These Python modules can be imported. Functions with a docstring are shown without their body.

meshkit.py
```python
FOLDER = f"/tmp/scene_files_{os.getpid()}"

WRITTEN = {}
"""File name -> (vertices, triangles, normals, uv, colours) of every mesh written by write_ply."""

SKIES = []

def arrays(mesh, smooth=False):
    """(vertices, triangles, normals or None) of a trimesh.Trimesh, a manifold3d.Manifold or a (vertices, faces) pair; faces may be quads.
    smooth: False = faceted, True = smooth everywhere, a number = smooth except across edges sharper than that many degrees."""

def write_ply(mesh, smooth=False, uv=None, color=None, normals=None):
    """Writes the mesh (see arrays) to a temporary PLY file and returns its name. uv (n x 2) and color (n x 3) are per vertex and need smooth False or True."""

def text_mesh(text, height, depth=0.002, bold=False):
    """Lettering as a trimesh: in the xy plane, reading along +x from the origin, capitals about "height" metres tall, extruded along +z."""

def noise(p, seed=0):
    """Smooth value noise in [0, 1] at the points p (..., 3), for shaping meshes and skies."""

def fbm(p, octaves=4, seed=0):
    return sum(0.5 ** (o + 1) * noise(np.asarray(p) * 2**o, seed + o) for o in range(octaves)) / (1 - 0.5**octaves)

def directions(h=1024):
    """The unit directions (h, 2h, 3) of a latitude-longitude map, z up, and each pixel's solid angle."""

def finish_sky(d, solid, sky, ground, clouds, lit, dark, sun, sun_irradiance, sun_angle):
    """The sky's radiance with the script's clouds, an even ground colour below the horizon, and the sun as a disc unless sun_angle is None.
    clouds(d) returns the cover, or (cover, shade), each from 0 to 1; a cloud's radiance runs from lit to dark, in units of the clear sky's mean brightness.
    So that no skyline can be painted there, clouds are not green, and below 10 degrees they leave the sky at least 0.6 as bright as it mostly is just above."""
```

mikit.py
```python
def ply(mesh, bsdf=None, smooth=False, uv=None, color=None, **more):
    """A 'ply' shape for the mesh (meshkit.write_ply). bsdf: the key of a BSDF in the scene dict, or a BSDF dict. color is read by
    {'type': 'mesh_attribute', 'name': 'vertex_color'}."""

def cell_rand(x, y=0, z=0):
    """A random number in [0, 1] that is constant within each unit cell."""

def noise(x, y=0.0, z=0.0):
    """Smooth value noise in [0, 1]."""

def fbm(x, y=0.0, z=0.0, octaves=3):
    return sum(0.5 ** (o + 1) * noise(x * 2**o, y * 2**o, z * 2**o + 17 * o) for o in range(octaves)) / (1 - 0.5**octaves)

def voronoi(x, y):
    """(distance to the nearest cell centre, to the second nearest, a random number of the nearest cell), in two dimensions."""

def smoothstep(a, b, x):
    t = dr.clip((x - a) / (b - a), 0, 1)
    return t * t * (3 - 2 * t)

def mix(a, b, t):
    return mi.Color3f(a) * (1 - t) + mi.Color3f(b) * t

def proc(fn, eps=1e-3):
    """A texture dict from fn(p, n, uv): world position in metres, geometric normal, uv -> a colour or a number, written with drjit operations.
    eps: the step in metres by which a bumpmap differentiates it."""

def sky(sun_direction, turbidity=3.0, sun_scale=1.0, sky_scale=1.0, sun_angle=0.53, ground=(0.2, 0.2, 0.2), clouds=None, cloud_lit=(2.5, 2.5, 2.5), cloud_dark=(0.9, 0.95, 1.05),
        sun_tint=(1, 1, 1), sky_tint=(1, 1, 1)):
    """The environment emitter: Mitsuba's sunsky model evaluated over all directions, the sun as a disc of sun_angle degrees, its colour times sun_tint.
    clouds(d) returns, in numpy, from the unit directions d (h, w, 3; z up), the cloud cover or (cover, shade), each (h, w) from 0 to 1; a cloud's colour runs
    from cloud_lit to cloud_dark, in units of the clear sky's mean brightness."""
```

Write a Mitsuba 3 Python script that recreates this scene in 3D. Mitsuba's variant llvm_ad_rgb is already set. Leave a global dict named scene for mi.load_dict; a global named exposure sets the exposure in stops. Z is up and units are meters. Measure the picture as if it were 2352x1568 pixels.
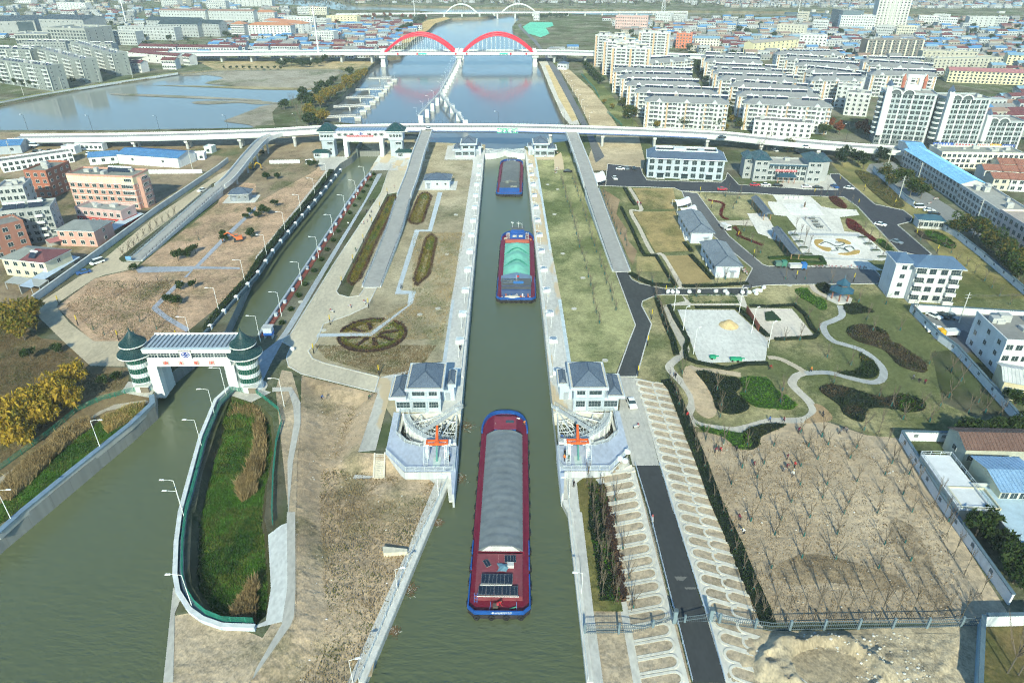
import math, random, numpy as np, trimesh, mitsuba as mi, drjit as dr, mikit, meshkit
import mapbox_earcut as _ec
from shapely.geometry import Polygon, LineString, Point, box as sbox
from shapely.ops import unary_union
T = mi.ScalarTransform4f
scene, labels = {}, {}
# camera: a drone 95 m above the lock, looking up the waterway
PITCH, YAW, EYE = math.radians(29.69), math.radians(0.657), (0, 0, 95)
_aim = (math.sin(YAW) * math.cos(PITCH), math.cos(YAW) * math.cos(PITCH), 95 - math.sin(PITCH))
scene['camera'] = {'type': 'perspective', 'fov': 73.74, 'fov_axis': 'x', 'near_clip': 1.0, 'far_clip': 9000.0,
                   'to_world': T().look_at(origin=list(EYE), target=list(_aim), up=[0, 0, 1]), 'medium': {'type': 'ref', 'id': 'air'}}
# winter sun from behind the camera, about 31 degrees high
scene['sky_light'] = mikit.sky((-0.07, -1, 0.60), turbidity=3.0, sun_tint=(0.755, 0.95, 1.07), sky_tint=(0.72, 1.0, 1.1))
exposure = 2.4
HAZE = True
scene['air'] = {'type': 'homogeneous', 'albedo': {'type': 'rgb', 'value': [0.86, 0.96, 1.0]}, 'sigma_t': 0.00017}
rnd = random.Random(7)
nrg = np.random.default_rng(11)

# ---- materials: a colour is packed into a mesh's uv, so that one BSDF serves many plain-coloured things
def C(r, g=None, b=None, rough=.7):
    if isinstance(r, str):
        h = r.lstrip('#'); r, g, b = (((int(h[i:i + 2], 16) / 255 + .055) / 1.055) ** 2.4 if int(h[i:i + 2], 16) > 10 else int(h[i:i + 2], 16) / 3295 for i in (0, 2, 4))
    q = [max(0, min(255, round(math.sqrt(max(0, x)) * 255))) for x in (r, g, b)]
    return (q[0] * 256 + q[1], q[2] * 256 + round(rough * 255))
def _split(w):
    w = dr.floor(w + .5); a = dr.floor(w / 256); return a / 255, (w - a * 256) / 255
def _col(uv):
    r, g = _split(uv.x); b, k = _split(uv.y); return mi.Color3f(r * r, g * g, b * b), k
N, F = mikit.noise, mikit.fbm
def paint_fn(p, n, uv):
    c, k = _col(uv)
    return c * (.76 + .22 * F(p.x * .35, p.y * .35, p.z * .35) + .20 * N(p.x * 1.3, p.y * 1.3, p.z * .14) + .12 * (N(p.x * 4, p.y * 4, p.z * 4) - .5))
def rough_fn(p, n, uv):
    return dr.clip(_col(uv)[1], .04, 1)
def plain_fn(p, n, uv):
    return _col(uv)[0] * (.95 + .1 * N(p.x * 1.5, p.y * 1.5, p.z * 1.5))
def two(d): return {'type': 'twosided', 'bsdf': d}
scene['paint'] = two({'type': 'principled', 'base_color': mikit.proc(paint_fn), 'roughness': mikit.proc(rough_fn), 'specular': .4})
scene['gloss'] = two({'type': 'principled', 'base_color': mikit.proc(plain_fn), 'roughness': mikit.proc(rough_fn), 'specular': .5, 'clearcoat': .5, 'clearcoat_gloss': .9})
def ground_fn(p, n, uv):
    c, k = _col(uv); k = dr.floor(k * 255 + .5)   # k = mottling 0..7, green patches 0..7 (x8), dark patches 0..3 (x64)
    dk = dr.floor(k / 64); k = k - dk * 64; gr = dr.floor(k / 8); mo = k - gr * 8
    big = F(p.x * .035, p.y * .05 + 9, 1, 4); mid = F(p.x * .22, p.y * .22, 2, 3); fine = .6 * F(p.x * 1.3, p.y * 1.3, 3, 3) + .4 * N(p.x * 5.3, p.y * 4.1, 2)
    c = c * (1 + mo / 7 * (.75 * (mid - .5) + 1.25 * (fine - .5) + .5 * (big - .5)))
    gp = mikit.smoothstep(.78, .45, .55 * big + .45 * F(p.x * .15 + 40, p.y * .11, 5, 3) + .12 * (fine - .5) + .35 - .45 * gr / 7 * 1.0)
    c = mikit.mix(c, mi.Color3f(.052, .085, .022) * (.7 + .6 * fine), gp * dr.select(gr > 0, .75, 0))
    dp = mikit.smoothstep(.44, .62, F(p.x * .06 + 11, p.y * .06, 7, 4) + .25 * (fine - .5))
    return mikit.mix(c, c * mi.Color3f(.52, .46, .40), dp * dk / 3)
def ground_bump(p, n, uv):
    return F(p.x * .9, p.y * .9, 0, 4)
scene['ground_mat'] = two({'type': 'bumpmap', 'arbitrary': mikit.proc(ground_bump, eps=.05), 'scale': .36, 'bsdf': {'type': 'principled', 'base_color': mikit.proc(ground_fn), 'roughness': .95, 'specular': .15}})
def pave_fn(p, n, uv):    # concrete and asphalt: stains, joints
    c, k = _col(uv); k = dr.floor(k * 255 + .5)
    st = F(p.x * .12, p.y * .05, 1, 4); fi = F(p.x * 2.2, p.y * 1.1, 2, 3)
    c = c * (.74 + .40 * st + .34 * (fi - .5))
    sand = mikit.smoothstep(.5, .58, F(p.x * .22, p.y * .06, 4, 4) + .1 * (fi - .5))
    c = mikit.mix(c, mi.Color3f(.55, .42, .24), sand * .75 * dr.select((k == 1) | (k == 3), 1, 0))
    jx = dr.abs(p.x / 4 - dr.floor(p.x / 4) - .5); jy = dr.abs(p.y / 5 - dr.floor(p.y / 5) - .5)
    j = dr.maximum(mikit.smoothstep(.485, .497, jx), mikit.smoothstep(.488, .498, jy))
    return c * (1 - .22 * j * dr.select(k >= 2, 1, 0))
scene['pave_mat'] = two({'type': 'principled', 'base_color': mikit.proc(pave_fn), 'roughness': .85, 'specular': .25})
def water_fn(p, n, uv):
    c, k = _col(uv)
    return c * (.9 + .2 * F(p.x * .02, p.y * .01, 3, 3))
def water_bump(p, n, uv):
    g = .35 + .9 * F(p.x * .02 + 5, p.y * .012, 9, 2)
    return g * (.12 + .88 * mikit.smoothstep(520, 180, p.y)) * (F(p.x * .6 + .3 * p.y, p.y * 1.5, 1, 3) + .4 * N(p.x * 2.6, p.y * 4.6, 2))
scene['water_mat'] = {'type': 'bumpmap', 'arbitrary': mikit.proc(water_bump, eps=.05), 'scale': .16, 'bsdf': {'type': 'principled', 'base_color': mikit.proc(water_fn), 'roughness': .07, 'specular': .5}}
def leaf_fn(p, n, uv):
    c, k = _col(uv)
    return c * (.55 + .9 * F(p.x * .9, p.y * .9, p.z * .9, 3))
scene['leaf_mat'] = {'type': 'principledthin', 'base_color': mikit.proc(leaf_fn), 'roughness': .7, 'diff_trans': .5}
def tile_fn(p, n, uv):
    c, k = _col(uv)
    return c * (.72 + .4 * F(p.x * .5, p.y * .5, p.z * .5, 4) + .25 * (N(p.x * 6, p.y * 6, p.z * 6) - .5))
scene['tile_mat'] = two({'type': 'principled', 'base_color': mikit.proc(tile_fn), 'roughness': .45, 'specular': .5})

# ---- mesh building
def earcut(outer, holes=()):
    rings = [list(outer)] + [list(h) for h in holes]
    v = np.array([p[:2] for r in rings for p in r], float)
    t = _ec.triangulate_float64(v, np.cumsum([len(r) for r in rings]).astype(np.uint32)).reshape(-1, 3)
    a = v[t]; s = np.cross(a[:, 1] - a[:, 0], a[:, 2] - a[:, 0])
    t[s < 0] = t[s < 0][:, ::-1]
    return v, t.astype(int)
_BF = np.array([[0, 2, 3, 1], [4, 5, 7, 6], [0, 1, 5, 4], [2, 6, 7, 3], [0, 4, 6, 2], [1, 3, 7, 5]])
_BT = np.vstack([_BF[:, [0, 1, 2]], _BF[:, [0, 2, 3]]])
_BV = np.array([[x, y, z] for z in (0, 1) for y in (-.5, .5) for x in (-.5, .5)], float)
class MB:
    def __init__(s): s.v, s.f, s.c, s.n = [], [], [], 0
    def add(s, v, f, c):
        v = np.asarray(v, float); f = np.asarray(f, int)
        if f.shape[1] == 4: f = np.vstack([f[:, [0, 1, 2]], f[:, [0, 2, 3]]])
        s.v.append(v); s.f.append(f + s.n); s.c.append(np.tile(np.array(c, float), (len(v), 1))); s.n += len(v); return s
    def box(s, x, y, z, sx, sy, sz, c, a=0, tx=1):      # centred in x and y, z is the bottom; a = yaw; tx tapers the top
        v = _BV * (sx, sy, sz); v[4:, :2] *= tx
        ca, sa = math.cos(a), math.sin(a)
        return s.add(np.c_[x + v[:, 0] * ca - v[:, 1] * sa, y + v[:, 0] * sa + v[:, 1] * ca, z + v[:, 2]], _BT, c)
    def bar(s, p, q, w, h, c, up=(0, 0, 1)):
        p, q = np.asarray(p, float), np.asarray(q, float); d = q - p; d /= np.linalg.norm(d) + 1e-9
        u = np.array(up, float); u = u if abs(d @ u) < .95 else np.array([1., 0, 0])
        r = np.cross(d, u); r /= np.linalg.norm(r); u = np.cross(r, d)
        o = [(-1, -1), (1, -1), (-1, 1), (1, 1)]
        return s.add([e + r * a * w / 2 + u * b * h / 2 for e in (p, q) for a, b in o], _BT, c)
    def tube(s, p, q, r0, r1, c, n=6):
        p, q = np.asarray(p, float), np.asarray(q, float); d = q - p; d /= np.linalg.norm(d) + 1e-9
        a = np.cross(d, [0, 0, 1.] if abs(d[2]) < .9 else [1., 0, 0]); a /= np.linalg.norm(a); b = np.cross(d, a)
        t = np.arange(n) * 2 * math.pi / n; k = np.cos(t)[:, None] * a + np.sin(t)[:, None] * b
        i = np.arange(n); j = (i + 1) % n
        f = np.vstack([np.c_[i, i + n, j], np.c_[j, i + n, j + n], np.c_[i * 0 + 2 * n, i, j], np.c_[i * 0 + 2 * n + 1, j + n, i + n]])
        return s.add(np.vstack([p + k * r0, q + k * r1, [p], [q]]), f, c)
    def path(s, pts, r, c, n=5):
        for p, q in zip(pts[:-1], pts[1:]): s.tube(p, q, r, r, c, n)
        return s
    def lathe(s, prof, c, n=16, x=0, y=0, z=0):
        t = np.arange(n) * 2 * math.pi / n; m = len(prof)
        v = np.array([[x + r * math.cos(k), y + r * math.sin(k), z + h] for r, h in prof for k in t])
        f = [(a * n + i, a * n + (i + 1) % n, (a + 1) * n + (i + 1) % n, (a + 1) * n + i) for a in range(m - 1) for i in range(n)]
        return s.add(v, f, c)
    def poly(s, pts, z, c, holes=()):
        v, t = earcut(pts, holes); return s.add(np.c_[v, np.full(len(v), z)], t, c)
    def prism(s, pts, z0, z1, c, top=None):
        v, t = earcut(pts); n = len(v); i = np.arange(n); j = (i + 1) % n
        if Polygon(pts).exterior.is_ccw is False: i, j = j, i
        s.add(np.c_[v, np.full(n, z1)], t, top or c)
        return s.add(np.vstack([np.c_[v, np.full(n, z0)], np.c_[v, np.full(n, z1)]]), np.c_[i, j, j + n, i + n], c)
    def quad(s, a, b, c_, d, c): return s.add([a, b, c_, d], [[0, 1, 2, 3]], c)
    def hip(s, x, y, z, w, d, h, ridge, c, a=0):        # hip roof; ridge = length of the ridge along local x
        r = ridge / 2; v = np.array([[-w/2, -d/2, 0], [w/2, -d/2, 0], [w/2, d/2, 0], [-w/2, d/2, 0], [-r, 0, h], [r, 0, h]])
        ca, sa = math.cos(a), math.sin(a)
        v = np.c_[x + v[:, 0] * ca - v[:, 1] * sa, y + v[:, 0] * sa + v[:, 1] * ca, z + v[:, 2]]
        for t in ([0, 1, 5, 4], [2, 3, 4, 5]): s.add(v[t], [[0, 1, 2, 3]], c)
        for t in ([1, 2, 5], [3, 0, 4]): s.add(v[t], [[0, 1, 2]], c)
        return s
    def join(s, o, m=None):
        for v, f, c in zip(o.v, o.f, o.c):
            w = v if m is None else v @ m[:3, :3].T + m[:3, 3]
            s.v.append(w); s.c.append(c)
        k = s.n
        for f in o.f: s.f.append(f + k)
        s.n += o.n; return s
    def ply(s, mat='paint', smooth=False):
        return mikit.ply((np.vstack(s.v), np.vstack(s.f)), mat, smooth=smooth, uv=np.vstack(s.c))
def ball(m, x, y, z, rx, ry, rz, c, sub=1):
    b = _ICO[sub]; return m.add(b[0] * (rx, ry, rz) + (x, y, z), b[1], c)
_ICO = {k: (np.array(trimesh.creation.icosphere(k).vertices), np.array(trimesh.creation.icosphere(k).faces)) for k in (0, 1, 2)}

_cnt = {}
def num(name):
    k = _cnt.get(name, 0); _cnt[name] = k + 1
    return name if k == 0 else f'{name}_{k:03d}'
ORD = 'first second third fourth fifth sixth seventh eighth ninth tenth eleventh twelfth thirteenth fourteenth fifteenth sixteenth seventeenth eighteenth nineteenth twentieth'.split()
def nth(i): return ORD[i] if i < 20 else ('twenty-' + ORD[i - 20] if i < 29 else ('thirtieth' if i == 29 else ('thirty-' + ORD[i - 30] if i < 39 else f'{i + 1}th')))
def thing(name, label, cat, group=None):
    k = num(name); labels[k] = {'label': label, 'category': cat}
    if group: labels[k]['group'] = group
    return k
def part(key, name, m, mat='paint', smooth=False, label=None, kind=None):
    k = num(f'{key}__{name}')
    scene[k] = m.ply(mat, smooth) if isinstance(m, MB) else m
    if label or kind: labels[k] = {a: b for a, b in (('label', label), ('kind', kind)) if b}
    return k
def solo(name, m, label, cat, mat='paint', smooth=False, group=None):
    k = thing(name, label, cat, group); scene[k] = m.ply(mat, smooth) if isinstance(m, MB) else m; return k
def struct(name, m, mat, label=None, kind='structure', smooth=False):
    k = num(name); scene[k] = m.ply(mat, smooth); labels[k] = {'kind': kind}
    if label: labels[k]['label'] = label
    return k
def at(x, y, z=0, a=0, s=1): return T().translate([x, y, z]).rotate([0, 0, 1], math.degrees(a)).scale(s if isinstance(s, (list, tuple)) else [s, s, s])
def place(prefab, name, label, cat, tw, group=None):      # prefab: [(part path or '', shape dict)]
    k = thing(name, label, cat, group)
    for pth, d in prefab: scene[k + ('__' + pth if pth else '')] = {**d, 'to_world': tw}
    return k
def along(pts, step, start=0):      # (x, y, heading) every step metres along a polyline
    l = LineString(pts); d = start
    while d <= l.length:
        p, q = l.interpolate(d), l.interpolate(min(d + .1, l.length)) if d + .1 <= l.length else l.interpolate(d)
        o = l.interpolate(max(0, d - .1)); yield p.x, p.y, math.atan2(q.y - o.y, q.x - o.x); d += step
def strip(pts, w): return list(LineString(pts).buffer(w / 2, cap_style=2, join_style=1, quad_segs=4).exterior.coords)[:-1]
def smooth_pts(pts, closed=True, k=4):    # Catmull-Rom through the points
    p = np.array(pts, float); n = len(p); out = []
    for i in range(n if closed else n - 1):
        a, b, c, d = (p[(i + j) % n] if closed else p[min(max(i + j, 0), n - 1)] for j in (-1, 0, 1, 2))
        for t in np.arange(k) / k:
            out.append(.5 * (2 * b + (c - a) * t + (2 * a - 5 * b + 4 * c - d) * t * t + (3 * b - a - 3 * c + d) * t ** 3))
    if not closed: out.append(p[-1])
    return [tuple(x) for x in out]
# ================= the setting: ground, water, roads and paths =================
WZ = -3.5      # water level below the lock walls
def gcol(c, mot=4, green=0, dark=0): k = C(*c); return (k[0], math.floor(k[1] / 256) * 256 + mot + 8 * green + 64 * dark)
def pcol(c, mode=0): k = C(*c); return (k[0], math.floor(k[1] / 256) * 256 + mode)
TAN, SOIL, DRY, LAWN = (.44, .355, .25), (.40, .275, .185), (.36, .315, .215), (.30, .295, .15)
CONC, CONC2, GREY, ASPH = (.56, .56, .53), (.48, .47, .43), (.37, .41, .44), (.062, .066, .07)
lock_l, lock_r = -10.6, 11.35
river = [(-128,693),(-124,611),(-123,547),(-124,491),(-122,460)] + [(-50, 425), (-52, 400), (lock_l, 392), (lock_l, 104.6)] + [(-11.7,111.7),(-21.8,65)] + [(-36, 25), (19, 25)] + [(12.2,64.7),(12.3,101.3)] + [(lock_r, 104.6), (lock_r, 388), (46, 405)] + [(39,468),(37,578),(36,702),(34,754),(37,843),(26,930),(14,1043),(13,1097),(21,1194),(32,1243)] + [(15,1355),(-35,1265),(-85,1244),(-104,1149),(-105,1051),(-113,920),(-109,776),(-122,756),(-128,732)]
river = [p for i, p in enumerate(river) if i == 0 or math.dist(p, river[i - 1]) > .3]
canal = [(-84.7,352.5),(-86.5,273.9),(-86.6,218.4)] + [(-80.9,173.7),(-87.3,149.2),(-88.4,144.7)] + [(-84.4,135.9),(-86.1,127.3),(-93.3,100.4),(-95,94.3),(-96.4,87.5)] + [(-150, 20), (-60, 20)] + [(-51.5,64.1),(-57.4,81.8),(-59.4,88.9),(-63.1,100.1)] + [(-64,102.7),(-68.3,123),(-70.2,137.5),(-68.7,143.2)] + [(-70.7,171.7),(-69.6,186),(-69.4,195.1),(-68.8,224.8),(-68.3,254.1),(-68.2,290.2),(-68.3,328.4),(-67.6,339.8)] + [(-67.2,368.8),(-67.9,380.4),(-80.5,380.6),(-81.4,366.8)]
pond = [(-360,510),(-351,535),(-344,560),(-334,589),(-313,618),(-293,656),(-267,682),(-232,685)] + [(-202,688),(-176,688),(-155,687),(-146,674),(-149,630),(-150,592),(-152,562),(-154,541),(-158,528),(-160,502),(-158,484),(-149,456),(-145,445),(-156,442)] + [(-155,437),(-243,431),(-310,432)] + [(-420, 470), (-480, 600)]
farriver = [(-1330,2039),(-1444,2218)] + [(-654,2031),(-446,1877),(-316,1612),(-194,1553),(17,1488)] + [(100,1457),(193,1445),(322,1412)] + [(485,1381),(585,1380),(718,1328),(784,1275),(857,1230),(985,1198),(912,1105),(824,1180),(756,1227),(673,1243),(607,1255),(553,1273),(458,1302)] + [(302,1323),(239,1290),(175,1305),(112,1342),(67,1376),(49,1418)] + [(16,1386),(-92,1357),(-160,1410),(-242,1438),(-309,1425),(-374,1529),(-445,1579),(-529,1632)] + [(-1176,1796)]
def hole(p): return Polygon(p).buffer(0).buffer(.01)
_wat = unary_union([hole(river), hole(canal), hole(pond), hole(farriver)])
# the approach banks lie two metres below the lock, with slopes down to them
low_l = Polygon([(-49.8,137.3),(-47.6,128.9),(-44.8,115.2),(-41,99.8)] + [(-40.9,99.8),(-36.1,81.4),(-34.8,75.6),(-34.9,73.9),(-37.7,65.3)] + [(-75, 15), (-30, 15)] + [(-21.8,65),(-11.7,111.7)] + [(lock_l, 104.7), (lock_l, 111.3), (-21.3, 111.3), (-26.2, 117.5)] + [(-32.3,118.1),(-31.7,141.6),(-32.5,141.1),(-52.7,149.6)]).buffer(0).difference(Polygon(river).buffer(0))
low_r = Polygon([(lock_r, 104.7), (lock_r, 111.3), (22, 111.3), (26.6, 116.5)] + [(26.6,113),(27.3,112.6)] + [(27.6,99),(27.5,77.7),(27.7,73.8),(27.6,63.2)] + [(33, 15), (18, 15)] + [(12.2,64.7),(12.3,101.3)]).buffer(0).difference(Polygon(river).buffer(0))
PIT = [(-24.8, 132.4), (-24.6, 127.4), (-24.7, 124.5), (-22.2, 121.3), (-19.2, 120.0), (-12.6, 120.0), (-10.4, 120.0), (-10.4, 132.0), (-13, 132.6)]
pits = unary_union([Polygon(PIT), Polygon([(.74 - x, y) for x, y in PIT])])
low_b = Polygon([(-67.5,140.3),(-66.4,127.9),(-63.8,111.9),(-60.8,100)] + [(-61.3,100),(-56.4,86.4),(-54.5,82.5),(-49.9,77),(-45.5,74.9),(-40.8,74)] + [(-40.8,74.2),(-39.6,75.9),(-40.5,81.4),(-44.7,93.8),(-46.7,98.1)] + [(-47.1,99.9),(-49.2,108.3),(-51.1,120.9),(-54.8,131.1),(-58.5,135.6),(-61.7,137.4)]).buffer(0)
_land = sbox(-2600, -60, 3000, 5200).difference(_wat).difference(low_l).difference(low_r).difference(low_b).difference(pits)
_cut = unary_union([low_b, pits, low_l, low_r])
_base = MB()
for g_ in getattr(_land, 'geoms', [_land]):
    _base.poly(list(g_.exterior.coords)[:-1], 0, gcol((.155, .15, .11), 5, 4, 2), [list(r.coords)[:-1] for r in g_.interiors])
struct('ground', _base, 'ground_mat')
for nm, pg, z, c in (('canal_water', unary_union([hole(river), hole(canal)]).buffer(3).intersection(sbox(-400, 0, 300, 389)), WZ, (.102, .121, .064)), ('basin_water', hole(river).buffer(3).intersection(sbox(-900, 389, 900, 1400)), WZ, (.105, .122, .135)), ('pond_water', hole(pond).buffer(2), -1.2, (.15, .17, .16)), ('river_water', hole(farriver).buffer(2), WZ, (.12, .14, .13))):
    m = MB()
    for g_ in getattr(pg, 'geoms', [pg]): m.poly(list(g_.exterior.coords)[:-1], z, C(*c, .12), [list(r.coords)[:-1] for r in g_.interiors])
    struct(nm, m, 'water_mat')
# banks and canal walls: the rim of every water sheet drops to below the water
def rim(poly, z0, z1, c, mat, name, keep=None, label=None):
    m = MB(); k = len(poly)
    for i in range(k):
        a, b = poly[i], poly[(i + 1) % k]
        if keep and not keep((a[0] + b[0]) / 2, (a[1] + b[1]) / 2): continue
        m.quad((*a, z0), (*b, z0), (*b, z1), (*a, z1), c)
    return struct(name, m, mat, label)
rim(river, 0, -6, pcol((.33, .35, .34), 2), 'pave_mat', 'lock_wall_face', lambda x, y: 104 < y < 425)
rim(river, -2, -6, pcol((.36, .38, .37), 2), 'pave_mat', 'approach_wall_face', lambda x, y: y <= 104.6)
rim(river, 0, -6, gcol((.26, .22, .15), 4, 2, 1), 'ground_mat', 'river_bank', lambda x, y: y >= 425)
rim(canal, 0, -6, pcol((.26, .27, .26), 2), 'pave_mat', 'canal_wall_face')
rim(pond, 0, -3, gcol((.25, .22, .15), 4, 1, 1), 'ground_mat', 'pond_bank')
rim(farriver, 0, -6, gcol((.22, .19, .12), 4, 2, 1), 'ground_mat', 'far_bank')
_lvl = [0.02]
def sheet(name, pts, c, mat='ground_mat', z=None, kerb=None, holes=(), clip=True, label=None):
    """A flat piece of the setting, cut back from the water, each a little above the one before."""
    z = z if z is not None else _lvl[0]
    pg = Polygon(pts, holes).buffer(0)
    if clip: pg = pg.difference(_wat)
    if clip and z > -1: pg = pg.difference(_cut)
    m = MB()
    for g_ in getattr(pg, 'geoms', [pg]):
        if g_.geom_type == 'Polygon' and g_.area > .5: m.poly(list(g_.exterior.coords)[:-1], z, c, [list(r.coords)[:-1] for r in g_.interiors])
    if not m.v: return None
    _lvl[0] += .0015
    if kerb:
        for g_ in getattr(pg, 'geoms', [pg]):
            r = list(g_.exterior.coords)
            kb = MB()
            for a, b in zip(r[:-1], r[1:]):
                if 1 < math.dist(a, b) < 400 and not _wat.buffer(1).contains(Point((a[0] + b[0]) / 2, (a[1] + b[1]) / 2)): kb.bar((*a, z + .03), (*b, z + .03), .28, .16, pcol(kerb))
            if kb.v: struct('kerb', kb, 'pave_mat')
    return struct(name, m, mat, label)
def relief(name, poly, zfn, res, c, mat='ground_mat', over=.5, kind='structure', label=None):
    """A ground surface with real height: a grid cut to the polygon."""
    x0, y0, x1, y1 = poly.bounds; nx, ny = int((x1 - x0) / res) + 2, int((y1 - y0) / res) + 2
    X, Y = np.meshgrid(x0 + res * np.arange(nx), y0 + res * np.arange(ny)); pts = np.c_[X.ravel(), Y.ravel()]
    from shapely import contains_xy
    Z = zfn(pts); f = []
    cx, cy = (X[:-1, :-1] + res / 2).ravel(), (Y[:-1, :-1] + res / 2).ravel()
    ok = contains_xy(poly.buffer(over), cx, cy); i = (np.arange(ny - 1)[:, None] * nx + np.arange(nx - 1)).ravel()[ok]
    return struct(name, MB().add(np.c_[pts, Z], np.c_[i, i + 1, i + nx + 1, i + nx], c), mat, label, kind, smooth=True)
from shapely import points as _spts, distance as _sdist
QR = [(18, 25)] + [(12.2,64.7),(12.4,101.3)] + [(lock_r, 104.6), (lock_r + .3, 111.3), (21.9, 111.3)] + [(22.4,111.5),(16.6,111.6),(14.9,109.9),(14.7,101.3)] + [(15.1,101.2),(14.7,77.7),(14.7,64.7)]
QL = [(-36, 25)] + [(-21.8,65)] + [(-24.4,65.1),(-18.5,91.6)] + [(-15,109.9),(-16.6,111.9),(-32.5,111.9),(-32.3,113.1)] + [(-21.3, 111.3), (lock_l, 111.3), (lock_l, 104.6)]
_open_l = unary_union([low_l, Polygon(river).buffer(0), sbox(-27, 104, 20, 118)]).buffer(.05)
_road_l = LineString([(26.6,113),(27.3,112.6)] + [(27.6,99),(27.5,77.7),(27.7,73.8),(27.6,63.2)] + [(33, 15)])
def _fb(p, s, a): return a * (meshkit.fbm(np.c_[p * s, p[:, :1] * 0 + 3.], 4) - .5)
_ql = Polygon(QL).buffer(0).union(Polygon(river).buffer(0))
def z_low_l(p):
    d = _sdist(_open_l.exterior, _spts(p)); t = np.clip(d / 5.5, 0, 1); inside = _sdist(_open_l, _spts(p)) == 0
    return np.where(inside, -2.04 * t * t * (3 - 2 * t), -.05) + np.where(inside, (_fb(p, .12, 1.1) + _fb(p, .8, .22)) * np.minimum(t, np.clip(_sdist(_ql, _spts(p)) / 4, 0, 1)), 0) - .04
def z_low_r(p):
    d = _sdist(_road_l, _spts(p)); return -2.04 * np.clip(d / 8.3, 0, 1) - .06 + _fb(p, .7, .1) * np.clip(d / 9 - .4, 0, 1)
relief('lower_earth', low_l.difference(Polygon(QL).buffer(0)).buffer(-.5).buffer(.5), z_low_l, .8, gcol((.42, .325, .22), 5, 1, 1), over=.3)
relief('lower_earth', low_r.difference(Polygon(QR).buffer(0)).buffer(-.5).buffer(.5), z_low_r, .8, gcol((.40, .33, .235), 5, 0, 1), over=.3)
relief('basin_bed', low_b, lambda p: np.where(_sdist(low_b, _spts(p)) > 0, -.06, -2.5 * np.clip(_sdist(low_b.exterior, _spts(p)) / .9, 0, 1) + _fb(p, .3, .25)), .7, gcol((.09, .085, .05), 5, 3, 2), over=.5)
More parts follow.
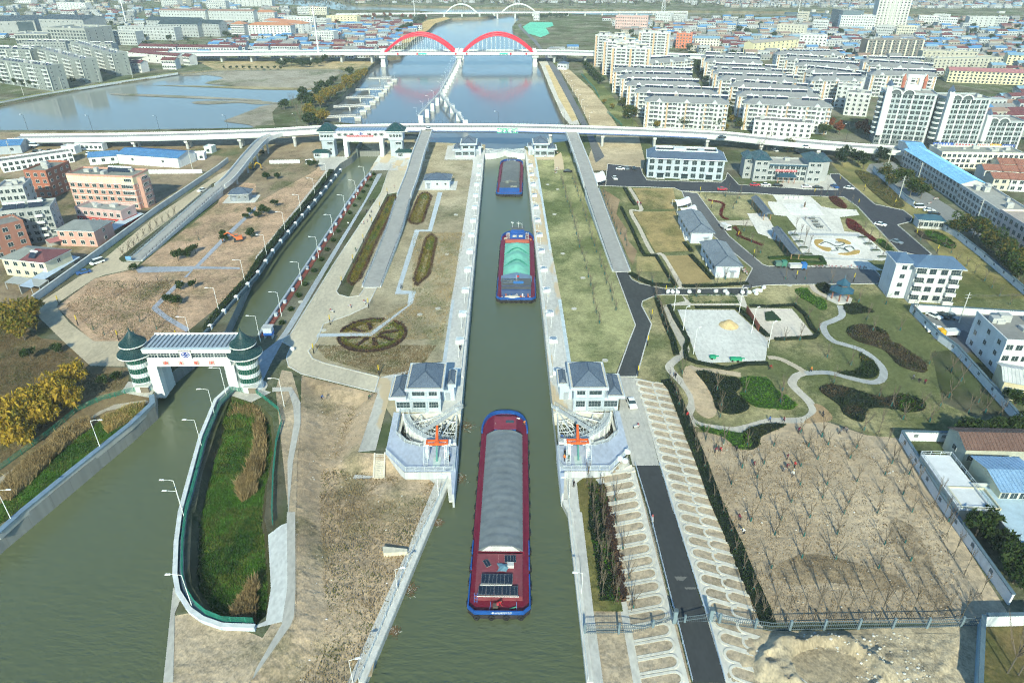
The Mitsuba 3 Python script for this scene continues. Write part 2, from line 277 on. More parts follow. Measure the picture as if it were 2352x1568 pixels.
# --- left of the lock
sheet('earth_bank', [(-58.5,152.3),(-55.6,151.2),(-49.8,137.3),(-47.6,128.9),(-44.8,115.2),(-41,99.8)] + [(-40.9,99.8),(-36.1,81.4),(-34.8,75.6),(-34.9,73.9),(-37.7,65.3)] + [(-75, 15)] + [(-51.5,64.1),(-54.8,76),(-52.4,76.6),(-40.3,72.3)] + [(-39,71.7),(-36.5,81.4),(-41.2,99.8)] + [(-42.5,99.8),(-57.5,143.1)], gcol(TAN, 5, 1, 1))
sheet('island_soil', [(-91,416.9),(-55.6,413.7),(-12.5,399.8)] + [(lock_l, 392), (lock_l, 100)] + [(-32.3,141.8),(-57.6,153.4),(-57.2,167.3)] + [(-54.8,175.5),(-49.4,196.4),(-48,339.6)] + [(-67.6,339.8),(-68.2,290.2),(-68.3,254.1),(-68.8,224.8),(-69.4,195.1),(-70.7,171.7)] + [(-67.2,368.8)], gcol(DRY, 5, 1, 1))
sheet('west_soil', [(-130.4,313.2)] + [(-129.1,367.3),(-100,367),(-82,358)] + [(-86.1,340),(-87.2,264.2),(-85.9,218.3)] + [(-84.7,208.4),(-91.6,173.3),(-91.8,167.7),(-116.2,168),(-138.3,189.8),(-137.4,210.8),(-127.4,218.8),(-127.4,225.5),(-124.8,289.4)], gcol(SOIL, 6, 1, 0))
sheet('west_bank', [(-154.9,188.6),(-131.4,170),(-123.6,168.1),(-109.5,154.5),(-99.2,153.9),(-94.8,144.5),(-87,140.5),(-84.4,135.9),(-86.1,127.3),(-93.3,100.4)] + [(-150, 62), (-185, 100)], gcol((.20, .15, .085), 5, 2, 2))
sheet('yard_earth', [(-306,426.4),(-239.9,425.7),(-152,430)] + [(-153,432),(-114,438),(-97.7,366.9),(-94.1,341.7)] + [(-108.1,289.2)] + [(-117.3,318.2),(-143.1,325.6),(-151.4,275.5),(-146.3,228.7),(-148.8,195.2),(-156.2,190.7),(-202.8,250.9),(-274.1,342.2)], gcol((.25, .20, .135), 5, 2, 1))
sheet('farm_field', [(-264,673),(-309,739),(-253,750)] + [(-181,730),(-123,737),(-121,678),(-153,679),(-200,679)], gcol((.33, .26, .15), 4, 2, 0))
# --- right of the lock
sheet('lawn', [(lock_r, 380), (20, 380)] + [(41,372.6),(38.7,338.6),(37.8,306.3),(37.6,215.1),(38.1,175.7),(34.6,166.2)] + [(28,147.9),(26.2,148.7),(16.9,155.3)] + [(lock_r, 150)], gcol(LAWN, 5, 4, 0))
sheet('park_ground', [(43.6,311.2),(78.7,309.1),(101.1,297.5),(118.8,298.9)] + [(130,295.6),(151.9,295.3),(167.2,277.4),(144,231.5),(124.8,203.5),(167.8,198)] + [(145.7,165),(116.4,159.3),(106.1,135.5),(116.3,120.9),(88.6,122),(83.5,121.7),(76.3,127.9),(69,128.8)] + [(60.2,125.6),(43.4,123.7),(43.4,134.4),(40.2,144),(33.6,147.6),(39.7,166.2)] + [(39.7,166.2),(43,176.3),(42.2,188.4),(41.9,214.1)], gcol((.31, .275, .15), 6, 5, 0))
sheet('planting_field', [(43.9,136.2),(43.6,124.5),(53.3,123.6)] + [(60.8,127.2),(72.4,129.7),(81.6,122.9),(88.6,121.6),(85.1,94.5)] + [(85.6,98.3),(82.8,73.4),(81.6,73),(41.6,73.7)] + [(41.2,72.2),(40.9,98.9)], gcol(TAN, 4, 0, 1))
sheet('damp_soil', smooth_pts([(47.5,84.7),(52.3,87.5),(56.4,88),(62.5,86),(68.6,82.5),(68.6,80.4),(63.4,79.8),(56.7,81.5),(48.9,81.1)]), gcol((.27, .21, .14), 6))
sheet('damp_soil', smooth_pts([(74.7,96.7),(77.6,94.1),(76.6,87.4),(74.2,75.6),(71.7,75.6),(71,83.4),(71.8,92.2)]), gcol((.30, .24, .165), 6))
sheet('rubble_ground', [(39.8,72.6),(42.1,72),(54.4,72),(76.9,73.3),(70,62.7),(38.7,62.1),(33.9,62.2),(29,62.2),(38.6,69.9)], gcol((.43, .36, .25), 6, 0, 1))
sheet('rough_ground', [(77.3,73.2),(87.2,73.3),(82.6,62),(69.7,62.1)], gcol((.15, .11, .05), 5, 3, 2))
sheet('east_strip', [(55.9,418),(80.3,414.9),(74,358.4),(69.2,338.3),(46.4,338.5),(36.6,338.6),(44.7,363.1)], gcol((.42, .35, .24), 4, 0, 1))
sheet('east_verge', [(169.3,350.9),(189.3,354.9)] + [(194.6,336.8),(185.1,293.4),(166.7,196.3),(163.5,191.6),(140.3,190.4),(157.2,229.3),(167.2,277.4),(158.9,293.7),(166.8,337.1)], gcol((.24, .21, .09), 5, 4, 1))
sheet('river_slope', [(33,727),(44,735),(48,544),(48,442),(38,445),(36,558),(35,676)], pcol((.52, .50, .44), 2), 'pave_mat')
sheet('terrace_soil', [(40,705),(46,704),(48,458),(44,452),(41,535)], gcol((.47, .37, .20), 3))
sheet('east_bank_soil', [(52,676),(61,676),(72,543),(71,438),(63,437),(54,439),(55,534)], gcol((.42, .34, .22), 4, 0, 1))
sheet('green_strip', [(73,676),(79,676),(82,572),(83,501),(85,437),(74,437),(72,490),(70,552)], gcol((.22, .22, .10), 4, 5, 1))
# netted mound of earth beside the river
_net = [(42,1170),(76,1169),(74,1106),(61,1073),(62,998),(48,951),(33,998),(28,1090)]
sheet('green_netting', _net, gcol((.10, .42, .30), 3))
sheet('reed_flat', [(-138,862),(-123,884),(-111,906),(-103,1035),(-102,1132),(-84,1225),(-96,1267),(-124,1206),(-128,1050),(-139,954)], gcol((.38, .28, .13), 5, 0, 0), clip=True)
# mud flats standing out of the pond
def mud(pts, c=(.25, .235, .195)): sheet('mud_flat', smooth_pts(pts, k=3), gcol(c, 5, 1, 1), z=-1.05 + _lvl[0], clip=False)
mud([(-289,648),(-264,673),(-229,676)] + [(-174,679),(-150,672),(-151,606),(-157,579),(-178,580),(-200,582)] + [(-217,594),(-252,610),(-245,636),(-267,654)])
mud([(-228,523),(-224,531),(-184,531)] + [(-166,524),(-157,522),(-180,518)] + [(-194,524),(-215,518)])
mud([(-183,461),(-181,474),(-175,502)] + [(-173,512),(-157,522),(-159,496),(-155,474),(-144,441),(-155,438)] + [(-162,449),(-175,456)])
mud([(-305,562),(-273,558),(-227,548),(-186,536),(-184,532),(-232,541),(-278,551),(-301,557)])
mud([(-304,601),(-282,600),(-203,593)] + [(-159,584),(-157,577),(-199,580)] + [(-252,592),(-291,600)], (.27, .24, .15))
# --- pavings
sheet('lock_deck', [(lock_l, 133), (lock_l, 382)] + [(-16.1,359),(-16.6,234.5)] + [(-16.8,193.1),(-16.8,155.8)] + [(-28.6,118.7),(-32.3,118.1),(-32.5,148.1),(-29.1,147.8)] [2:] + [(-19.5, 150), (-19.5, 133)], pcol(CONC, 2), 'pave_mat')
sheet('lock_deck', [(lock_r, 133), (lock_r, 382)] + [(16.9,362.5),(17.2,234.1)] + [(17.7,192.7),(17.5,155)] + [(22.4, 133)], pcol(CONC, 3), 'pave_mat')
sheet('yard', [(28.2,147.7),(33.3,147.3),(33.6,144),(32.7,113.8),(32.8,112.9),(27.5,112.9),(27,112.9),(27.1,132.8),(28.4,139.2)], pcol(CONC2, 2), 'pave_mat')
sheet('sandy_yard', [(-32.3,148.1),(-28.6,148),(-28.5,145.8),(-28.6,133.4),(-28.6,118.7),(-32.3,118.1)], pcol(CONC2, 3), 'pave_mat')
sheet('access_road', [(37.9,213.7),(41.9,214.1),(42.4,207.8),(44.7,204.4),(51.8,200.5),(78.8,200.6),(77,195),(50.9,196.1),(48.4,195.7),(43.1,191.5),(42.2,188.4),(43,176.3),(39.7,166.2)] + [(33.8,147.8),(28.6,147.9)] + [(34.8,166.2),(38.2,175.7)], pcol(ASPH), 'pave_mat', kerb=CONC)
sheet('park_road', [(76.9,200.2),(86.4,203)] + [(124.4,203.5),(126.4,206.9),(127.1,213.6),(125.6,223.6),(112.9,225.7),(111.3,218),(91.6,218.2)] + [(90.2,220.1),(86.3,247.6),(87.3,300.8),(81.1,304.1),(77.6,272.8),(80.4,247.7),(85.6,216.4)], pcol((.12, .125, .13)), 'pave_mat', kerb=CONC)
sheet('asphalt_road', [(43.3,312.9),(48.5,321.6),(53.4,350.5),(69.2,344.2),(68.2,332.5),(68.3,321.4),(102.8,317.5),(106.4,322.8),(110.6,333.9),(110,313.9),(122.7,310.3)] + [(151,305),(160.6,331.4),(164.9,331.4),(160.5,284.6),(168.7,276.6),(168.2,267.8),(164.6,262.6),(157.4,258.9),(154.3,228.3),(150,226.3),(144,231.5),(151.6,281.8),(151.5,294.6),(118.9,298.9)] + [(119.1,299.7),(102.5,302.3),(81.1,304.1),(78.7,309.1)], pcol((.050, .056, .068)), 'pave_mat', kerb=CONC)
sheet('car_park', [(130.2,317.1),(159.3,329.5),(157.1,316.8),(153.5,304.9),(137.9,305.9),(129.3,310.2)] , pcol(CONC2, 2), 'pave_mat')
sheet('street', [(181,337)] + [(188.3,349),(202.7,353),(192.3,301.2),(189.9,261),(184.9,215.2),(177,203.7),(182.5,241.9),(179.3,269),(180.1,290.4)], pcol((.21, .22, .22)), 'pave_mat')
sheet('lower_road', [(27.6,112.9),(32.6,112.9)] + [(32.7,99),(32.7,77.6),(33,73.8),(32.7,63.1),(27.8,63.2),(27.9,73.8),(27.7,77.7),(27.8,99)], pcol((.05, .055, .06)), 'pave_mat')
sheet('road_patch', [(29.4,83.2),(31.6,83.1),(30.7,82.2),(29.6,82.4)], pcol((.16, .16, .15)), 'pave_mat'); sheet('road_patch', [(30.5,80.8),(32.6,80.8),(32.5,80.4),(30.8,80.4)], pcol((.17, .17, .16)), 'pave_mat')
sheet('quay_path', QR, pcol(CONC, 0), 'pave_mat', z=-1.93)
sheet('quay_path', QL, pcol(CONC, 0), 'pave_mat', z=-1.93)
sheet('canal_pier', [(-57.4,81.8),(-56.1,80.9),(-55.1,79.3),(-54.9,76.5),(-50,64.1),(-51.5,64.1)], pcol(CONC2), 'pave_mat')
for e_ in ([(lock_l - .5, 104.6)] + [(p[0] - .45, p[1]) for p in [(-11.7,111.7),(-21.8,65)]], [(lock_r + .5, 104.6)] + [(p[0] + .45, p[1]) for p in [(12.3,101.3),(12.2,64.7)]]):
    struct('quay_coping', MB().bar((*e_[1], -1.95), (*e_[2], -1.95), 1.0, .5, pcol((.62, .62, .59))).bar((*e_[0], -1.95), (*e_[1], -1.95), 1.0, .5, pcol((.62, .62, .59))), 'pave_mat')
sheet('planting_bed', [(14.9,109.9),(16.6,111.6),(22.2,111.5),(22.5,101.2)] + [(22.5,101.2),(22.6,77.5),(14.7,77.7),(15.1,101.2)] + [(14.7,101.3)], gcol((.19, .16, .06), 5, 4, 1), z=-1.91)
sheet('river_road', [(44,704),(43,751),(43,785),(35,920),(22,1090),(22,1124),(28,1151),(26,1090),(41,908),(46,759),(51,676),(53,439),(53.6,365.2),(47.4,352.3),(49.4,412.5)], pcol((.13, .14, .15)), 'pave_mat')
# left side roads
sheet('earth_road', [(-132.5,340.6),(-132.8,367.8)] + [(-140.6,333),(-144.5,270),(-142.5,222.8),(-145.2,191.3),(-139.4,182.6),(-124.2,168.1)] + [(-109.7,154.8),(-100.4,154.4),(-108,167.9),(-115.6,168)] + [(-115.6,168),(-128.4,179),(-138.3,189.8),(-139.1,193.6),(-137.4,210.8),(-135.5,213.4),(-127.8,218.8),(-128.5,224.5),(-135,224.6),(-137.6,227.6),(-137.9,230.6),(-136.7,272.6),(-137.9,318.5)], pcol((.50, .43, .31)), 'pave_mat')
sheet('site_road', [(-58.4,351.8),(-48,339.6),(-48.6,304),(-53.1,300.8),(-53.9,227.6),(-54.3,199.7),(-53,197.3),(-49.5,195.2),(-46.3,196.4),(-45.6,202),(-41.7,202),(-42.5,188.7),(-47.1,182.9),(-53.4,177.5),(-52.9,167.2)] + [(-54,161.8),(-51.8,157.8),(-48.4,155.5),(-32.5,148.4),(-32.5,141.6),(-52.8,150.1),(-57.2,153.9),(-59,158.4),(-59.4,164.3)] + [(-63,167.4),(-61.4,171.6),(-60,219.9),(-56,304.1),(-57.4,330.2)], pcol((.54, .49, .38)), 'pave_mat', kerb=CONC)
sheet('canal_walk', [(-62.5,334),(-60.1,334),(-61.2,228.7),(-61.9,174.9),(-62.4,167.3)] + [(-62.3,155.7),(-61.7,145.1),(-64.6,143.2),(-66.9,150.3),(-66.3,161.4)] + [(-64.2,167.4),(-63.8,173.6),(-63,222.8),(-61.5,293.2)], pcol(GREY), 'pave_mat')
sheet('canal_walk', [(-87.2,340.1),(-86.8,328.6),(-87.5,265.5),(-88.1,225.1)] + [(-87.8,224.1),(-90.8,195.3),(-89.6,173.9),(-89.3,167.7),(-86.9,167.6),(-86.7,191.4),(-86.8,218.3)] + [(-89.3,229.1),(-89,269.4),(-89,326.8),(-89.3,340.1)], pcol(CONC2), 'pave_mat')
sheet('stone_path', [(-30.3,303.8),(-28.1,303.8),(-28.5,253.6),(-33.4,253.7),(-33.7,200.3),(-28.6,199.4),(-28.7,190.8),(-38.1,170.1),(-53.8,169.7),(-53.6,171.7),(-39,171.8),(-30.2,189.3),(-30.7,197.4),(-35.2,197.5),(-35.3,255.5),(-30.1,255.5)], pcol((.47, .53, .58)), 'pave_mat')
sheet('stone_path', [(-106.8,284.8),(-105.5,280.5),(-106.3,220.5),(-92,219.3),(-91.1,217.9),(-102.8,218.1),(-107.3,218.1),(-106.8,211.3),(-107.9,211.3),(-107.7,216.3),(-124.9,215.1),(-127,217.9),(-126.2,220.2),(-107.8,220.5),(-108,254.5)], pcol((.33, .36, .42)), 'pave_mat')
sheet('stone_path', [(-107,208.3),(-106.9,204.4),(-106.9,189),(-101.6,183.5),(-91.7,175.2),(-91.6,172.9),(-101,180.7),(-108.2,187.6),(-108.7,189.4),(-108.5,208.3)], pcol((.36, .39, .46)), 'pave_mat')
sheet('bank_path', [(-58.5,143.9),(-53.7,144),(-49.8,137.3),(-47.6,128.9),(-45.7,115.2),(-42.5,99.8)] + [(-41.2,99.8),(-36.3,81.4),(-35,75.6),(-35.1,73.9),(-38,65.3)] + [(-38.3,63.4),(-38.3,66.2)] + [(-36.6,74.3),(-37.3,75.6)] + [(-38,81.4),(-42.8,99.8)] + [(-42.6,99.8),(-46.9,115.2),(-49.2,129.3),(-51.1,135.5),(-54,142.1),(-58,141.9)], pcol(CONC2, 0), 'pave_mat')
sheet('bank_slab', [(-43,96.3),(-42,96.9),(-37.7,81.4),(-36.7,74.6),(-40.1,73.6),(-40.6,73.5),(-40.7,74),(-39.4,74.8),(-40.5,81.4),(-44.7,93.8)], pcol((.66, .68, .66), 0), 'pave_mat')
sheet('bank_path', [(-105.8,109.3),(-102.8,117.7),(-100.3,124.2),(-98.2,129.5),(-96.9,133.8),(-94.3,136.9),(-87.8,138.7),(-85.8,137.7),(-89.1,136.4),(-95.1,134.2),(-97.4,129.9),(-98.7,126.6),(-100.1,122.2),(-102.9,114.1),(-104.5,107.3)], pcol((.40, .36, .29), 0), 'pave_mat')
sheet('gate_apron', [(-95.5,142.1),(-96,147),(-89.2,145.4),(-87.4,142),(-87.2,139.6)], pcol(CONC2), 'pave_mat')
sheet('gate_apron', [(-67.9,141.8),(-62.7,144.1)] + [(-58.2,141.7),(-59.4,140.2),(-61.7,137.4),(-64.3,136.6),(-66.7,137.5)], pcol(CONC2), 'pave_mat')
# lock-head yards upstream
sheet('gate_yard', [(-31.9,389.8),(-26.4,389.7),(-11,363.7),(-10.4,340.7),(-15.3,339.2),(-16.6,359.4),(-31.5,359.6)], pcol(CONC), 'pave_mat')
sheet('gate_yard', [(-101.8,367),(-84.3,366.8),(-81.9,360.2),(-85,340),(-91.5,340.1)], pcol(CONC2), 'pave_mat')
sheet('gate_yard', [(-67.8,368.8),(-62.3,371.1),(-48.9,366.4),(-48,339.6),(-67,339.8)], pcol(CONC, 1), 'pave_mat')
sheet('gate_yard', [(12.6,363.5),(26.9,365.5),(31,374.6),(31,358.9),(30.1,340.3),(25.1,338.8),(26.2,358.9),(17.3,359),(16.4,338.9),(11.5,338.9)], pcol(CONC, 1), 'pave_mat')
# park pavements
sheet('plaza', [(120.6,298),(136.8,295.5),(136.2,282),(139.6,279.1),(149.2,277.6),(147.5,270.7),(138.2,268.1),(132.9,251.8),(137.9,250.5),(139,244.7),(138.2,225.4),(133.6,222.5),(128.3,223.6),(128.7,217.8),(129.9,214),(112.6,217.5),(112.9,225.7),(107.8,227.8),(110.7,252),(115.2,253.8),(116.7,269.7),(112.2,271.1),(114.2,285.2),(115.5,288.9),(119.5,288.1)], pcol((.68, .66, .60), 2), 'pave_mat')
sheet('plaza_step', [(120.9,285.8),(134.8,285.7),(132.7,270.2),(119.2,271)], pcol((.78, .77, .73), 0), 'pave_mat')
sheet('plaza_border', [(122.3,269),(129.8,267.5),(128.2,252.4),(121,253.1)] , pcol((.36, .39, .41), 0), 'pave_mat')
sheet('plaza', [(122.8,268),(129.2,266.9),(127.8,253),(121.6,253.7)], pcol((.62, .61, .56), 2), 'pave_mat')
sheet('plaza_border', [(110.3,250.8),(137.1,248.8),(136,246.4),(109.9,248.5)], pcol((.42, .45, .47), 0), 'pave_mat')
sheet('plaza_border', [(111.9,226.2),(130.9,224),(130.2,222.6),(112.1,224.7)], pcol((.42, .45, .47), 0), 'pave_mat')
sheet('plaza', [(101.4,273.3),(110.4,273.8),(101,246.3),(100.5,247.4),(98.4,249.8)], pcol((.70, .68, .63), 2), 'pave_mat')
sheet('plaza', [(110.2,273.2),(108.6,268.5),(104.5,240.6),(100.7,245.1)], pcol((.70, .68, .63), 2), 'pave_mat')
sheet('plaza', [(86.6,264.1),(100.3,265.3),(99.4,258.3),(88,259.6)], pcol((.60, .55, .45), 2), 'pave_mat')
sheet('court', [(52.7,185.4),(70,185.2),(74,166.3)] + [(69.6,155.3),(51.5,154.1)], pcol((.66, .66, .62), 2), 'pave_mat')
sheet('court', [(74.6,186.2),(80.7,186.1)] + [(87.9,185.7),(88.1,169.3),(76.9,167.5)] + [(73.5,165.8)], pcol((.66, .60, .52), 2), 'pave_mat')
sheet('court', [(64.4,263.7),(70.7,264.3),(70.1,243.2),(64.1,240.5)], pcol((.70, .71, .69), 2), 'pave_mat')
sheet('court_path', [(48.7,188),(56,188.3),(72.2,188.1),(74.5,185.9),(75.8,194.2),(74.7,196.6),(73.3,194.2),(72.8,189.6),(58,189.4),(56.4,196),(56.4,191.3),(49,188.4)], pcol((.60, .56, .48), 2), 'pave_mat')
def trail(name, pts, w, c, mode=2): return sheet(name, strip(smooth_pts(pts, False, 4), w), pcol(c, mode), 'pave_mat')
trail('garden_path', [(49.8,187.6),(49.5,175.6),(49.6,166.1)] + [(49.3,160.6),(44.3,154.4),(43.1,151.2),(44.8,144.9),(45.7,140.5),(45.5,136.2),(43.1,130.9),(44.3,127.4),(48.9,125.7),(53.3,125.2),(61,128.1)] + [(63.7,128.5),(69.8,128.8),(73.2,131.8),(73.8,135.9),(72.9,140.6),(72.6,144.1),(75,147.6),(77.9,149.2)], 2.2, (.52, .49, .42))
trail('garden_path', [(77.9,149.2),(76.5,152.4),(73.6,156.3),(70.8,156.9)], 1.8, (.54, .47, .36))
trail('garden_path', [(77.8,148.9),(84.1,149.1),(89.5,145.9),(93.2,144.4),(96.2,145.8),(98.7,150),(99.1,155.5),(97.6,160.7),(94.4,163.7),(92.2,165.6)] + [(91.8,169.9),(93.3,175.1),(97.3,177.8),(101.4,181.2),(103.6,187.7)], 2.0, (.40, .42, .42))
trail('garden_path', [(102.8,192.3),(101.7,194.7),(100.2,197.9),(100.7,202.9)], 1.8, (.56, .50, .42))
trail('garden_path', [(58,309.4),(58.2,278.6),(53.3,277.3),(53.4,256.3),(53.6,230.5),(57.1,228.4),(57.6,200.9)], 1.6, (.55, .50, .41))
trail('garden_path', [(48.3,152.7),(50.2,151.1),(55.6,150),(60.8,148.3)], 2.2, (.50, .41, .29))
sheet('bare_patch', smooth_pts([(47.7,152.7),(49.5,149.5),(50.9,139.9),(50.2,132.1),(47.4,129.5),(45.4,132.6),(46.1,139),(45.4,146.4)]), gcol((.46, .36, .24), 4))
sheet('bare_patch', smooth_pts([(74.6,135.2),(76.6,133.6),(76.4,128.8),(71,127.5),(69.4,128),(73.8,131.8)]), gcol((.37, .26, .15), 4))
sheet('parking', [(122.3,179.6),(128.4,182.3),(154.8,178.5),(160.9,175.7),(152,162.9),(135.3,170.7),(121.8,165.7)], pcol((.20, .21, .21), 2), 'pave_mat')
sheet('parking', [(120.7,167.1),(132.6,171.5),(133.9,163.3),(125.9,158.6)], pcol((.10, .11, .13), 2), 'pave_mat')
# dark turned earth, lawns and grass squares of the garden
sheet('garden_lawn', [(59.4,308.5),(78,308.3),(73.7,279.8),(59.5,278.6)], gcol((.33, .25, .12), 4, 2))
sheet('garden_lawn', [(54,275.9),(72,276.3),(67.1,232.4),(54.9,231)], gcol((.34, .26, .12), 4, 2))
sheet('garden_lawn', [(57.8,227.9),(66.9,228.3),(68.8,205.8),(58.6,202.5)], gcol((.31, .235, .11), 3, 1))
sheet('garden_lawn', [(47.6,227.5),(54.1,226.9),(54.7,214.4),(44.9,214.1)], gcol((.33, .27, .13), 4, 3))
sheet('mulch', [(44.7,307.8),(47.8,301.3),(50.9,291.9),(46.7,273.2),(48,255.2),(46.6,243.5),(48.4,232.6),(44.7,219.7),(44.2,228.5),(43.9,283)], gcol((.30, .22, .14), 4, 0, 1))
# ================= the lock: gatehouses, gates, barges =================
WALL, WALL2, ROOF, STEEL, WHITE, GLASS = C(.50, .57, .64), C(.42, .48, .54), C(.10, .14, .20, .4), C(.55, .60, .62, .35), C(.80, .81, .80, .5), C(.03, .05, .06, .06)
ORANGE, RUBBER, BLUEP, DRED, WINE = C(.75, .13, .03, .4), C(.018, .018, .02, .8), C(.015, .085, .33, .4), C(.16, .012, .035, .45), C(.21, .05, .065, .55)
def window_mb(w, h, frame=C(.30, .34, .36, .4), glass=GLASS, bars=1, d=.08, hb=0):
    """A window in its own frame, facing -y, its middle at the origin: proud frame, recessed pane, glazing bars."""
    m = MB(); t = .09
    m.box(0, 0, -h / 2, w, d, t, frame).box(0, 0, h / 2 - t, w, d, t, frame).box(-w / 2 + t / 2, 0, -h / 2 + t, t, d, h - 2 * t, frame).box(w / 2 - t / 2, 0, -h / 2 + t, t, d, h - 2 * t, frame)
    m.box(0, .01, -h / 2 + t, w - 2 * t, d * .4, h - 2 * t, glass)
    for i in range(bars): m.box(-w / 2 + w * (i + 1) / (bars + 1), -.005, -h / 2 + t, t * .7, d * .7, h - 2 * t, frame)
    for i in range(hb): m.box(0, -.006, -h / 2 + h * (i + 1) / (hb + 1), w - 2 * t, d * .7, t * .7, frame)
    return m
_wc = {}
def window_ply(w, h, bars=1, hb=0, frame=C(.30, .34, .36, .4), glass=GLASS):
    k = (round(w, 2), round(h, 2), bars, hb, frame, glass)
    if k not in _wc: _wc[k] = window_mb(w, h, frame, glass, bars, hb=hb).ply('gloss')
    return _wc[k]
def put_window(key, x, y, z, w, h, face=0, bars=1, hb=0, **kw):
    """A window part centred at x, y, z; face = the yaw of the wall's outward normal measured from -y."""
    k = num(key + '__window'); scene[k] = {**window_ply(w, h, bars, hb, **kw), 'to_world': at(x, y, z, face)}; return k
def eave_roof(m, x0, y0, x1, y1, z, over=.55, h=.55, c=WALL, gutter=C(.62, .60, .54)):
    """The flat white eave slab with its gutter inside, which carries a hip roof."""
    m.box((x0 + x1) / 2, (y0 + y1) / 2, z, x1 - x0, y1 - y0, h, c)
    for a, b, w, d in (((x0 + x1) / 2, y0 + .1, x1 - x0, .2), ((x0 + x1) / 2, y1 - .1, x1 - x0, .2), (x0 + .1, (y0 + y1) / 2, .2, y1 - y0 - .4), (x1 - .1, (y0 + y1) / 2, .2, y1 - y0 - .4)):
        m.box(a, b, z + h, w, d, .25, c)
    m.box((x0 + x1) / 2, (y0 + y1) / 2, z + h, x1 - x0 - .4, y1 - y0 - .4, .04, gutter)
def hip_tiles(w, d, h, ridge, c, ridge_c=C(.07, .10, .15, .4), step=.45):
    """Hip roof with raised tile ribs on the slopes and ridge bars."""
    m = MB().hip(0, 0, 0, w, d, h, ridge, c); r = ridge / 2
    A = [(-w/2, -d/2, 0), (w/2, -d/2, 0), (w/2, d/2, 0), (-w/2, d/2, 0)]; E = [(-r, 0, h), (r, 0, h)]
    for a, e in ((A[0], E[0]), (A[3], E[0]), (A[1], E[1]), (A[2], E[1])): m.bar(a, e, .22, .2, ridge_c)
    m.bar(E[0], E[1], .25, .24, ridge_c)
    for s in (-1, 1):
        k = int(w / step)
        for i in range(1, k):
            x = -w / 2 + w * i / k; t = 1 if abs(x) <= r else (w / 2 - abs(x)) / (w / 2 - r)
            m.bar((x, s * d / 2, .03), (x, s * d / 2 * (1 - t), .03 + h * t), .09, .07, c)
        k = int(d / step)
        for i in range(1, k):
            y = -d / 2 + d * i / k; t = 1 - abs(y) / (d / 2)
            m.bar((s * w / 2, y, .03), (s * (w / 2 - (w / 2 - r) * t), y, .03 + h * t), .09, .07, c)
    return m
def railing(name, pts, z, label, cat='railing', h=1.1, c=STEEL, rails=4, step=2.0, group=None, solid=False, mesh_c=None):
    k = thing(name, label, cat, group); a, b = MB(), MB()
    for p, q in zip(pts[:-1], pts[1:]):
        for i in range(rails): b.bar((*p, z + h * (i + 1) / rails), (*q, z + h * (i + 1) / rails), .07, .07, c)
    for x, y, _ in along(pts, step): a.box(x, y, z, .1, .1, h + .05, c)
    part(k, 'post', a, kind='stuff'); part(k, 'rail', b, kind='stuff')
    return k
# ---- lower gatehouses (one builder, the right one mirrored about the waterway's axis)
def gatehouse(left, yo=0., yup=False):
    M_ = (lambda x: x) if left else (lambda x: .74 - x)
    sgn = 1 if left else -1
    where = ('downstream' if not yup else 'upstream') + ' end of the lock, ' + ('left' if left else 'right') + ' bank'
    k = thing('gatehouse', f'pale grey gatehouse with blue hip roofs, {where}', 'gatehouse')
    def bx(m, x0, x1, y0, y1, z0, z1, c): m.box(M_((x0 + x1) / 2), (y0 + y1) / 2 + yo, z0, abs(x1 - x0), y1 - y0, z1 - z0, c)
    w = MB()
    bx(w, -26.0, -15.6, 133.2, 143, 0, 3.7, WALL); bx(w, -22.4, -15.4, 132.9, 142, 3.7, 6.9, WALL); bx(w, -15.4, -12.4, 137.8, 144, 0, 3.9, WALL)
    bx(w, -22.6, -15.2, 132.6, 133.0, 3.2, 3.9, WALL2)
    for x in (-22.3, -18.6, -15.5): bx(w, x - .2, x + .2, 132.75, 133.2, 0, 6.9, WALL2)
    part(k, 'wall', w)
    e = MB(); 
    def er(x0, x1, y0, y1, z): eave_roof(e, min(M_(x0), M_(x1)), y0 + yo, max(M_(x0), M_(x1)), y1 + yo, z)
    er(-23.2, -14.3, 131.3, 142.8, 6.9); er(-27.4, -23.25, 132.6, 142.4, 3.7); er(-14.25, -11.9, 137.6, 144.6, 3.9)
    part(k, 'eave', e)
    for x0, x1, y0, y1, z, h, rd in ((-22.6, -14.9, 131.9, 142.2, 7.6, 2.5, 3.6), (-26.8, -23.3, 133.2, 141.8, 4.4, 1.5, 5.), (-14.1, -12.3, 138.2, 144, 4.6, .9, 4.)):
        W, D = x1 - x0, y1 - y0
        t = hip_tiles(D, W, h, rd, ROOF) if D > W else hip_tiles(W, D, h, rd, ROOF)
        r = num(k + '__roof'); scene[r] = {**t.ply('tile_mat'), 'to_world': at(M_((x0 + x1) / 2), (y0 + y1) / 2 + yo, z, math.pi / 2 if D > W else 0)}
    for x, ww in ((-24.2, 3.2), (-20.4, 3.0), (-17.0, 2.2)): put_window(k, M_(x), 133.12 + yo, 2.0, ww, 1.7, 0, 3, 1)
    for x, ww in ((-20.4, 3.0), (-17.0, 2.0)): put_window(k, M_(x), 132.82 + yo, 5.4, ww, 1.3, 0, 2)
    for y in (135, 138, 141): put_window(k, M_(-26.08), y + yo, 2.0, 2.0, 1.6, -math.pi / 2 * sgn, 1, 1)
    for y in (134.5, 137): put_window(k, M_(-15.32), y + yo, 5.4, 1.7, 1.3, math.pi / 2 * sgn, 1)
    d = MB(); bx(d, -14.6, -13.4, 137.68, 137.8, 0, 2.2, C(.33, .37, .42, .4)); part(k, 'door', d)
gatehouse(True); gatehouse(False); gatehouse(True, 231.5, True); gatehouse(False, 231.5, True)

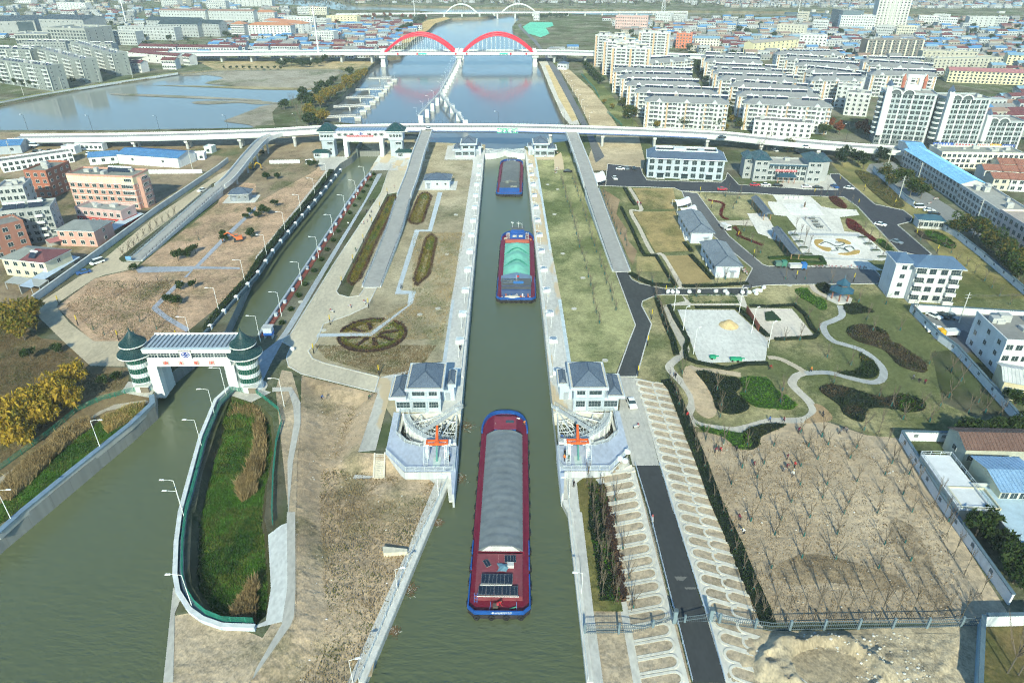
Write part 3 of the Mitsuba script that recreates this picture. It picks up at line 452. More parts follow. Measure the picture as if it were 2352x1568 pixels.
# ---- lower lock heads: raised concrete platform with the gate pit, wing wall, gate leaf, hoist, railings
def head(left):
    M_ = (lambda p: (p[0], p[1])) if left else (lambda p: (.74 - p[0], p[1]))
    s = 'left' if left else 'right'
    m = MB(); slab = [M_(p) for p in [(-10.5, 104.5), (-10.5, 119.98), (-12.6, 119.98), (-19.2, 119.98), (-22.3, 121.2), (-24.8, 124.4), (-24.7, 127.4), (-24.9, 132.9), (-26.6, 132.9), (-26.3, 117.6), (-21.3, 111.4), (-11.6, 111.4), (-10.9, 104.5)]]
    m.prism(slab, -7, .06, pcol((.52, .55, .58), 0), pcol((.44, .50, .60), 0))
    m.prism([M_(p) for p in [(-24.8, 132.9), (-13.5, 133), (-10.6, 134.5), (-10.6, 132.2), (-13, 132.4)]], -6, .06, pcol((.62, .62, .58), 0))
    struct('gate_platform', m, 'pave_mat')
    b = MB()
    for a, q in zip([(-24.2, 132), (-24.1, 127.4), (-24.2, 124.7), (-21.9, 121.8), (-19.1, 120.7)][:-1], [(-24.1, 127.4), (-24.2, 124.7), (-21.9, 121.8), (-19.1, 120.7)]):
        b.bar((*M_(a), .04), (*M_(q), .04), .5, .06, pcol((.60, .58, .50)))
    struct('pit_edge', b, 'pave_mat')
    pit = MB().poly([M_(p) for p in PIT], -3.52, C(.05, .06, .05, .12)); struct('pit_water', pit, 'water_mat')
    railing('gate_railing', [M_(p) for p in [(-26.1, 117.9), (-21.2, 111.7), (-11.4, 111.7), (-10.9, 113)]], .06, f'grey steel railing round the front edge of the {s} downstream gate platform')
    railing('gate_railing', [M_(p) for p in [(-19.0, 132.6), (-25.0, 132.6), (-24.8, 124.3), (-22.2, 121.0), (-19.2, 119.7), (-17.4, 119.7)]], .06, f'grey steel railing round the gate pit on the {s} bank')
    railing('gate_railing', [M_(p) for p in [(-10.8, 111.5), (-10.8, 119.5)]], .06, f'grey steel railing along the water edge of the {s} downstream gate platform')
    # sector gate leaf standing open in its pit
    k = thing('lock_gate', f'grey steel sector gate leaf standing open in its pit on the {s} bank', 'lock gate')
    leaf(k, M_, (-11.6, 133.4), 12.6, math.pi + .12, math.pi * 1.5 + .03, True)
    # orange hoist
    k = thing('gate_hoist', f'orange gate hoist between two white stair blocks on the {s} gate platform', 'hoist')
    f = MB(); fx = lambda x: M_((x, 0))[0]
    for x in (-16.9, -12.9):
        f.box(fx(x), 116.8, .06, .7, 2.6, 2.6, WHITE); f.box(fx(x), 118.6, 2.0, 1.9, 2.2, .15, WHITE)
    part(k, 'support', f)
    f = MB(); f.box(fx(-14.9), 117.4, 2.45, 4.6, .35, .4, ORANGE).box(fx(-14.9), 118.6, 2.45, 4.4, .3, .4, ORANGE)
    for x in (-17.1, -12.7): f.box(fx(x), 118, 2.4, .35, 1.5, .5, ORANGE)
    part(k, 'frame', f)
    part(k, 'boom', MB().tube((fx(-14.9), 117.4, 2.8), (fx(-15.1), 121.6, 4.4), .38, .26, ORANGE, 8).box(fx(-14.9), 117.4, 2.6, .9, .9, .7, ORANGE))
    part(k, 'ram', MB().tube((fx(-14.9), 117.2, 2.5), (fx(-14.8), 114.4, .4), .2, .2, C(.10, .30, .26, .4), 8).box(fx(-14.8), 114.6, .06, 1.6, 3, .12, C(.50, .60, .58)))
    for x in (-17.1, -12.6):
        st = MB()
        for i in range(7): st.box(fx(x), 115.2 - i * .32 + .2, 2.2 - i * .34, .75, .26, .05, STEEL)
        for q in (-.4, .4): st.bar((fx(x) + q, 115.6, 2.5), (fx(x) + q, 113.3, .1), .06, .1, STEEL).bar((fx(x) + q, 115.6, 3.4), (fx(x) + q, 113.3, 1.0), .05, .05, STEEL)
        part(k, 'stair', st)
def leaf(k, M_, P, R, a0, a1, walk, zt=.2, zb=-5):
    """Sector gate: curved skin plate, ribs, radial trusses back to the hinge post, walkway with railings."""
    pt = lambda r, a, z: (*M_((P[0] + r * math.cos(a), P[1] + r * math.sin(a))), z)
    n = 18; A = [a0 + (a1 - a0) * i / n for i in range(n + 1)]
    sk = MB()
    for a, b in zip(A[:-1], A[1:]): sk.quad(pt(R, a, zb), pt(R, b, zb), pt(R, b, zt), pt(R, a, zt), C(.70, .73, .73, .4)).quad(pt(R - .12, a, zb), pt(R - .12, b, zb), pt(R - .12, b, zt), pt(R - .12, a, zt), C(.6, .63, .63, .4))
    part(k, 'skin_plate', sk)
    rb = MB()
    for i in range(0, n + 1, 2): rb.bar(pt(R + .12, A[i], zb), pt(R + .12, A[i], zt + .3), .22, .22, C(.72, .75, .76, .4))
    rb2 = [(pt(R + .1, a, zt), pt(R + .1, b, zt)) for a, b in zip(A[:-1], A[1:])]
    for p, q in rb2: rb.bar(p, q, .3, .25, C(.72, .75, .76, .4))
    part(k, 'rib', rb, kind='stuff')
    t = MB(); V = C(.60, .64, .65, .4)
    t.tube((*M_(P), zb), (*M_(P), zt + .6), .45, .45, V, 8)
    for z in (zt - .3, zt - 2.4):
        for a in (A[0], A[4], A[9], A[14], A[18]): t.tube(pt(.4, a, z), pt(R - .2, a, z), .16, .16, V, 5)
        for r in (R * .35, R * .68):
            for a, b in zip(A[:-1:3], A[3::3]): t.tube(pt(r, a, z), pt(r, b, z), .11, .11, V, 4)
    for i in range(0, n, 3):
        for r0, r1 in ((R * .35, R * .68), (R * .68, R - .2)):
            t.tube(pt(r0, A[i], zt - .3), pt(r1, A[i + 3], zt - 2.4), .09, .09, V, 4); t.tube(pt(r1, A[i], zt - 2.4), pt(r0, A[i + 3], zt - .3), .09, .09, V, 4)
            t.tube(pt(r1, A[i], zt - .3), pt(r1, A[i], zt - 2.4), .09, .09, V, 4)
    part(k, 'truss', t)
    w = MB(); r = MB()
    for a, b in zip(A[:-1], A[1:]):
        w.quad(pt(R - 1.3, a, zt + .1), pt(R - 1.3, b, zt + .1), pt(R - .1, b, zt + .1), pt(R - .1, a, zt + .1), C(.45, .49, .51))
        for rr in (R - 1.3, R - .1):
            for h in (.5, .8, 1.1): r.bar(pt(rr, a, zt + h), pt(rr, b, zt + h), .05, .05, STEEL)
            r.bar(pt(rr, a, zt + .1), pt(rr, a, zt + 1.15), .06, .06, STEEL)
    if walk:
        am = (a0 + a1) / 2; ca = M_((math.cos(am + math.pi / 2), math.sin(am + math.pi / 2))); o = M_((0, 0)); ca = (ca[0] - o[0], ca[1] - o[1])
        p, q = pt(-1.5, am, zt + .15), pt(R - 1.2, am, zt + .15)
        w.bar(p, q, 1.2, .1, C(.45, .49, .51))
        for s in (-.6, .6):
            for h in (.5, .8, 1.1): r.bar((p[0] + ca[0] * s, p[1] + ca[1] * s, p[2] + h), (q[0] + ca[0] * s, q[1] + ca[1] * s, q[2] + h), .05, .05, STEEL)
            for i in range(8): u = i / 7; x, y = p[0] + (q[0] - p[0]) * u + ca[0] * s, p[1] + (q[1] - p[1]) * u + ca[1] * s; r.box(x, y, p[2], .06, .06, 1.1, STEEL)
    part(k, 'walkway', w); part(k, 'handrail', r)
head(True); head(False)
for left in (True, False):      # the upstream gate, shut across the chamber
    M_ = (lambda p: (p[0], p[1])) if left else (lambda p: (.74 - p[0], p[1]))
    k = thing('lock_gate', f'grey ribbed steel gate leaf shut across the upstream end of the lock, {"left" if left else "right"} half', 'lock gate')
    leaf(k, M_, (-12.0, 386.5), 13.4, -math.pi / 2 + .12, -.40, False, zt=-.3)
# stairs beside the platforms
def steps(label, p, q, n, z0, z1, w):
    k = thing('concrete_stair', label, 'stair'); p, q = np.array(p), np.array(q); m = MB(); a = math.atan2(q[1] - p[1], q[0] - p[0])
    for i in range(n):
        c = p + (q - p) * (i + .5) / n; z = z0 + (z1 - z0) * (i + .5) / n
        m.box(c[0], c[1], z - .5, math.dist(p, q) / n, w, .5, pcol((.62, .58, .48)), a)
    part(k, 'step', m, 'pave_mat', kind='stuff')
    s = MB(); d = np.array([-math.sin(a), math.cos(a)]) * (w / 2 + .15)
    for g_ in (-1, 1): s.bar((*(p + d * g_), z0 + .1), (*(q + d * g_), z1 + .1), .3, .35, pcol((.66, .62, .52)))
    part(k, 'side_wall', s, 'pave_mat')
steps('pale concrete stair down from the sandy yard beside the left gate platform', *[(-27.5,117.7),(-27,111.9)], 14, .05, -1.9, 1.9)
steps('pale concrete stair beside the asphalt ramp, right of the gate platform', *[(27,112.1),(22.1,110.7)], 14, .05, -1.9, 1.4)

# ---- barges
def tyre_mb(r=.52, t=.19, n=12, k=6):
    m = MB(); v = []; f = []
    for i in range(n):
        for j in range(k):
            a, b = 2 * math.pi * i / n, 2 * math.pi * j / k
            v.append((t * math.sin(b), (r - t + t * math.cos(b)) * math.cos(a), (r - t + t * math.cos(b)) * math.sin(a)))
            f.append((i * k + j, (i + 1) % n * k + j, (i + 1) % n * k + (j + 1) % k, i * k + (j + 1) % k))
    return m.add(v, f, RUBBER)
TYRE = tyre_mb().ply('paint', True)
def hull_outline(L, W, bow=8, sq=1.2):
    w = W / 2; o = [(-w + sq, 0), (w - sq, 0), (w, sq), (w, L - bow)]
    o += [(w * math.cos(t) ** .7, L - bow + bow * math.sin(t) ** .9) for t in np.linspace(.15, math.pi / 2 - .1, 7)]
    return o + [(-x, y) for x, y in reversed(o[3:])] + [(-w, sq)]
def barge(label, L, W, tw, cargo, tarp_c, deck=DRED, tyres=12, name_txt=True):
    k = thing('barge', label, 'barge'); cargo0, cargo1, cw = cargo
    def P(name, m, mat='paint', smooth=False, label=None):
        q = part(k, name, m, mat, smooth, label); scene[q]['to_world'] = tw; return q
    o = hull_outline(L, W); w = W / 2
    P('hull', MB().prism(o, -2.6, -.05, C(.035, .03, .035, .6)))
    P('deck', MB().poly(o, 0, deck))
    # rubbing strake, and blue bulwarks round the bow and the stern
    r = MB()
    for a, b in zip(o, o[1:] + o[:1]): r.bar((*a, -.25), (*b, -.25), .22, .35, C(.03, .03, .035, .6))
    P('rubbing_strake', r)
    b = MB(); bow = [p for p in o if p[1] > L - 10]
    for p, q in zip(bow[:-1], bow[1:]): b.bar((p[0] * .985, p[1] - .1, .45), (q[0] * .985, q[1] - .1, .45), .35, .9, BLUEP)
    P('bow_bulwark', b)
    b = MB(); st = [(-w, 16), (-w, 1.2), (-w + 1.2, 0), (w - 1.2, 0), (w, 1.2), (w, 16)]
    for i, (p, q) in enumerate(zip(st[:-1], st[1:])):
        if i in (0, 4):      # broken into lengths along the sides
            for y0, y1 in ((1.2, 8), (9.5, 12), (13, 16)): b.bar((p[0] * .985, y0, .4), (p[0] * .985, y1, .4), .22, .8, BLUEP)
        else: b.bar((*p, .4), (*q, .4), .22, .8, BLUEP)
    P('stern_bulwark', b)
    for i in range(tyres):
        for s in (-1, 1):
            y = 3 + (L - 14) * i / (tyres - 1) + rnd.uniform(-.8, .8); q = num(k + '__hull__tyre')
            scene[q] = {**TYRE, 'to_world': tw @ T().translate([s * (w + .22), y, -.55 + rnd.uniform(-.25, .2)])}
    for i in range(4 if W < 12 else 7):
        n_ = 4 if W < 12 else 7; q = num(k + '__hull__tyre'); scene[q] = {**TYRE, 'to_world': tw @ T().translate([-w + 1.6 + (W - 3.2) * i / (n_ - 1), -.25, -.6]).rotate([0, 0, 1], 90).scale([1.15] * 3)}
    cm = MB()      # hatch coaming
    for s in (-1, 1): cm.box(s * cw / 2, (cargo0 + cargo1) / 2, 0, .25, cargo1 - cargo0, .9, deck)
    cm.box(0, cargo0, 0, cw + .25, .25, .9, deck).box(0, cargo1, 0, cw + .25, .25, .9, deck); P('coaming', cm)
    return k, P
def tarp(P, y0, y1, cw, h, c, ribs=None, name='tarpaulin', n=14, seed=1, peak=False):
    m = MB(); ny = max(8, int((y1 - y0) / .7)); v = []
    for j in range(ny + 1):
        y = y0 + (y1 - y0) * j / ny
        for i in range(n + 1):
            u = -1 + 2 * i / n; x = u * cw / 2
            z = .9 + h * (1 - abs(u) ** 2.2 if not peak else (1 - abs(u)) ** .8)
            if ribs: z += .09 * math.cos(2 * math.pi * y / ribs)
            z += .16 * (meshkit.noise((x * .5, y * .6, seed)) - .5) if 0 < i < n else -.25
            v.append((x, y, z))
    f = [(j * (n + 1) + i, j * (n + 1) + i + 1, (j + 1) * (n + 1) + i + 1, (j + 1) * (n + 1) + i) for j in range(ny) for i in range(n)]
    m.add(v, f, c)
    for y in (y0, y1):
        e = [(p[0], y, p[2]) for p in v if abs(p[1] - y) < 1e-6]
        m.add(e + [(0, y, .6)], [(i, i + 1, len(e)) for i in range(len(e) - 1)], c)
    P(name, m, 'paint', True)
ang = math.radians(1.0)
# near barge
BX = at(-1.35, 77.6, -2.35, -.022)
k, P = barge('long barge with smooth grey tarpaulin and solar panels on its stern, nearest the camera', 58.0, 10.7, BX, (13.2, 48.2, 8.5), None)
tarp(P, 13.2, 48.2, 8.6, 1.5, C(.17, .197, .215, .6), 2.2)
P('tarpaulin_end', MB().quad((-3.6, 13.1, .95), (3.6, 13.1, .95), (2.2, 13.15, 2.15), (-2.2, 13.15, 2.15), C(.55, .55, .56, .5)))
P('stern_house', MB().box(-.1, 7.6, 0, 8.3, 9.6, 1.1, WINE), label='faded wine red stern deckhouse roof')
def panel(P, x, y, z, w, h, a=0, tilt=.15, name='stern_house__solar_panel'):
    m = MB(); fr = C(.32, .34, .35, .3)
    c, s = math.cos(tilt), math.sin(tilt)
    def R(px, py, pz): return (px, py * c - pz * s, py * s + pz * c)
    B = MB().box(0, 0, 0, w, h, .05, fr)
    for i in range(2): B.box((i - .5) * w / 2 * .98, 0, .05, w / 2 - .04, h - .07, .01, C(.012, .02, .035, .12))
    ca, sa = math.cos(a), math.sin(a)
    for v, f, cc in zip(B.v, B.f, B.c):
        q = np.array([R(*p) for p in v]); q = np.c_[x + q[:, 0] * ca - q[:, 1] * sa, y + q[:, 0] * sa + q[:, 1] * ca, z + q[:, 2]]
        m.v.append(q); m.c.append(cc); m.f.append(f); m.n += len(v)
    P(name, m, 'gloss')
for i in range(4): panel(P, -2.55 + i * 1.38, 6.0, 1.7, 1.36, 2.4, 0, -.1)
for i in range(5): panel(P, -2.95 + i * 1.38, 3.5, 1.7, 1.32, 2.1, 0, -.1)
panel(P, -2.4, 10.0, 1.2, 1.0, 1.7, .5, 0); panel(P, 1.3, 10.9, 1.35, 1.0, 1.7, .05, 0); panel(P, 2.35, 10.9, 1.35, 1.0, 1.7, .05, 0)
P('panel_frame', MB().bar((-3.4, 4.75, 1.62), (2.2, 4.75, 1.62), .1, .1, WHITE).bar((-3.8, 2.4, 1.5), (3.4, 2.4, 1.5), .1, .1, WHITE).box(-3.5, 3, 0, .1, .1, 1.5, BLUEP).box(3.2, 3, 0, .1, .1, 1.5, BLUEP))
P('ladder', MB().bar((-4.3, 2.2, .1), (-4.3, 3.1, 1.6), .08, .08, BLUEP).bar((-3.8, 2.2, .1), (-3.8, 3.1, 1.6), .08, .08, BLUEP).box(-4.05, 2.3, .4, .5, .06, .06, BLUEP).box(-4.05, 2.6, .8, .5, .06, .06, BLUEP).box(-4.05, 2.9, 1.2, .5, .06, .06, BLUEP))
m = MB(); hv = [(x + .2 * math.sin(y * 3), y, 1.15 + .75 * max(0, 1 - abs(x - .5) / 1.0) * max(0, 1 - abs(y - 8.9) / 1.1) + .2 * meshkit.noise((x * 3., y * 3., 1))) for x in np.linspace(-.4, 1.3, 9) for y in np.linspace(8, 9.9, 9)]
m.add(hv, [(i * 9 + j, i * 9 + j + 1, i * 9 + j + 10, i * 9 + j + 9) for i in range(8) for j in range(8)], C(.12, .24, .32, .6)); P('folded_tarpaulin', m, label='crumpled blue tarpaulin heap')
P('water_tank', MB().box(1.9, 9.4, 1.1, 1.2, .9, .7, C(.5, .5, .5)))
P('deck_line', MB().box(-.3, 7.6, 1.1, .06, 9.4, .03, C(.35, .16, .17)))
P('bow_house', MB().box(.15, 51.4, 0, 5.0, 4.6, 1.9, BLUEP).box(.15, 51.5, 1.9, 5.2, 4.9, .14, C(.24, .035, .06, .5)).box(.15, 49.08, .9, 4.2, .06, .6, C(.62, .66, .7, .3)))
for x in (-1.3, 1.5): P('window', MB().box(x, 49.03, .95, 1.3, .06, .5, GLASS), 'gloss')
P('skylight', MB().box(1.2, 51.8, 2.04, 1.9, .9, .12, C(.05, .08, .10, .15)), 'gloss')
P('foredeck_plate', MB().poly([(-2.2, 54.3), (2.4, 54.3), (1.6, 56.2), (0, 56.9), (-1.5, 56.2)], .06, C(.22, .10, .06)))
P('bow_mast', MB().bar((2.1, 55.0, .9), (3.6, 54.6, .9), .25, .2, WHITE).box(-2.2, 50.9, 0, .1, .1, 2.2, WHITE))
P('rope_heap', ball(ball(MB(), -3.2, 48.7, .3, .9, .7, .6, C(.6, .58, .54)), 2.9, 48.6, .3, .7, .5, .5, C(.5, .42, .38)))
P('deck_gear', MB().box(-.6, 1.3, 0, .9, .8, .7, C(.10, .09, .08)).box(-.2, 1.4, .7, .4, .4, .3, C(.5, .06, .08)).tube((1.8, 1.0, .1), (3.0, 1.4, .2), .12, .12, C(.05, .25, .18)).tube((-1.6, .5, 0), (-1.4, 1.6, 1.2), .05, .05, BLUEP).tube((3.0, .5, 0), (3.0, 1.6, 1.2), .05, .05, BLUEP))
t = meshkit.text_mesh('8939', .42, .02); P('name', MB().add(np.c_[t.vertices[:, 0] + .75, -.13 - t.vertices[:, 2], t.vertices[:, 1] + .28], t.faces, WHITE))
# strokes for the characters painted on hulls and signs, on a 10 x 10 grid
GLYPH = {'xiang': '0,8 3,8 3,2 0,2 0,8|6,10 5,8|4,8 10,8 10,0 9,0|4,8 4,0|5.5,6 8.5,6 8.5,3 5.5,3 5.5,6', 'shui': '5,10 5,0 4,0|1,7 4,7 3,4 0,1|9,8 6,6|6,6 8,3 10,1',
         'chuan': '2,10 1,8|0.5,8 4,8 4,0|0.5,8 0.5,3 0,0|0,5 4.5,5|2,7 2.3,6|2,4 2.3,2|6,10 6,7 5,5|6,9.5 9,9.5 9,7 10,6|5.5,4 9.5,4 9.5,0 5.5,0 5.5,4', 'zha': '1,10 2,8.5|0,8 0,0|4,9 10,9 10,0 9,0|3,7 7,7 7,3 3,3 3,7|3,5 7,5|5,7 5,0'}
def glyph(m, ch, x, y, z, s, c, w=.09, vec=(1, 0)):
    for st in GLYPH[ch].split('|'):
        p = [tuple(map(float, a.split(','))) for a in st.split()]
        for a, b in zip(p[:-1], p[1:]): m.bar((x + (a[0] - 5) / 10 * s * vec[0], y + (a[0] - 5) / 10 * s * vec[1], z + a[1] / 10 * s), (x + (b[0] - 5) / 10 * s * vec[0], y + (b[0] - 5) / 10 * s * vec[1], z + b[1] / 10 * s), w * s, .05, c, up=(-vec[1], vec[0], 0))
m = MB()
for i, ch in enumerate(('xiang', 'shui', 'chuan', 'zha')): glyph(m, ch, -1.0 + i * .48, -.14, .25, .4, WHITE)
P('name', m)
# middle barge
BX2 = at(3.55, 197.8, -2.35, -.027)
k, P = barge('barge of sand under green netting with a blue wheelhouse, middle of the lock', 60.5, 12.7, BX2, (17, 51.2, 9.6), None, tyres=20)
P('hold', MB().box(0, 34, .05, 9.4, 34, .06, C(.30, .07, .06)).box(0, 50.4, .1, 9.2, 1.6, .75, C(.42, .12, .09)))
m = MB(); nx, ny = 20, 50; v = []
for j in range(ny + 1):
    for i in range(nx + 1):
        u = -1 + 2 * i / nx; y = 17.4 + 30 * j / ny; t_ = j / ny * 3.2
        bump = max(0, 1 - abs((t_ % 1.07) - .5) * 1.9) if t_ < 3.2 else 0
        z = .55 + (1.5 * bump + .9) * (1 - abs(u) ** 1.6) * min(1, (1 - j / ny) * 5 + .2) + .3 * meshkit.fbm((u * 3., y * .5, 2.))
        if (j // 16) % 2 and j % 16 == 0: z += .2
        v.append((u * 4.65, y, z))
m.add(v, [(j * (nx + 1) + i, j * (nx + 1) + i + 1, (j + 1) * (nx + 1) + i + 1, (j + 1) * (nx + 1) + i) for j in range(ny) for i in range(nx)], C(.17, .47, .38, .6)); P('netting', m, 'paint', True, label='pale green netting over heaps of sand')
m = MB()
for y0 in (26.5, 37.5):
    q = [(x, y0 + 1.1 * math.cos(x * .7) - abs(x) * .12, 2.0 - .09 * x * x + .45) for x in np.linspace(-4.6, 4.6, 13)]
    m.path(q, .2, C(.03, .26, .19), 5)
P('netting_seam', m)
tarp(P, 12.6, 17, 10.6, 1.2, C(.16, .24, .36, .6), None, 'blue_tarpaulin', peak=True)
P('stern_house', MB().box(0, 7.4, 0, 9.6, 9.6, 2.0, C(.05, .09, .2)).box(0, 9.2, 2.0, 10, 5.6, .12, C(.10, .11, .12)).box(0, 4.8, 1.9, 9.8, 2.2, .12, C(.10, .105, .11)))
for i in range(4): panel(P, -3.9 + i * 1.2, 10.4, 2.3, 1.1, 1.8, 0, -.12)
for i in range(3): panel(P, -3.9 + i * 1.2, 8.4, 2.3, 1.1, 1.8, 0, -.12)
P('blue_sheet', MB().box(.7, 8.5, 2.2, 3.4, 1.8, .08, C(.05, .22, .55, .5)))
P('flag', MB().tube((.2, 9.8, 2), (.2, 9.8, 4.2), .04, .04, WHITE).quad((.2, 9.8, 4.2), (.9, 9.9, 4.1), (.9, 9.9, 3.5), (.2, 9.8, 3.6), C(.6, .02, .02)), label='small red flag')
m = MB()
for i in range(16): m.box(-4.5 + i * .6, 1.4 + (i % 3) * .5, 0, .4, .4, .4 + .3 * ((i * 7) % 3), (C(.5, .5, .5), BLUEP, C(.4, .1, .05), WHITE)[i % 4])
P('deck_gear', m); P('dinghy', MB().add(*(lambda b: (b[0] * (2.6, .8, .5) + (-1.2, .6, .7), b[1]))(_ICO[1]), C(.55, .52, .46)))
P('wheelhouse', MB().box(.1, 53.6, 0, 6.0, 3.6, 2.7, BLUEP).box(.1, 54.4, 2.7, 5.0, 3.0, 1.5, BLUEP).box(.1, 54.4, 4.2, 5.4, 3.4, .14, C(.11, .12, .12)))
for x in (-1.1, 1.3): P('window', MB().box(x, 51.76, 1.5, 1.5, .08, .8, C(.45, .47, .45, .2)), 'gloss')
P('mast', MB().box(.4, 54.6, 4.3, .14, .14, 2.6, WHITE).box(.4, 54.6, 6.0, 1.6, .1, .12, WHITE).box(-2.0, 55.2, 4.3, .1, .1, 1.8, WHITE).box(-2.0, 55.2, 6.1, 1.1, .25, .2, WHITE).box(1.5, 54.4, 4.3, .05, .05, 2, WHITE).box(2.1, 54.2, 4.3, .05, .05, 2, WHITE))
for x in (-3.6, 3.8):
    m = MB()
    for y in (51.9, 53.0):
        for dx in (-.5, .5): m.box(x + dx, y, 0, .08, .08, 2.9, WHITE)
    for z in (.9, 1.9, 2.8): m.box(x, 51.9, z, 1.1, .06, .08, WHITE).box(x, 53, z, 1.1, .06, .08, WHITE)
    P('side_frame', m)
P('rope_heap', ball(ball(MB(), -4.6, 53, .3, .7, .6, .6, C(.5, .42, .3)), 4.8, 52.2, .3, .8, .6, .5, C(.5, .2, .1)))
# far barge
BX3 = at(2.2, 308, -2.35, -.034)
k, P = barge('barge with a ribbed dark grey hatch cover, farthest of the three in the lock', 59, 12.0, BX3, (15, 51.5, 9.2), None, tyres=22)
tarp(P, 15, 33, 9.3, 1.5, C(.14, .15, .15, .6), 1.6, 'hatch_cover', peak=True); tarp(P, 33.2, 51.5, 9.3, 1.4, C(.16, .17, .17, .6), 1.6, 'hatch_cover', peak=True)
m = MB()
for i in range(23): m.box(4.75, 15.5 + i * 1.6, .3, .18, .5, .9, C(.02, .02, .02)).box(-4.75, 15.5 + i * 1.6, .3, .18, .5, .9, C(.02, .02, .02))
scene[part(k, 'hatch_clamp', m, kind='stuff')]['to_world'] = BX3
P('stern_house', MB().box(0, 8.6, 0, 9.3, 9.6, 1.7, C(.10, .11, .115)).box(0, 3.4, 0, 9.4, 1.0, 1.9, BLUEP).box(-1.2, 12.6, 1.7, 1.5, 2.2, .8, C(.2, .22, .2)).box(2, 6.5, 1.7, 3, .5, .2, C(.5, .5, .4)))
P('wheelhouse', MB().box(.2, 54.2, 0, 4.6, 2.4, 2.2, BLUEP).box(.2, 52.96, 1.0, 3.6, .08, .8, C(.6, .65, .68, .3)).box(.2, 54.3, 2.2, 5, 2.8, .12, C(.11, .12, .12)))
P('mast', MB().box(.2, 56.5, 0, 3, .4, 2.2, C(.12, .13, .13)).box(-2.4, 56, 0, .1, .1, 3, WHITE).box(2.6, 56, 0, .1, .1, 3, WHITE))
# ================= bridges, old lock, guide walls =================
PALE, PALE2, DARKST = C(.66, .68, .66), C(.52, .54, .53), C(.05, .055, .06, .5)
def ribbon(pts, w, off=0):
    """(left, right) edge points of a strip along 3-D points."""
    p = np.array(pts, float); d = np.gradient(p[:, :2], axis=0); d /= np.linalg.norm(d, axis=1, keepdims=True); n = np.c_[-d[:, 1], d[:, 0]]
    q = p.copy(); q[:, :2] += n * off; a, b = q.copy(), q.copy(); a[:, :2] += n * w / 2; b[:, :2] -= n * w / 2; return a, b
def slab(m, pts, w, t, c, off=0, top=None):
    a, b = ribbon(pts, w, off); n = len(pts)
    for i in range(n - 1):
        m.quad(b[i], b[i + 1], a[i + 1], a[i], top or c)
        for e in (a, b): m.quad(e[i], e[i + 1], e[i + 1] - (0, 0, t), e[i] - (0, 0, t), c)
        m.quad(a[i] - (0, 0, t), a[i + 1] - (0, 0, t), b[i + 1] - (0, 0, t), b[i] - (0, 0, t), c)
    for i in (0, n - 1): m.quad(a[i], b[i], b[i] - (0, 0, t), a[i] - (0, 0, t), c)
    return m
def dense(pts, n=6):
    p = np.array(pts, float); t = np.arange(len(p)); u = np.linspace(0, len(p) - 1, (len(p) - 1) * n + 1)
    return np.array(smooth_pts([tuple(x) for x in p], False, n))
def lamp_prefab(h=8, arm=1.8, c=WHITE, double=False, r=.09):
    out = [('pole', MB().tube((0, 0, 0), (0, 0, h), r, r * .6, c, 6).ply('paint')), ('arm', MB().tube((0, 0, h), (arm, 0, h + .25), r * .6, r * .5, c, 5).ply('paint')),
           ('lamp_head', MB().box(arm + .35, 0, h + .15, .95, .32, .16, C(.8, .82, .82, .3), tx=.8).ply('paint'))]
    return out
LAMP = lamp_prefab(); LAMP5 = lamp_prefab(5.2, 1.0, r=.07); LAMPD = lamp_prefab(9.5, 1.6, DARKST, r=.1)
def lamps(prefab, pts, where, rot=None, z=0, group=None):
    for i, (x, y) in enumerate(pts):
        j = min(i, len(pts) - 2); a = math.atan2(pts[j + 1][1] - pts[j][1], pts[j + 1][0] - pts[j][0]) if len(pts) > 1 else 0
        place(prefab, 'street_lamp', f'{nth(i)} street lamp {where}', 'street lamp', at(x, y, z, rot if rot is not None else a + math.pi / 2), group or f'street lamps {where}'[:60])
# ---- the long white road bridge across the picture
main_pts = [(*p, z) for p, z in zip([(-274.5,391.9)] + [(-206.9,387.2)] + [(-138,388.8)] + [(-100.6,394.9)] + [(-54.3,397.4),(-20.3,397)] + [(4.5,396.2),(46,390.8)] + [(81.2,387.7)] + [(118.7,382.9)] + [(143.4,374.7)] + [(180.1,363.2)] + [(210.7,355.9)] + [(238.4,343.5)], (4.5, 6.2, 7.6, 8.3, 8.6, 8.6, 8.6, 8.6, 8, 7.2, 6.4, 5.6, 4.9, 4))]
mp = dense(main_pts, 5)
k = thing('road_bridge', 'long white concrete road bridge crossing the whole picture just beyond the lock', 'bridge')
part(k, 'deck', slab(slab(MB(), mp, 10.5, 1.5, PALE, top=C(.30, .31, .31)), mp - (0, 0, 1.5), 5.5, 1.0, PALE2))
for nm, o in (('parapet', 5.2), ('parapet', -5.2), ):
    part(k, nm, slab(MB(), mp + (0, 0, 1.0), .35, 1.6, C(.72, .74, .72), o))
part(k, 'blue_pipe', slab(MB(), mp[20:45] + (0, 0, -.8), .5, .4, C(.10, .16, .38, .4), -5.6))
for i, (x, y, a) in enumerate(along(mp[:, :2], 29, 12)):
    z = float(np.interp(x, mp[:, 0], mp[:, 2]))
    if -33 < x < -21 or -12 < x < 12 or -80 < x < -64: continue
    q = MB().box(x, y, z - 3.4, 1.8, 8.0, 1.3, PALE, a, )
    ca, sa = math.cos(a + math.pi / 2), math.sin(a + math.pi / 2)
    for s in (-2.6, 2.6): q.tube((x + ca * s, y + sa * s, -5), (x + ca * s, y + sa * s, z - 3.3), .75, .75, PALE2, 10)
    part(k, 'pier', q)
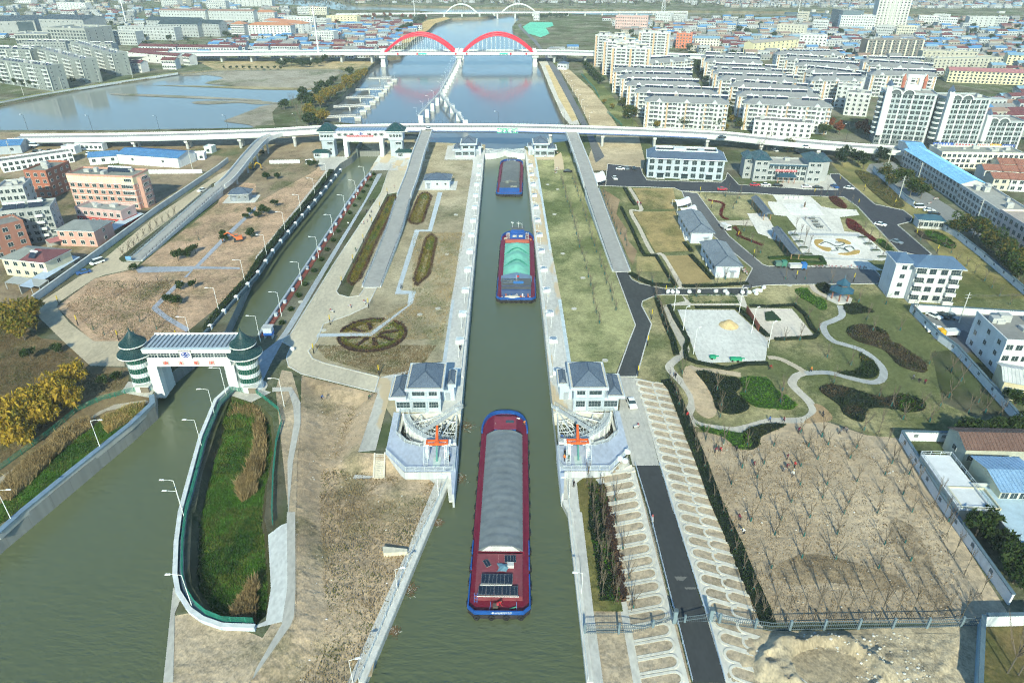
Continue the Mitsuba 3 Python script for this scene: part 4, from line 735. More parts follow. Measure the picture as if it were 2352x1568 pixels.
for xs in ((-104, -12, 5.3), (-60, 52, -5.3), (-104, 46, 5.3)):
    q = MB()
    for x, y, a in along(mp[:, :2], 2.2, 0):
        if xs[0] < x < xs[1]:
            z = float(np.interp(x, mp[:, 0], mp[:, 2])); ca, sa = math.cos(a + math.pi / 2) * xs[2], math.sin(a + math.pi / 2) * xs[2]
            q.box(x + ca, y + sa, z + .9, .12, .12, 1.7, DARKST)
    part(k, 'fence_post', q, kind='stuff')
lamps(LAMPD, [tuple(p[:2]) for p in np.array([(x, y + 5.3) for x, y, _ in along(mp[:, :2], 38, 6)])], 'along the far parapet of the long white road bridge', math.pi * .9, 6.5)
# green signboards with the lock's name
for i, ch in enumerate(('xiang', 'shui', 'chuan', 'zha')):
    x = -2.6 + i * 3.05; y = float(np.interp(x, mp[:, 0], mp[:, 1])) - 5.75
    k2 = thing('name_sign', f'green square sign with one white character on the bridge, {nth(i)} of four from the left', 'sign', None)
    part(k2, 'board', MB().box(x, y, 6.7, 2.7, .15, 2.5, C(.02, .42, .26, .4)))
    m = MB(); glyph(m, ch, x, y - .12, 6.95, 2.0, WHITE, .15); part(k2, 'character', m)
def ramp(label, pts, w, z_open):
    p = dense(pts, 6); k = thing('ramp', label, 'ramp')
    part(k, 'deck', slab(MB(), p, w, 1.0, PALE, top=C(.34, .34, .33)))
    hi = p[p[:, 2] > z_open]; lo = p[p[:, 2] <= z_open]
    for o in (w / 2, -w / 2): part(k, 'parapet', slab(MB(), hi + (0, 0, 1.0), .3, 2.0, C(.62, .64, .64), o)); part(k, 'kerb', slab(MB(), lo + (0, 0, .35), .35, 1.2, PALE, o))
    part(k, 'abutment', slab(MB(), lo - (0, 0, .1), w - .2, 5, PALE2))
    for o in (w / 2, -w / 2):
        a, _ = ribbon(lo, 0.01, o); q = MB()
        for i in range(len(a) - 1):
            n = max(1, int(np.linalg.norm(a[i + 1] - a[i]) / 2))
            for j in range(n): x = a[i] + (a[i + 1] - a[i]) * j / n; q.box(*x, .14, .14, 1.35, DARKST)
            q.bar(a[i] + (0, 0, 1.25), a[i + 1] + (0, 0, 1.25), .1, .1, C(.3, .33, .35, .4)).bar(a[i] + (0, 0, .8), a[i + 1] + (0, 0, .8), .08, .08, C(.3, .33, .35, .4))
        part(k, 'fence', q, kind='stuff')
    d = 0
    for x, y, a in along(hi[:, :2], 19, 15):
        i = int(np.argmin(np.hypot(hi[:, 0] - x, hi[:, 1] - y))); z = hi[i, 2]
        q = MB().box(x, y, z - 1.9, 1.3, w * .85, .9, PALE, a); ca, sa = math.cos(a + math.pi / 2), math.sin(a + math.pi / 2)
        for s in (-1.4, 1.4): q.tube((x + ca * s, y + sa * s, -1), (x + ca * s, y + sa * s, z - 1.8), .5, .5, PALE2, 8)
        part(k, 'pier', q)
def zip_z(pl): return [(*p, z) for p, z in pl]
ramp('concrete ramp curving down from the road bridge to the far left earth road', zip_z([((-123.8,387.9), 7.6), ((-129.3,374), 7.3), ((-128.7,347.6), 6.2), ((-126.8,312.5), 4.3), ((-128.8,296.9), 3.0), ((-129.9,259.3), 1.5), ((-130.7,225.2), .15)]), 5.0, 3.3)
ramp('concrete ramp from the road bridge down between the old canal and the lock', zip_z([((-43.3,392.2), 8.2), ((-43.2,375.5), 7.6), ((-43.3,345.5), 6.5), ((-42.8,314.4), 5), ((-43.3,281.6), 3.2), ((-42.8,249.3), 1.7), ((-43.5,202.5), .15)]), 6.0, 3.4)
ramp('concrete ramp from the road bridge down along the lawn right of the lock', zip_z([((37.3,388.6), 8.2), ((37.7,370.1), 7.5), ((38.2,336.6), 6.4), ((38.4,312.8), 5.2), ((38.6,294.3), 4.2), ((39.1,254.2), 2.2), ((39.9,214.2), .15)]), 6.0, 4.3)
# ---- the red double arch bridge
RED, RY = C(.78, .03, .07, .4), 728
k = thing('arch_bridge', 'bridge with two bright red arches side by side over the water upstream', 'bridge')
DZ = 9.0
dk = [(x, RY + (0 if x > -120 else (x + 120) * -.05) + (0 if x < 40 else (x - 40) * -.14), DZ - max(0, -x - 150) * .012 - max(0, x - 60) * .012) for x in range(-460, 231, 10)]
part(k, 'deck', slab(slab(MB(), np.array(dk), 22, 1.4, PALE, top=C(.32, .33, .33)), np.array(dk) - (0, 0, 1.4), 14, .8, PALE2))
for o in (10.8, -10.8): part(k, 'parapet', slab(MB(), np.array(dk) + (0, 0, 1.1), .4, 1.9, C(.62, .70, .67), o))
for x0, x1 in ((-116.5, -47.5), (-40.0, 29.0)):
    for yy in (RY - 9.2, RY + 9.2):
        P_ = [(x0 + (x1 - x0) * t, yy, DZ + 16.5 * (1 - (2 * t - 1) ** 2)) for t in np.linspace(0, 1, 25)]
        m = MB()
        for dz, dy in ((-.75, -.5), (.75, -.5), (-.75, .5), (.75, .5)): m.path([(a, b + dy, c + dz) for a, b, c in P_], .55, RED, 8)
        for a, b in zip(P_[:-1], P_[1:]): m.bar(a, b, .7, 1.3, RED)
        part(k, 'arch', m)
        for t in np.linspace(.09, .91, 14):
            x = x0 + (x1 - x0) * t; z = DZ + 16.5 * (1 - (2 * t - 1) ** 2)
            part(k, 'arch__hanger', MB().tube((x, yy, DZ), (x, yy, z - .8), .17, .17, C(.8, .82, .82), 5))
    for x in (x0, x1): part(k, 'arch_foot', MB().box(x + (-1.5 if x == x0 else 1.5), RY, DZ - .5, 4.5, 19, 3.4, PALE, 0, .7))
for x in (-118.5, -43.8, 31): part(k, 'pier', MB().box(x, RY, -6, 4.6, 17, 6.5, PALE).box(x, RY, .5, 3.8, 16, 4.6, PALE).box(x, RY, 5.0, 6.2, 20, 1.9, PALE))
for x, y, z in dk[::3]:
    if x < -125 or x > 40: part(k, 'pier', MB().box(x, y, -1, 1.8, 12, z - .3, PALE2))
for i in range(44): part(k, 'bracket', MB().box(-114 + i * 3.4, RY - 11.4, DZ - 1.4, .8, .8, .8, C(.8, .8, .8)))
for x, c in ((-103, RED), (-84, RED), (-46.5, RED), (-36, RED), (7, RED), (22, RED)): part(k, 'navigation_board', MB().box(x, RY - 11.9, DZ - .9, 1.6, .1, 1.6, c))
for x in (-79, 0): part(k, 'name_board', MB().box(x, RY - 11.9, DZ - .6, 8, .1, 1.1, C(.05, .5, .42)))
# white arch bridge far off
k = thing('arch_bridge', 'distant white bridge with two arches where the waterway meets the wide river', 'bridge')
W2 = 1278; wd = np.array([(x, W2 + (x * .03 if x < 0 else x * .12), 7.0 - abs(x) * .006) for x in range(-280, 321, 15)], float)
part(k, 'deck', slab(MB(), wd, 12, 2, PALE, top=C(.35, .36, .36)))
for x0, x1 in ((-97, -45), (-3, 55)):
    for dy in (-5, 5): part(k, 'arch', MB().path([(x0 + (x1 - x0) * t, W2 + dy + (x0 + x1) * .03, 6 + 13 * (1 - (2 * t - 1) ** 2)) for t in np.linspace(0, 1, 17)], .9, C(.74, .78, .76), 6))
    for t in np.linspace(.1, .9, 11): part(k, 'arch__hanger', MB().box(x0 + (x1 - x0) * t, W2 - 5, 6, .2, .2, 13 * (1 - (2 * t - 1) ** 2), PALE))
for x, y, z in wd[::2]: part(k, 'pier', MB().box(x, y, -6, 2.5, 9, z + 4, PALE))
# ---- guide wall of white piers, forking towards the lock
GW_T, GW_S, GW_L, GW_R = (-45,779), (-49,546), (-56,463), (-26,449)
k = thing('guide_wall', 'Y shaped line of white concrete piers carrying a walkway in the upstream basin', 'guide wall')
def gw(p, q, n, lampside):
    pts = [(p[0] + (q[0] - p[0]) * i / n, p[1] + (q[1] - p[1]) * i / n) for i in range(n + 1)]; a = math.atan2(q[1] - p[1], q[0] - p[0])
    for x, y in pts: part(k, 'pier', MB().box(x + 1.4, y, -6, 3.2, 3.2, 7.6, C(.74, .75, .72), 0))
    w = MB().bar((*p, 1.9), (*q, 1.9), 1.3, .5, PALE2); part(k, 'walkway', w)
    r = MB(); nx, ny = -math.sin(a) * .6, math.cos(a) * .6
    for s in (-1, 1):
        for h in (2.5, 3.1): r.bar((p[0] + nx * s, p[1] + ny * s, h), (q[0] + nx * s, q[1] + ny * s, h), .1, .1, STEEL)
    part(k, 'handrail', r, kind='stuff')
    return [(x - 1.0, y) for x, y in pts]
l1 = gw(GW_S, GW_T, 14, 1); l2 = gw(GW_L, GW_S, 4, 1)[:-1]; l3 = gw(GW_R, GW_S, 4, 1)[:-1]
lamps(LAMP5, l1[1:], 'on the stem of the Y shaped guide wall', math.pi, 1.6); lamps(LAMP5, l2, 'on the left branch of the Y shaped guide wall', math.pi, 1.6); lamps(LAMP5, l3, 'on the right branch of the Y shaped guide wall', math.pi, 1.6)
# ---- mooring dolphins with footbridges to the left bank
dol = [(-95,629),(-96,612),(-96,594),(-96,579),(-96,562),(-97,545),(-97,528),(-98,511),(-98,494),(-98,474)]
for i, (x, y) in enumerate(dol):
    k = thing('mooring_dolphin', f'grey concrete mooring dolphin in the upstream basin, {nth(i)} from the far end', 'dolphin', 'mooring dolphins left of the guide wall')
    part(k, 'base', MB().box(x, y, -6, 4.2, 3.4, 4.2, C(.45, .45, .42))); part(k, 'cap', MB().box(x, y, -1.78, 4.6, 3.8, .9, C(.62, .63, .6)))
lamps(LAMP5, dol, 'on the row of mooring dolphins', math.pi * .1, -.9)
fb = [((-98,632), (-118,628)), ((-97,576), (-118,573)), ((-98,542), (-119,539)), ((-99,510), (-121,504)), ((-99,473), (-120,469))]
for i, (p, q) in enumerate(fb):
    k = thing('footbridge', f'narrow footbridge from the left bank to a mooring dolphin, {nth(i)} from the far end', 'footbridge', 'footbridges to the mooring dolphins')
    part(k, 'deck', MB().bar((*p, -.6), (*q, -.6), 1.6, .5, C(.55, .53, .50))); part(k, 'pile', MB().box((p[0] + q[0]) / 2, (p[1] + q[1]) / 2, -6, 1, 1.2, 5.1, PALE2))
    r = MB().bar((p[0], p[1] + .7, .3), (q[0], q[1] + .7, .3), .12, .5, C(.45, .46, .48)); part(k, 'handrail', r)
# ---- the old lock: downstream gate with two round towers
TL, TR = (-90.3, 144.6), (-63.5, 144.0)
GREEN, TILEG = C(.006, .07, .05, .1), C(.018, .06, .065, .35)
for (x, y), s in ((TL, 'left'), (TR, 'right')):
    k = thing('round_tower', f'white round tower with green glass bands and double conical roof, {s} of old gate', 'tower')
    part(k, 'shaft', MB().lathe([(2.75, 0), (2.75, 2.2), (2.6, 2.25), (2.6, 10.8)], C(.66, .72, .74, .4), 28, x, y), smooth=False)
    for z0, z1 in ((2.75, 4.1), (5.3, 6.7), (8.0, 9.4), (11.9, 12.9)):
        r = 2.64 if z0 < 11 else 1.85; part(k, 'glass_band', MB().lathe([(r - .3, z0), (r, z0), (r, z1), (r - .3, z1)], GREEN, 28, x, y), 'gloss', label='dark green glass band')
    fr = MB()
    for i in range(28):
        a = i * math.pi / 14; fr.bar((x + 2.66 * math.cos(a), y + 2.66 * math.sin(a), 2.3), (x + 2.66 * math.cos(a), y + 2.66 * math.sin(a), 10.6), .05, .05, C(.25, .30, .30))
    part(k, 'mullion', fr, kind='stuff')
    part(k, 'upper_drum', MB().lathe([(1.8, 11.2), (1.8, 13.4)], C(.5, .55, .55), 24, x, y))
    for r0, r1, z0, z1 in ((4.1, 1.7, 10.35, 12.1), (3.05, .12, 13.0, 16.1)):
        m = MB().lathe([(r0, z0 - .25), (r0, z0), (r0 * .72 + r1 * .28, z0 + (z1 - z0) * .2), (r0 * .4 + r1 * .6, z0 + (z1 - z0) * .5), (r1, z1)], TILEG, 32, x, y)
        for i in range(40):
            a = i * math.pi / 20; ca, sa = math.cos(a), math.sin(a); pr = [(r0, z0 + .03), (r0 * .72 + r1 * .28, z0 + (z1 - z0) * .2 + .05), (r0 * .4 + r1 * .6, z0 + (z1 - z0) * .5 + .05), (r1, z1 + .05)]
            for (ra, za), (rb, zb) in zip(pr[:-1], pr[1:]): m.bar((x + ra * ca, y + ra * sa, za), (x + rb * ca, y + rb * sa, zb), .14, .12, TILEG)
        part(k, 'roof', m, 'tile_mat', label='dark green tiled conical roof')
        part(k, 'eave_ring', MB().lathe([(r0 - .1, z0 - .45), (r0 + .06, z0 - .4), (r0 + .06, z0 - .1)], C(.74, .76, .74), 32, x, y))
    part(k, 'roof__finial', MB().lathe([(.12, 16.0), (.22, 16.4), (.06, 16.9), (.02, 17.4)], TILEG, 8, x, y))
    part(k, 'door', MB().box(x + 1.0, y - 2.6, 0, 2.0, .5, 2.1, C(.2, .17, .13)))
    part(k, 'canopy', MB().box(x + 1.0, y - 3.0, 2.3, 3.6, 1.5, .18, C(.55, .56, .53)))
    part(k, 'plinth', MB().lathe([(3.6, 0), (3.6, .15), (2.7, .16)], pcol(CONC2), 24, x, y), 'pave_mat')
def emblem(k, x, y, z, w, h):
    """White panel with a blue oval ring holding two facing lock gates."""
    part(k, 'emblem_panel', MB().box(x, y, z, w, .12, h, C(.78, .8, .8)).box(x, y + .02, z - .12, w + .24, .1, .12, C(.12, .12, .1)).box(x, y + .02, z + h, w + .24, .1, .12, C(.12, .12, .1)).box(x - w / 2 - .06, y + .02, z, .12, .1, h, C(.12, .12, .1)).box(x + w / 2 + .06, y + .02, z, .12, .1, h, C(.12, .12, .1)))
    b = C(.02, .05, .28, .4); m = MB(); cz = z + h / 2; rx, rz = w * .36, h * .3; o = []
    for i in range(28):
        a = i * math.pi / 14; m.bar((x + rx * math.cos(a), y - .1, cz + rz * math.sin(a)), (x + rx * math.cos(a + math.pi / 14), y - .1, cz + rz * math.sin(a + math.pi / 14)), .14 * h / 1.6, .06, b, up=(0, 1, 0))
    for s in (-1, 1):
        m.box(x + s * .1 * w / 2, y - .1, cz - rz * .8, .07 * w, .06, rz * 1.6, b); m.box(x + s * .24 * w / 2, y - .1, cz - rz * .28, .14 * w, .06, rz * .56, b).box(x + s * .5 * w / 2, y - .1, cz - rz * .15, .07 * w, .06, rz * .3, b)
    part(k, 'emblem', m)
k = thing('gate_bridge', 'white gate bridge with blue oval emblem between the round towers of the old lock', 'gate building')
gx0, gx1, gy0, gy1 = -87.6, -66.2, 142.6, 149.2; gm = (gx0 + gx1) / 2; gw_ = gx1 - gx0
WB = C(.78, .80, .80, .5)
part(k, 'lower_beam', MB().box(gm, (gy0 + gy1) / 2, 7.2, gw_ - 1.4, gy1 - gy0, 2.3, WB)); part(k, 'upper_wall', MB().box(gm, (gy0 + gy1) / 2, 10.9, gw_, gy1 - gy0, 1.0, WB).box(gm, (gy0 + gy1) / 2 + .4, 9.5, gw_ - .2, gy1 - gy0 - .8, 1.4, C(.35, .37, .37)))
for i in range(6):
    if i in (0, 1, 2, 3, 4, 5):
        x = gx0 + 1.9 + i * 3.0 + (1.9 if i > 2 else 0) * .85; put_window(k, x, gy0 + .3, 10.2, 2.9, 1.35, 0, 3, 1, frame=C(.62, .64, .64))
emblem(k, gm - .3, gy0 - .12, 9.6, 2.7, 2.0)
part(k, 'roof', (lambda m: [m.box(gx0 + .4 + i * (gw_ - .8) / 19, (gy0 + gy1) / 2 + .9, 12.0, .28, gy1 - gy0 - .3, .16, C(.10, .14, .18)) for i in range(20)] and m)(MB().box(gm, (gy0 + gy1) / 2 + .9, 11.9, gw_ + .2, gy1 - gy0 + .2, .1, C(.33, .40, .48, .4))), label='blue grey ribbed sheet roof')
part(k, 'roof_edge', MB().box(gm, gy1 + .9, 11.9, gw_, .35, .5, WB).box(gm, gy0 + .4, 11.9, gw_ + .3, .9, .12, C(.5, .6, .64)))
for x in (gx0 + 1.3, gx1 - 1.3):
    part(k, 'leg', MB().box(x, gy0 + 1.0, -2, 2.4, 2.0, 9.3, WB)); part(k, 'leg', MB().box(x, gy1 - 2.6, -2, 2.2, 4.4, 9.3, C(.55, .60, .62)))
m = MB()
for i, ch in enumerate(('xiang', 'shui', 'chuan', 'zha')):
    x = gm - 5.6 + i * 3.7; part(k, 'character_plate', MB().box(x, gy0 - .06, 7.7, 1.5, .1, 1.15, C(.50, .50, .47))); q = MB(); glyph(q, ch, x, gy0 - .16, 7.8, .95, C(.62, .10, .08), .12); part(k, 'character', q)
# ---- the old lock: upstream gate building with two hipped towers
k0 = 366.5
for x, s in ((-93.3, 'left'), (-57.2, 'right')):
    k = thing('gate_tower', f'grey blue square tower with green hip roof, {s} of the upstream old gate', 'tower')
    part(k, 'lower_wall', MB().box(x, k0 + 3.4, 0, 6.4, 6.4, 8.6, C(.42, .48, .53))); part(k, 'upper_wall', MB().box(x, k0 + 3.4, 8.6, 7.6, 7.6, 4.6, C(.46, .52, .57)))
    r = num(k + '__roof'); scene[r] = {**hip_tiles(10, 9.6, 3.6, 1.6, C(.015, .06, .065, .35)).ply('tile_mat'), 'to_world': at(x, k0 + 3.4, 13.5)}
    part(k, 'eave', MB().box(x, k0 + 3.4, 13.2, 10.1, 9.7, .3, C(.7, .72, .72)))
    for i in range(4): put_window(k, x - 2.5 + i * 1.7, k0 - .45, 11, 1.5, 1.5, 0, 1, frame=C(.7, .72, .72))
    for z, ww in ((7, 3.0), (4, 1.4), (2, 1.2)): put_window(k, x + 1.2, k0 + .17, z, ww, 1.4, 0, 1, 1, frame=C(.6, .62, .62))
    kx = x + (-3.6 if s == 'left' else 4.2)
    k = thing('kiosk', f'low kiosk with green roof before the {s} tower of the upstream old gate', 'kiosk')
    part(k, 'wall', MB().box(kx, k0 - .8, 0, 8, 3.2, 3.0, C(.44, .50, .54))); part(k, 'roof', MB().hip(kx, k0 - .8, 3.0, 9.6, 5, 1.3, 5.6, C(.015, .06, .06, .4)), 'tile_mat')
    put_window(k, kx - 2, k0 - 2.45, 1.6, 2.6, 1.6, 0, 2, 1, frame=C(.7, .7, .7)); part(k, 'door', MB().box(kx + 1.8, k0 - 2.45, 0, 3.0, .1, 2.6, C(.55, .57, .57)))
k = thing('gate_bridge', 'white gate bridge with red banner between the square towers of the upstream old gate', 'gate building')
part(k, 'beam', MB().box(-75.3, k0 + 2.5, 9.6, 28.5, 5, 4, WB)); part(k, 'roof', MB().box(-75.3, k0 + 3, 13.6, 28.5, 6.6, .2, C(.20, .30, .45, .4))); part(k, 'lintel', MB().box(-74.5, k0 + 2.2, 7.9, 21, 4.4, 1.7, WB))
for i in range(18): part(k, 'roof_rib', MB().box(-88.5 + i * 1.55, k0 + 3, 13.8, .2, 6.4, .12, C(.12, .18, .28)))
for x in (-84.0, -65.0): part(k, 'leg', MB().box(x, k0 + 1, -3, 2.0, 2.4, 11, WB).box(x, k0 + 3.8, -3, 1.9, 2.6, 11, C(.5, .53, .53)))
for i in range(8):
    if i not in (3, 4): put_window(k, -86.5 + i * 3.15, k0 - .05, 11.6, 2.3, 1.4, 0, 2, frame=C(.6, .6, .6))
emblem(k, -75.3, k0 - .15, 11.0, 3.0, 2.3)
part(k, 'banner', MB().box(-75.8, k0 - .3, 10.5, 14, .06, .9, C(.5, .03, .06)))
m = MB()
for i in range(20): m.box(-82 + i * .66, k0 - .36, 10.75, .34, .04, .4, C(.75, .7, .7))
part(k, 'banner_lettering', m, kind='stuff')
k = thing('canal_gate', 'dark steel gate standing open inside the upstream old lock', 'lock gate'); part(k, 'leaf', MB().box(-80.6, 384, -5, 1.0, 14, 7.2, C(.10, .13, .13))); part(k, 'leaf', MB().box(-66.5, 384, -5, 1.0, 14, 7.0, C(.14, .15, .15)))
# ================= buildings =================
WHT, CREAM, PEACH, YEL, PINKW, BRICK, GRYW = C(.62, .64, .64), C(.60, .57, .47), C(.62, .42, .26), C(.72, .66, .42), C(.62, .36, .30), C(.30, .125, .085), C(.50, .52, .52)
SLATE, RGREY, RRED, RBLUE, RFLAT, RORG, RCYAN = C(.09, .13, .20, .5), C(.27, .28, .285), C(.18, .06, .055), C(.10, .26, .50, .4), C(.22, .23, .22), C(.52, .22, .10), C(.23, .39, .52, .4)
HEATER = MB().add([(-1.2, -1.1, .1), (1.2, -1.1, .1), (1.2, .5, 1.6), (-1.2, .5, 1.6)], [[0, 1, 2, 3]], C(.025, .035, .06, .15)).box(0, .7, 1.5, 2.6, .6, .55, C(.8, .82, .82)).ply('gloss')
def balc(w): return MB().box(0, -.65, 0, w, 1.3, .14, WHT).box(0, -1.25, .14, w, .1, .95, WHT).box(-w / 2 + .05, -.65, .14, .1, 1.2, .95, WHT).box(w / 2 - .05, -.65, .14, .1, 1.2, .95, WHT)
_bal = {}
def bldg(name, label, p0, p1, D, h, floors, cols, wall=WHT, roof='flat', rc=RFLAT, rh=2.5, win=(1.5, 1.4), bal=None, strips=None, side=None, group=None, heaters=0, base=None, over=.5, ground=0, clutter=4, frame=C(.5, .52, .52, .4), ridge=None, bands=None, pw=None, cat='building'):
    """A building from its front bottom corners p0, p1 (left, right); x runs along the front, y into the depth."""
    k = thing(name, label, cat, group); W = math.dist(p0, p1); a = math.atan2(p1[1] - p0[1], p1[0] - p0[0]); tw = at(p0[0], p0[1], ground, a)
    def P(nm, m, mat='paint', **kw): q = part(k, nm, m, mat, **kw); scene[q]['to_world'] = tw; return q
    def S(nm, d, x, y, z, f=0): q = num(f'{k}__{nm}'); scene[q] = {**d, 'to_world': tw @ at(x, y, z, f)}; return q
    fh = h / floors; w = MB().box(W / 2, D / 2, -1, W, D, h + 1, wall)
    if base: w.box(W / 2, D / 2, -1, W + .1, D + .1, base[0] + 1, base[1])
    for z in (bands or []): w.box(W / 2, D / 2, z, W + .16, D + .16, .25, WHT)
    P('wall', w)
    if strips:
        st = MB()
        for f in strips[0]: st.box(W * f, -.04, 0, strips[1], .1, h, strips[2])
        P('wall_strip', st, kind='stuff')
    bw = W / cols
    for f in range(floors):
        z = f * fh + fh * .56
        for c in range(cols):
            x = bw * (c + .5)
            if bal and c % bal[0] in bal[1]:
                if f > 0 or bal[2]:
                    if round(bw, 1) not in _bal: _bal[round(bw, 1)] = balc(bw * .92).ply('paint')
                    S('balcony', _bal[round(bw, 1)], x, -.02, f * fh + .05)
                S('window', window_ply(round(bw * .86, 1), round(fh * .62, 1), 3, 1, frame), x, -.05, z + .1)
            else: S('window', window_ply(min(win[0] * 1.15, round(bw * .85, 1)), min(win[1] * 1.15, round(fh * .72, 1)), 1, 0, frame), x, -.05, z)
    if side:      # windows on the visible end wall: -1 left end, 1 right end
        n = max(1, int(D / side[1]))
        for f in range(floors):
            for c in range(n): S('window', window_ply(min(1.5, win[0]), min(win[1], round(fh * .65, 1)), 1, 0, frame), -.05 if side[0] < 0 else W + .05, D * (c + .5) / n, f * fh + fh * .56, -math.pi / 2 * (1 if side[0] < 0 else -1))
    if roof == 'flat':
        P('roof', MB().box(W / 2, D / 2, h, W - .3, D - .3, .08, rc))
        q = MB()
        for x, y, sx, sy in ((W / 2, .12, W + .2, .25), (W / 2, D - .12, W + .2, .25), (.02, D / 2, .25, D - .5), (W - .02, D / 2, .25, D - .5)): q.box(x, y, h, sx, sy, pw or .8, wall if isinstance(wall, tuple) else WHT)
        P('parapet', q)
        r_ = random.Random(k)
        for i in range(clutter): P('roof__vent_box', MB().box(r_.uniform(2, max(2.1, W - 2)), r_.uniform(D * .3, D * .85), h + .08, r_.uniform(1, 3), r_.uniform(1, 2.5), r_.uniform(.6, 2.2), C(.45, .46, .45)))
    elif roof == 'hip':
        m = MB().hip(W / 2, D / 2, h + .25, W + 2 * over, D + 2 * over, rh, ridge if ridge is not None else max(.3, W - D * .9), rc); P('roof', m, 'tile_mat'); P('eave', MB().box(W / 2, D / 2, h, W + 2 * over, D + 2 * over, .25, WHT))
    elif roof == 'gable':
        o = over; v = [(-o, -o, h), (W + o, -o, h), (W + o, D / 2, h + rh), (-o, D / 2, h + rh), (W + o, D + o, h), (-o, D + o, h)]
        m = MB().add(v, [[0, 1, 2, 3], [3, 2, 4, 5]], rc)
        for x in np.arange(0, W + .01, max(.8, W / 40)): m.bar((x, -o, h + .05), (x, D / 2, h + rh + .05), .1, .08, rc).bar((x, D / 2, h + rh + .05), (x, D + o, h + .05), .1, .08, rc)
        P('roof', m, 'tile_mat'); [P('gable', MB().add([(x, 0, h), (x, D, h), (x, D / 2, h + rh - .05)], [[0, 1, 2]], wall)) for x in (0, W)]
    r_ = random.Random(k + 'h')
    for i in range(heaters):
        x = W * (i + .5) / heaters + r_.uniform(-.6, .6)
        if r_.random() < .8: S('roof__solar_heater', HEATER, x, D * .5 if roof == 'hip' else D * .4, h + (rh * .82 if roof == 'hip' else .1))
    return k, P, S, W, tw
# ---- six storey flats with grey hip roofs, right of the basin
def flats(rows, col):
    for i, (p, q) in enumerate(rows):
        W = math.dist(p, q); n = max(6, int(W / 2.7))
        k, P, S, W, tw = bldg('apartment_block', f'white flats with grey hip roof, {nth(i)} from the road bridge in the {col} column', p, q, 11, 15.2, 6, n, WHT, 'hip', RGREY, 3.0, (1.3, 1.3), (4, (1, 2), False), ([.03, .27, .5, .73, .97], .9, PEACH), (-1, 4), 'flats with grey hip roofs beyond the road bridge', 20, None, .7, cat='apartment building')
        for j in range(3):      # small white gables over the eave
            x = W * (j + .5) / 3; P('roof__dormer', MB().add([(x - 1.8, -.75, 15.4), (x + 1.8, -.75, 15.4), (x, -.75, 17.2), (x, 3.2, 17.2)], [[0, 1, 2], [1, 3, 2], [0, 2, 3]], WHT))
flats([tuple(x) for x in ([(87,436),(135.3,425.7)], [(86,467),(136,454)], [(85,494),(133,486)], [(85,523),(136,517)], [(84,556),(140,540)], [(120,600),(160,616)])], 'nearest')
flats([tuple(x) for x in ([(145.6,427.6)] + [(193.1,414.5)], [(149,453)] + [(198,443)], [(154,489)] + [(201,466)], [(154,516)] + [(206,503)], [(158,544)] + [(208,531)], [(162,567)] + [(209,552)], [(168,608),(212,596)], [(172,635),(219,622)])], 'second')
flats([tuple(x) for x in ([(219,511),(255,510)], [(230,554),(258,522)], [(235,585),(278,567)], [(239,620),(286,593)], [(244,652),(302,648)])], 'third')
flats([tuple(x) for x in ([(274,537),(319,529)], [(294,585),(333,561)], [(300,606),(346,596)])], 'farthest right')
# ---- peach and white towers
for i, (p, q) in enumerate(([(88,599),(118,591)], [(87,643),(116,634)], [(86,696),(113,683)], [(131,720),(159,711)])):
    k, P, S, W, tw = bldg('tower_block', f'peach and white eleven storey tower block with roof pavilions, {nth(i)} from the front', p, q, 13, 27, 11, 8, WHT, 'flat', RGREY, win=(1.6, 1.5), bal=(4, (1, 2), False), strips=([.04, .5, .96], 1.6, PEACH), side=(-1, 3.5), group='peach and white tower blocks', clutter=2, cat='apartment building')
    for x in (W * .25, W * .75):
        P('roof_pavilion', MB().box(x, 5, 27, W * .26, 6, 3.0, WHT)); P('pavilion_frame', MB().box(x, 3, 30, W * .3, 5, .3, CREAM).box(x - W * .12, .8, 27, .4, .4, 3.2, WHT).box(x + W * .12, .8, 27, .4, .4, 3.2, WHT))
        S('window', window_ply(2.0, 1.8, 1), x, 1.95, 28.6)
# ---- the pale curved-bay complex on the right
def bay_tower(label, p, q, h, floors, D=16):
    k, P, S, W, tw = bldg('tower_block', label, p, q, D, h, floors, 9, C(.40, .45, .47), 'flat', C(.3, .3, .28), win=(2.0, 1.7), bal=None, strips=([.13, .33, .55, .78, .97], .8, WHT), side=(-1, 3.4), base=(5.5, C(.20, .23, .24)), clutter=1, cat='apartment building')
    fh = h / floors
    P('corner_pier', MB().box(1.4, -.6, 5, 2.8, 1.6, h - 2, WHT).box(1.4, .8, h + 1, 2.4, 2.4, 3, WHT)); P('turret_roof', MB().lathe([(2.2, h + 4), (.05, h + 7.2)], SLATE, 4, 1.4, .8), 'tile_mat')
    for f in range(2, floors):
        m = MB(); pr = []
        for s in range(9):
            a = math.pi / 2 + math.pi * s / 8; pr.append((2.6 * math.cos(a), 3.5 + 2.4 * math.sin(a)))
        m.prism(pr, f * fh, f * fh + .95, WHT); P('bay', m)
        P('bay_glass', MB().prism([(x * .9, 3.5 + (y - 3.5) * .9) for x, y in pr], f * fh + .95, (f + 1) * fh, C(.05, .08, .09, .1)), 'gloss')
    for x0 in ((W * .45, W * .2) if W > 18 else (W * .66,)):
        pr = [(x0 + 3 * math.cos(t), h - .2 + 2.6 * math.sin(t)) for t in np.linspace(0, math.pi, 11)]; m = MB()
        for (a, b), (c, d) in zip(pr[:-1], pr[1:]): m.bar((a, -.35, b), (c, -.35, d), .6, .9, WHT, up=(0, 1, 0))
        P('arch', m); P('arch_glass', MB().add([(x, -.1, z) for x, z in pr], [(0, i, i + 1) for i in range(1, 10)], C(.10, .13, .14, .1)), 'gloss')
    return k, P, S, W
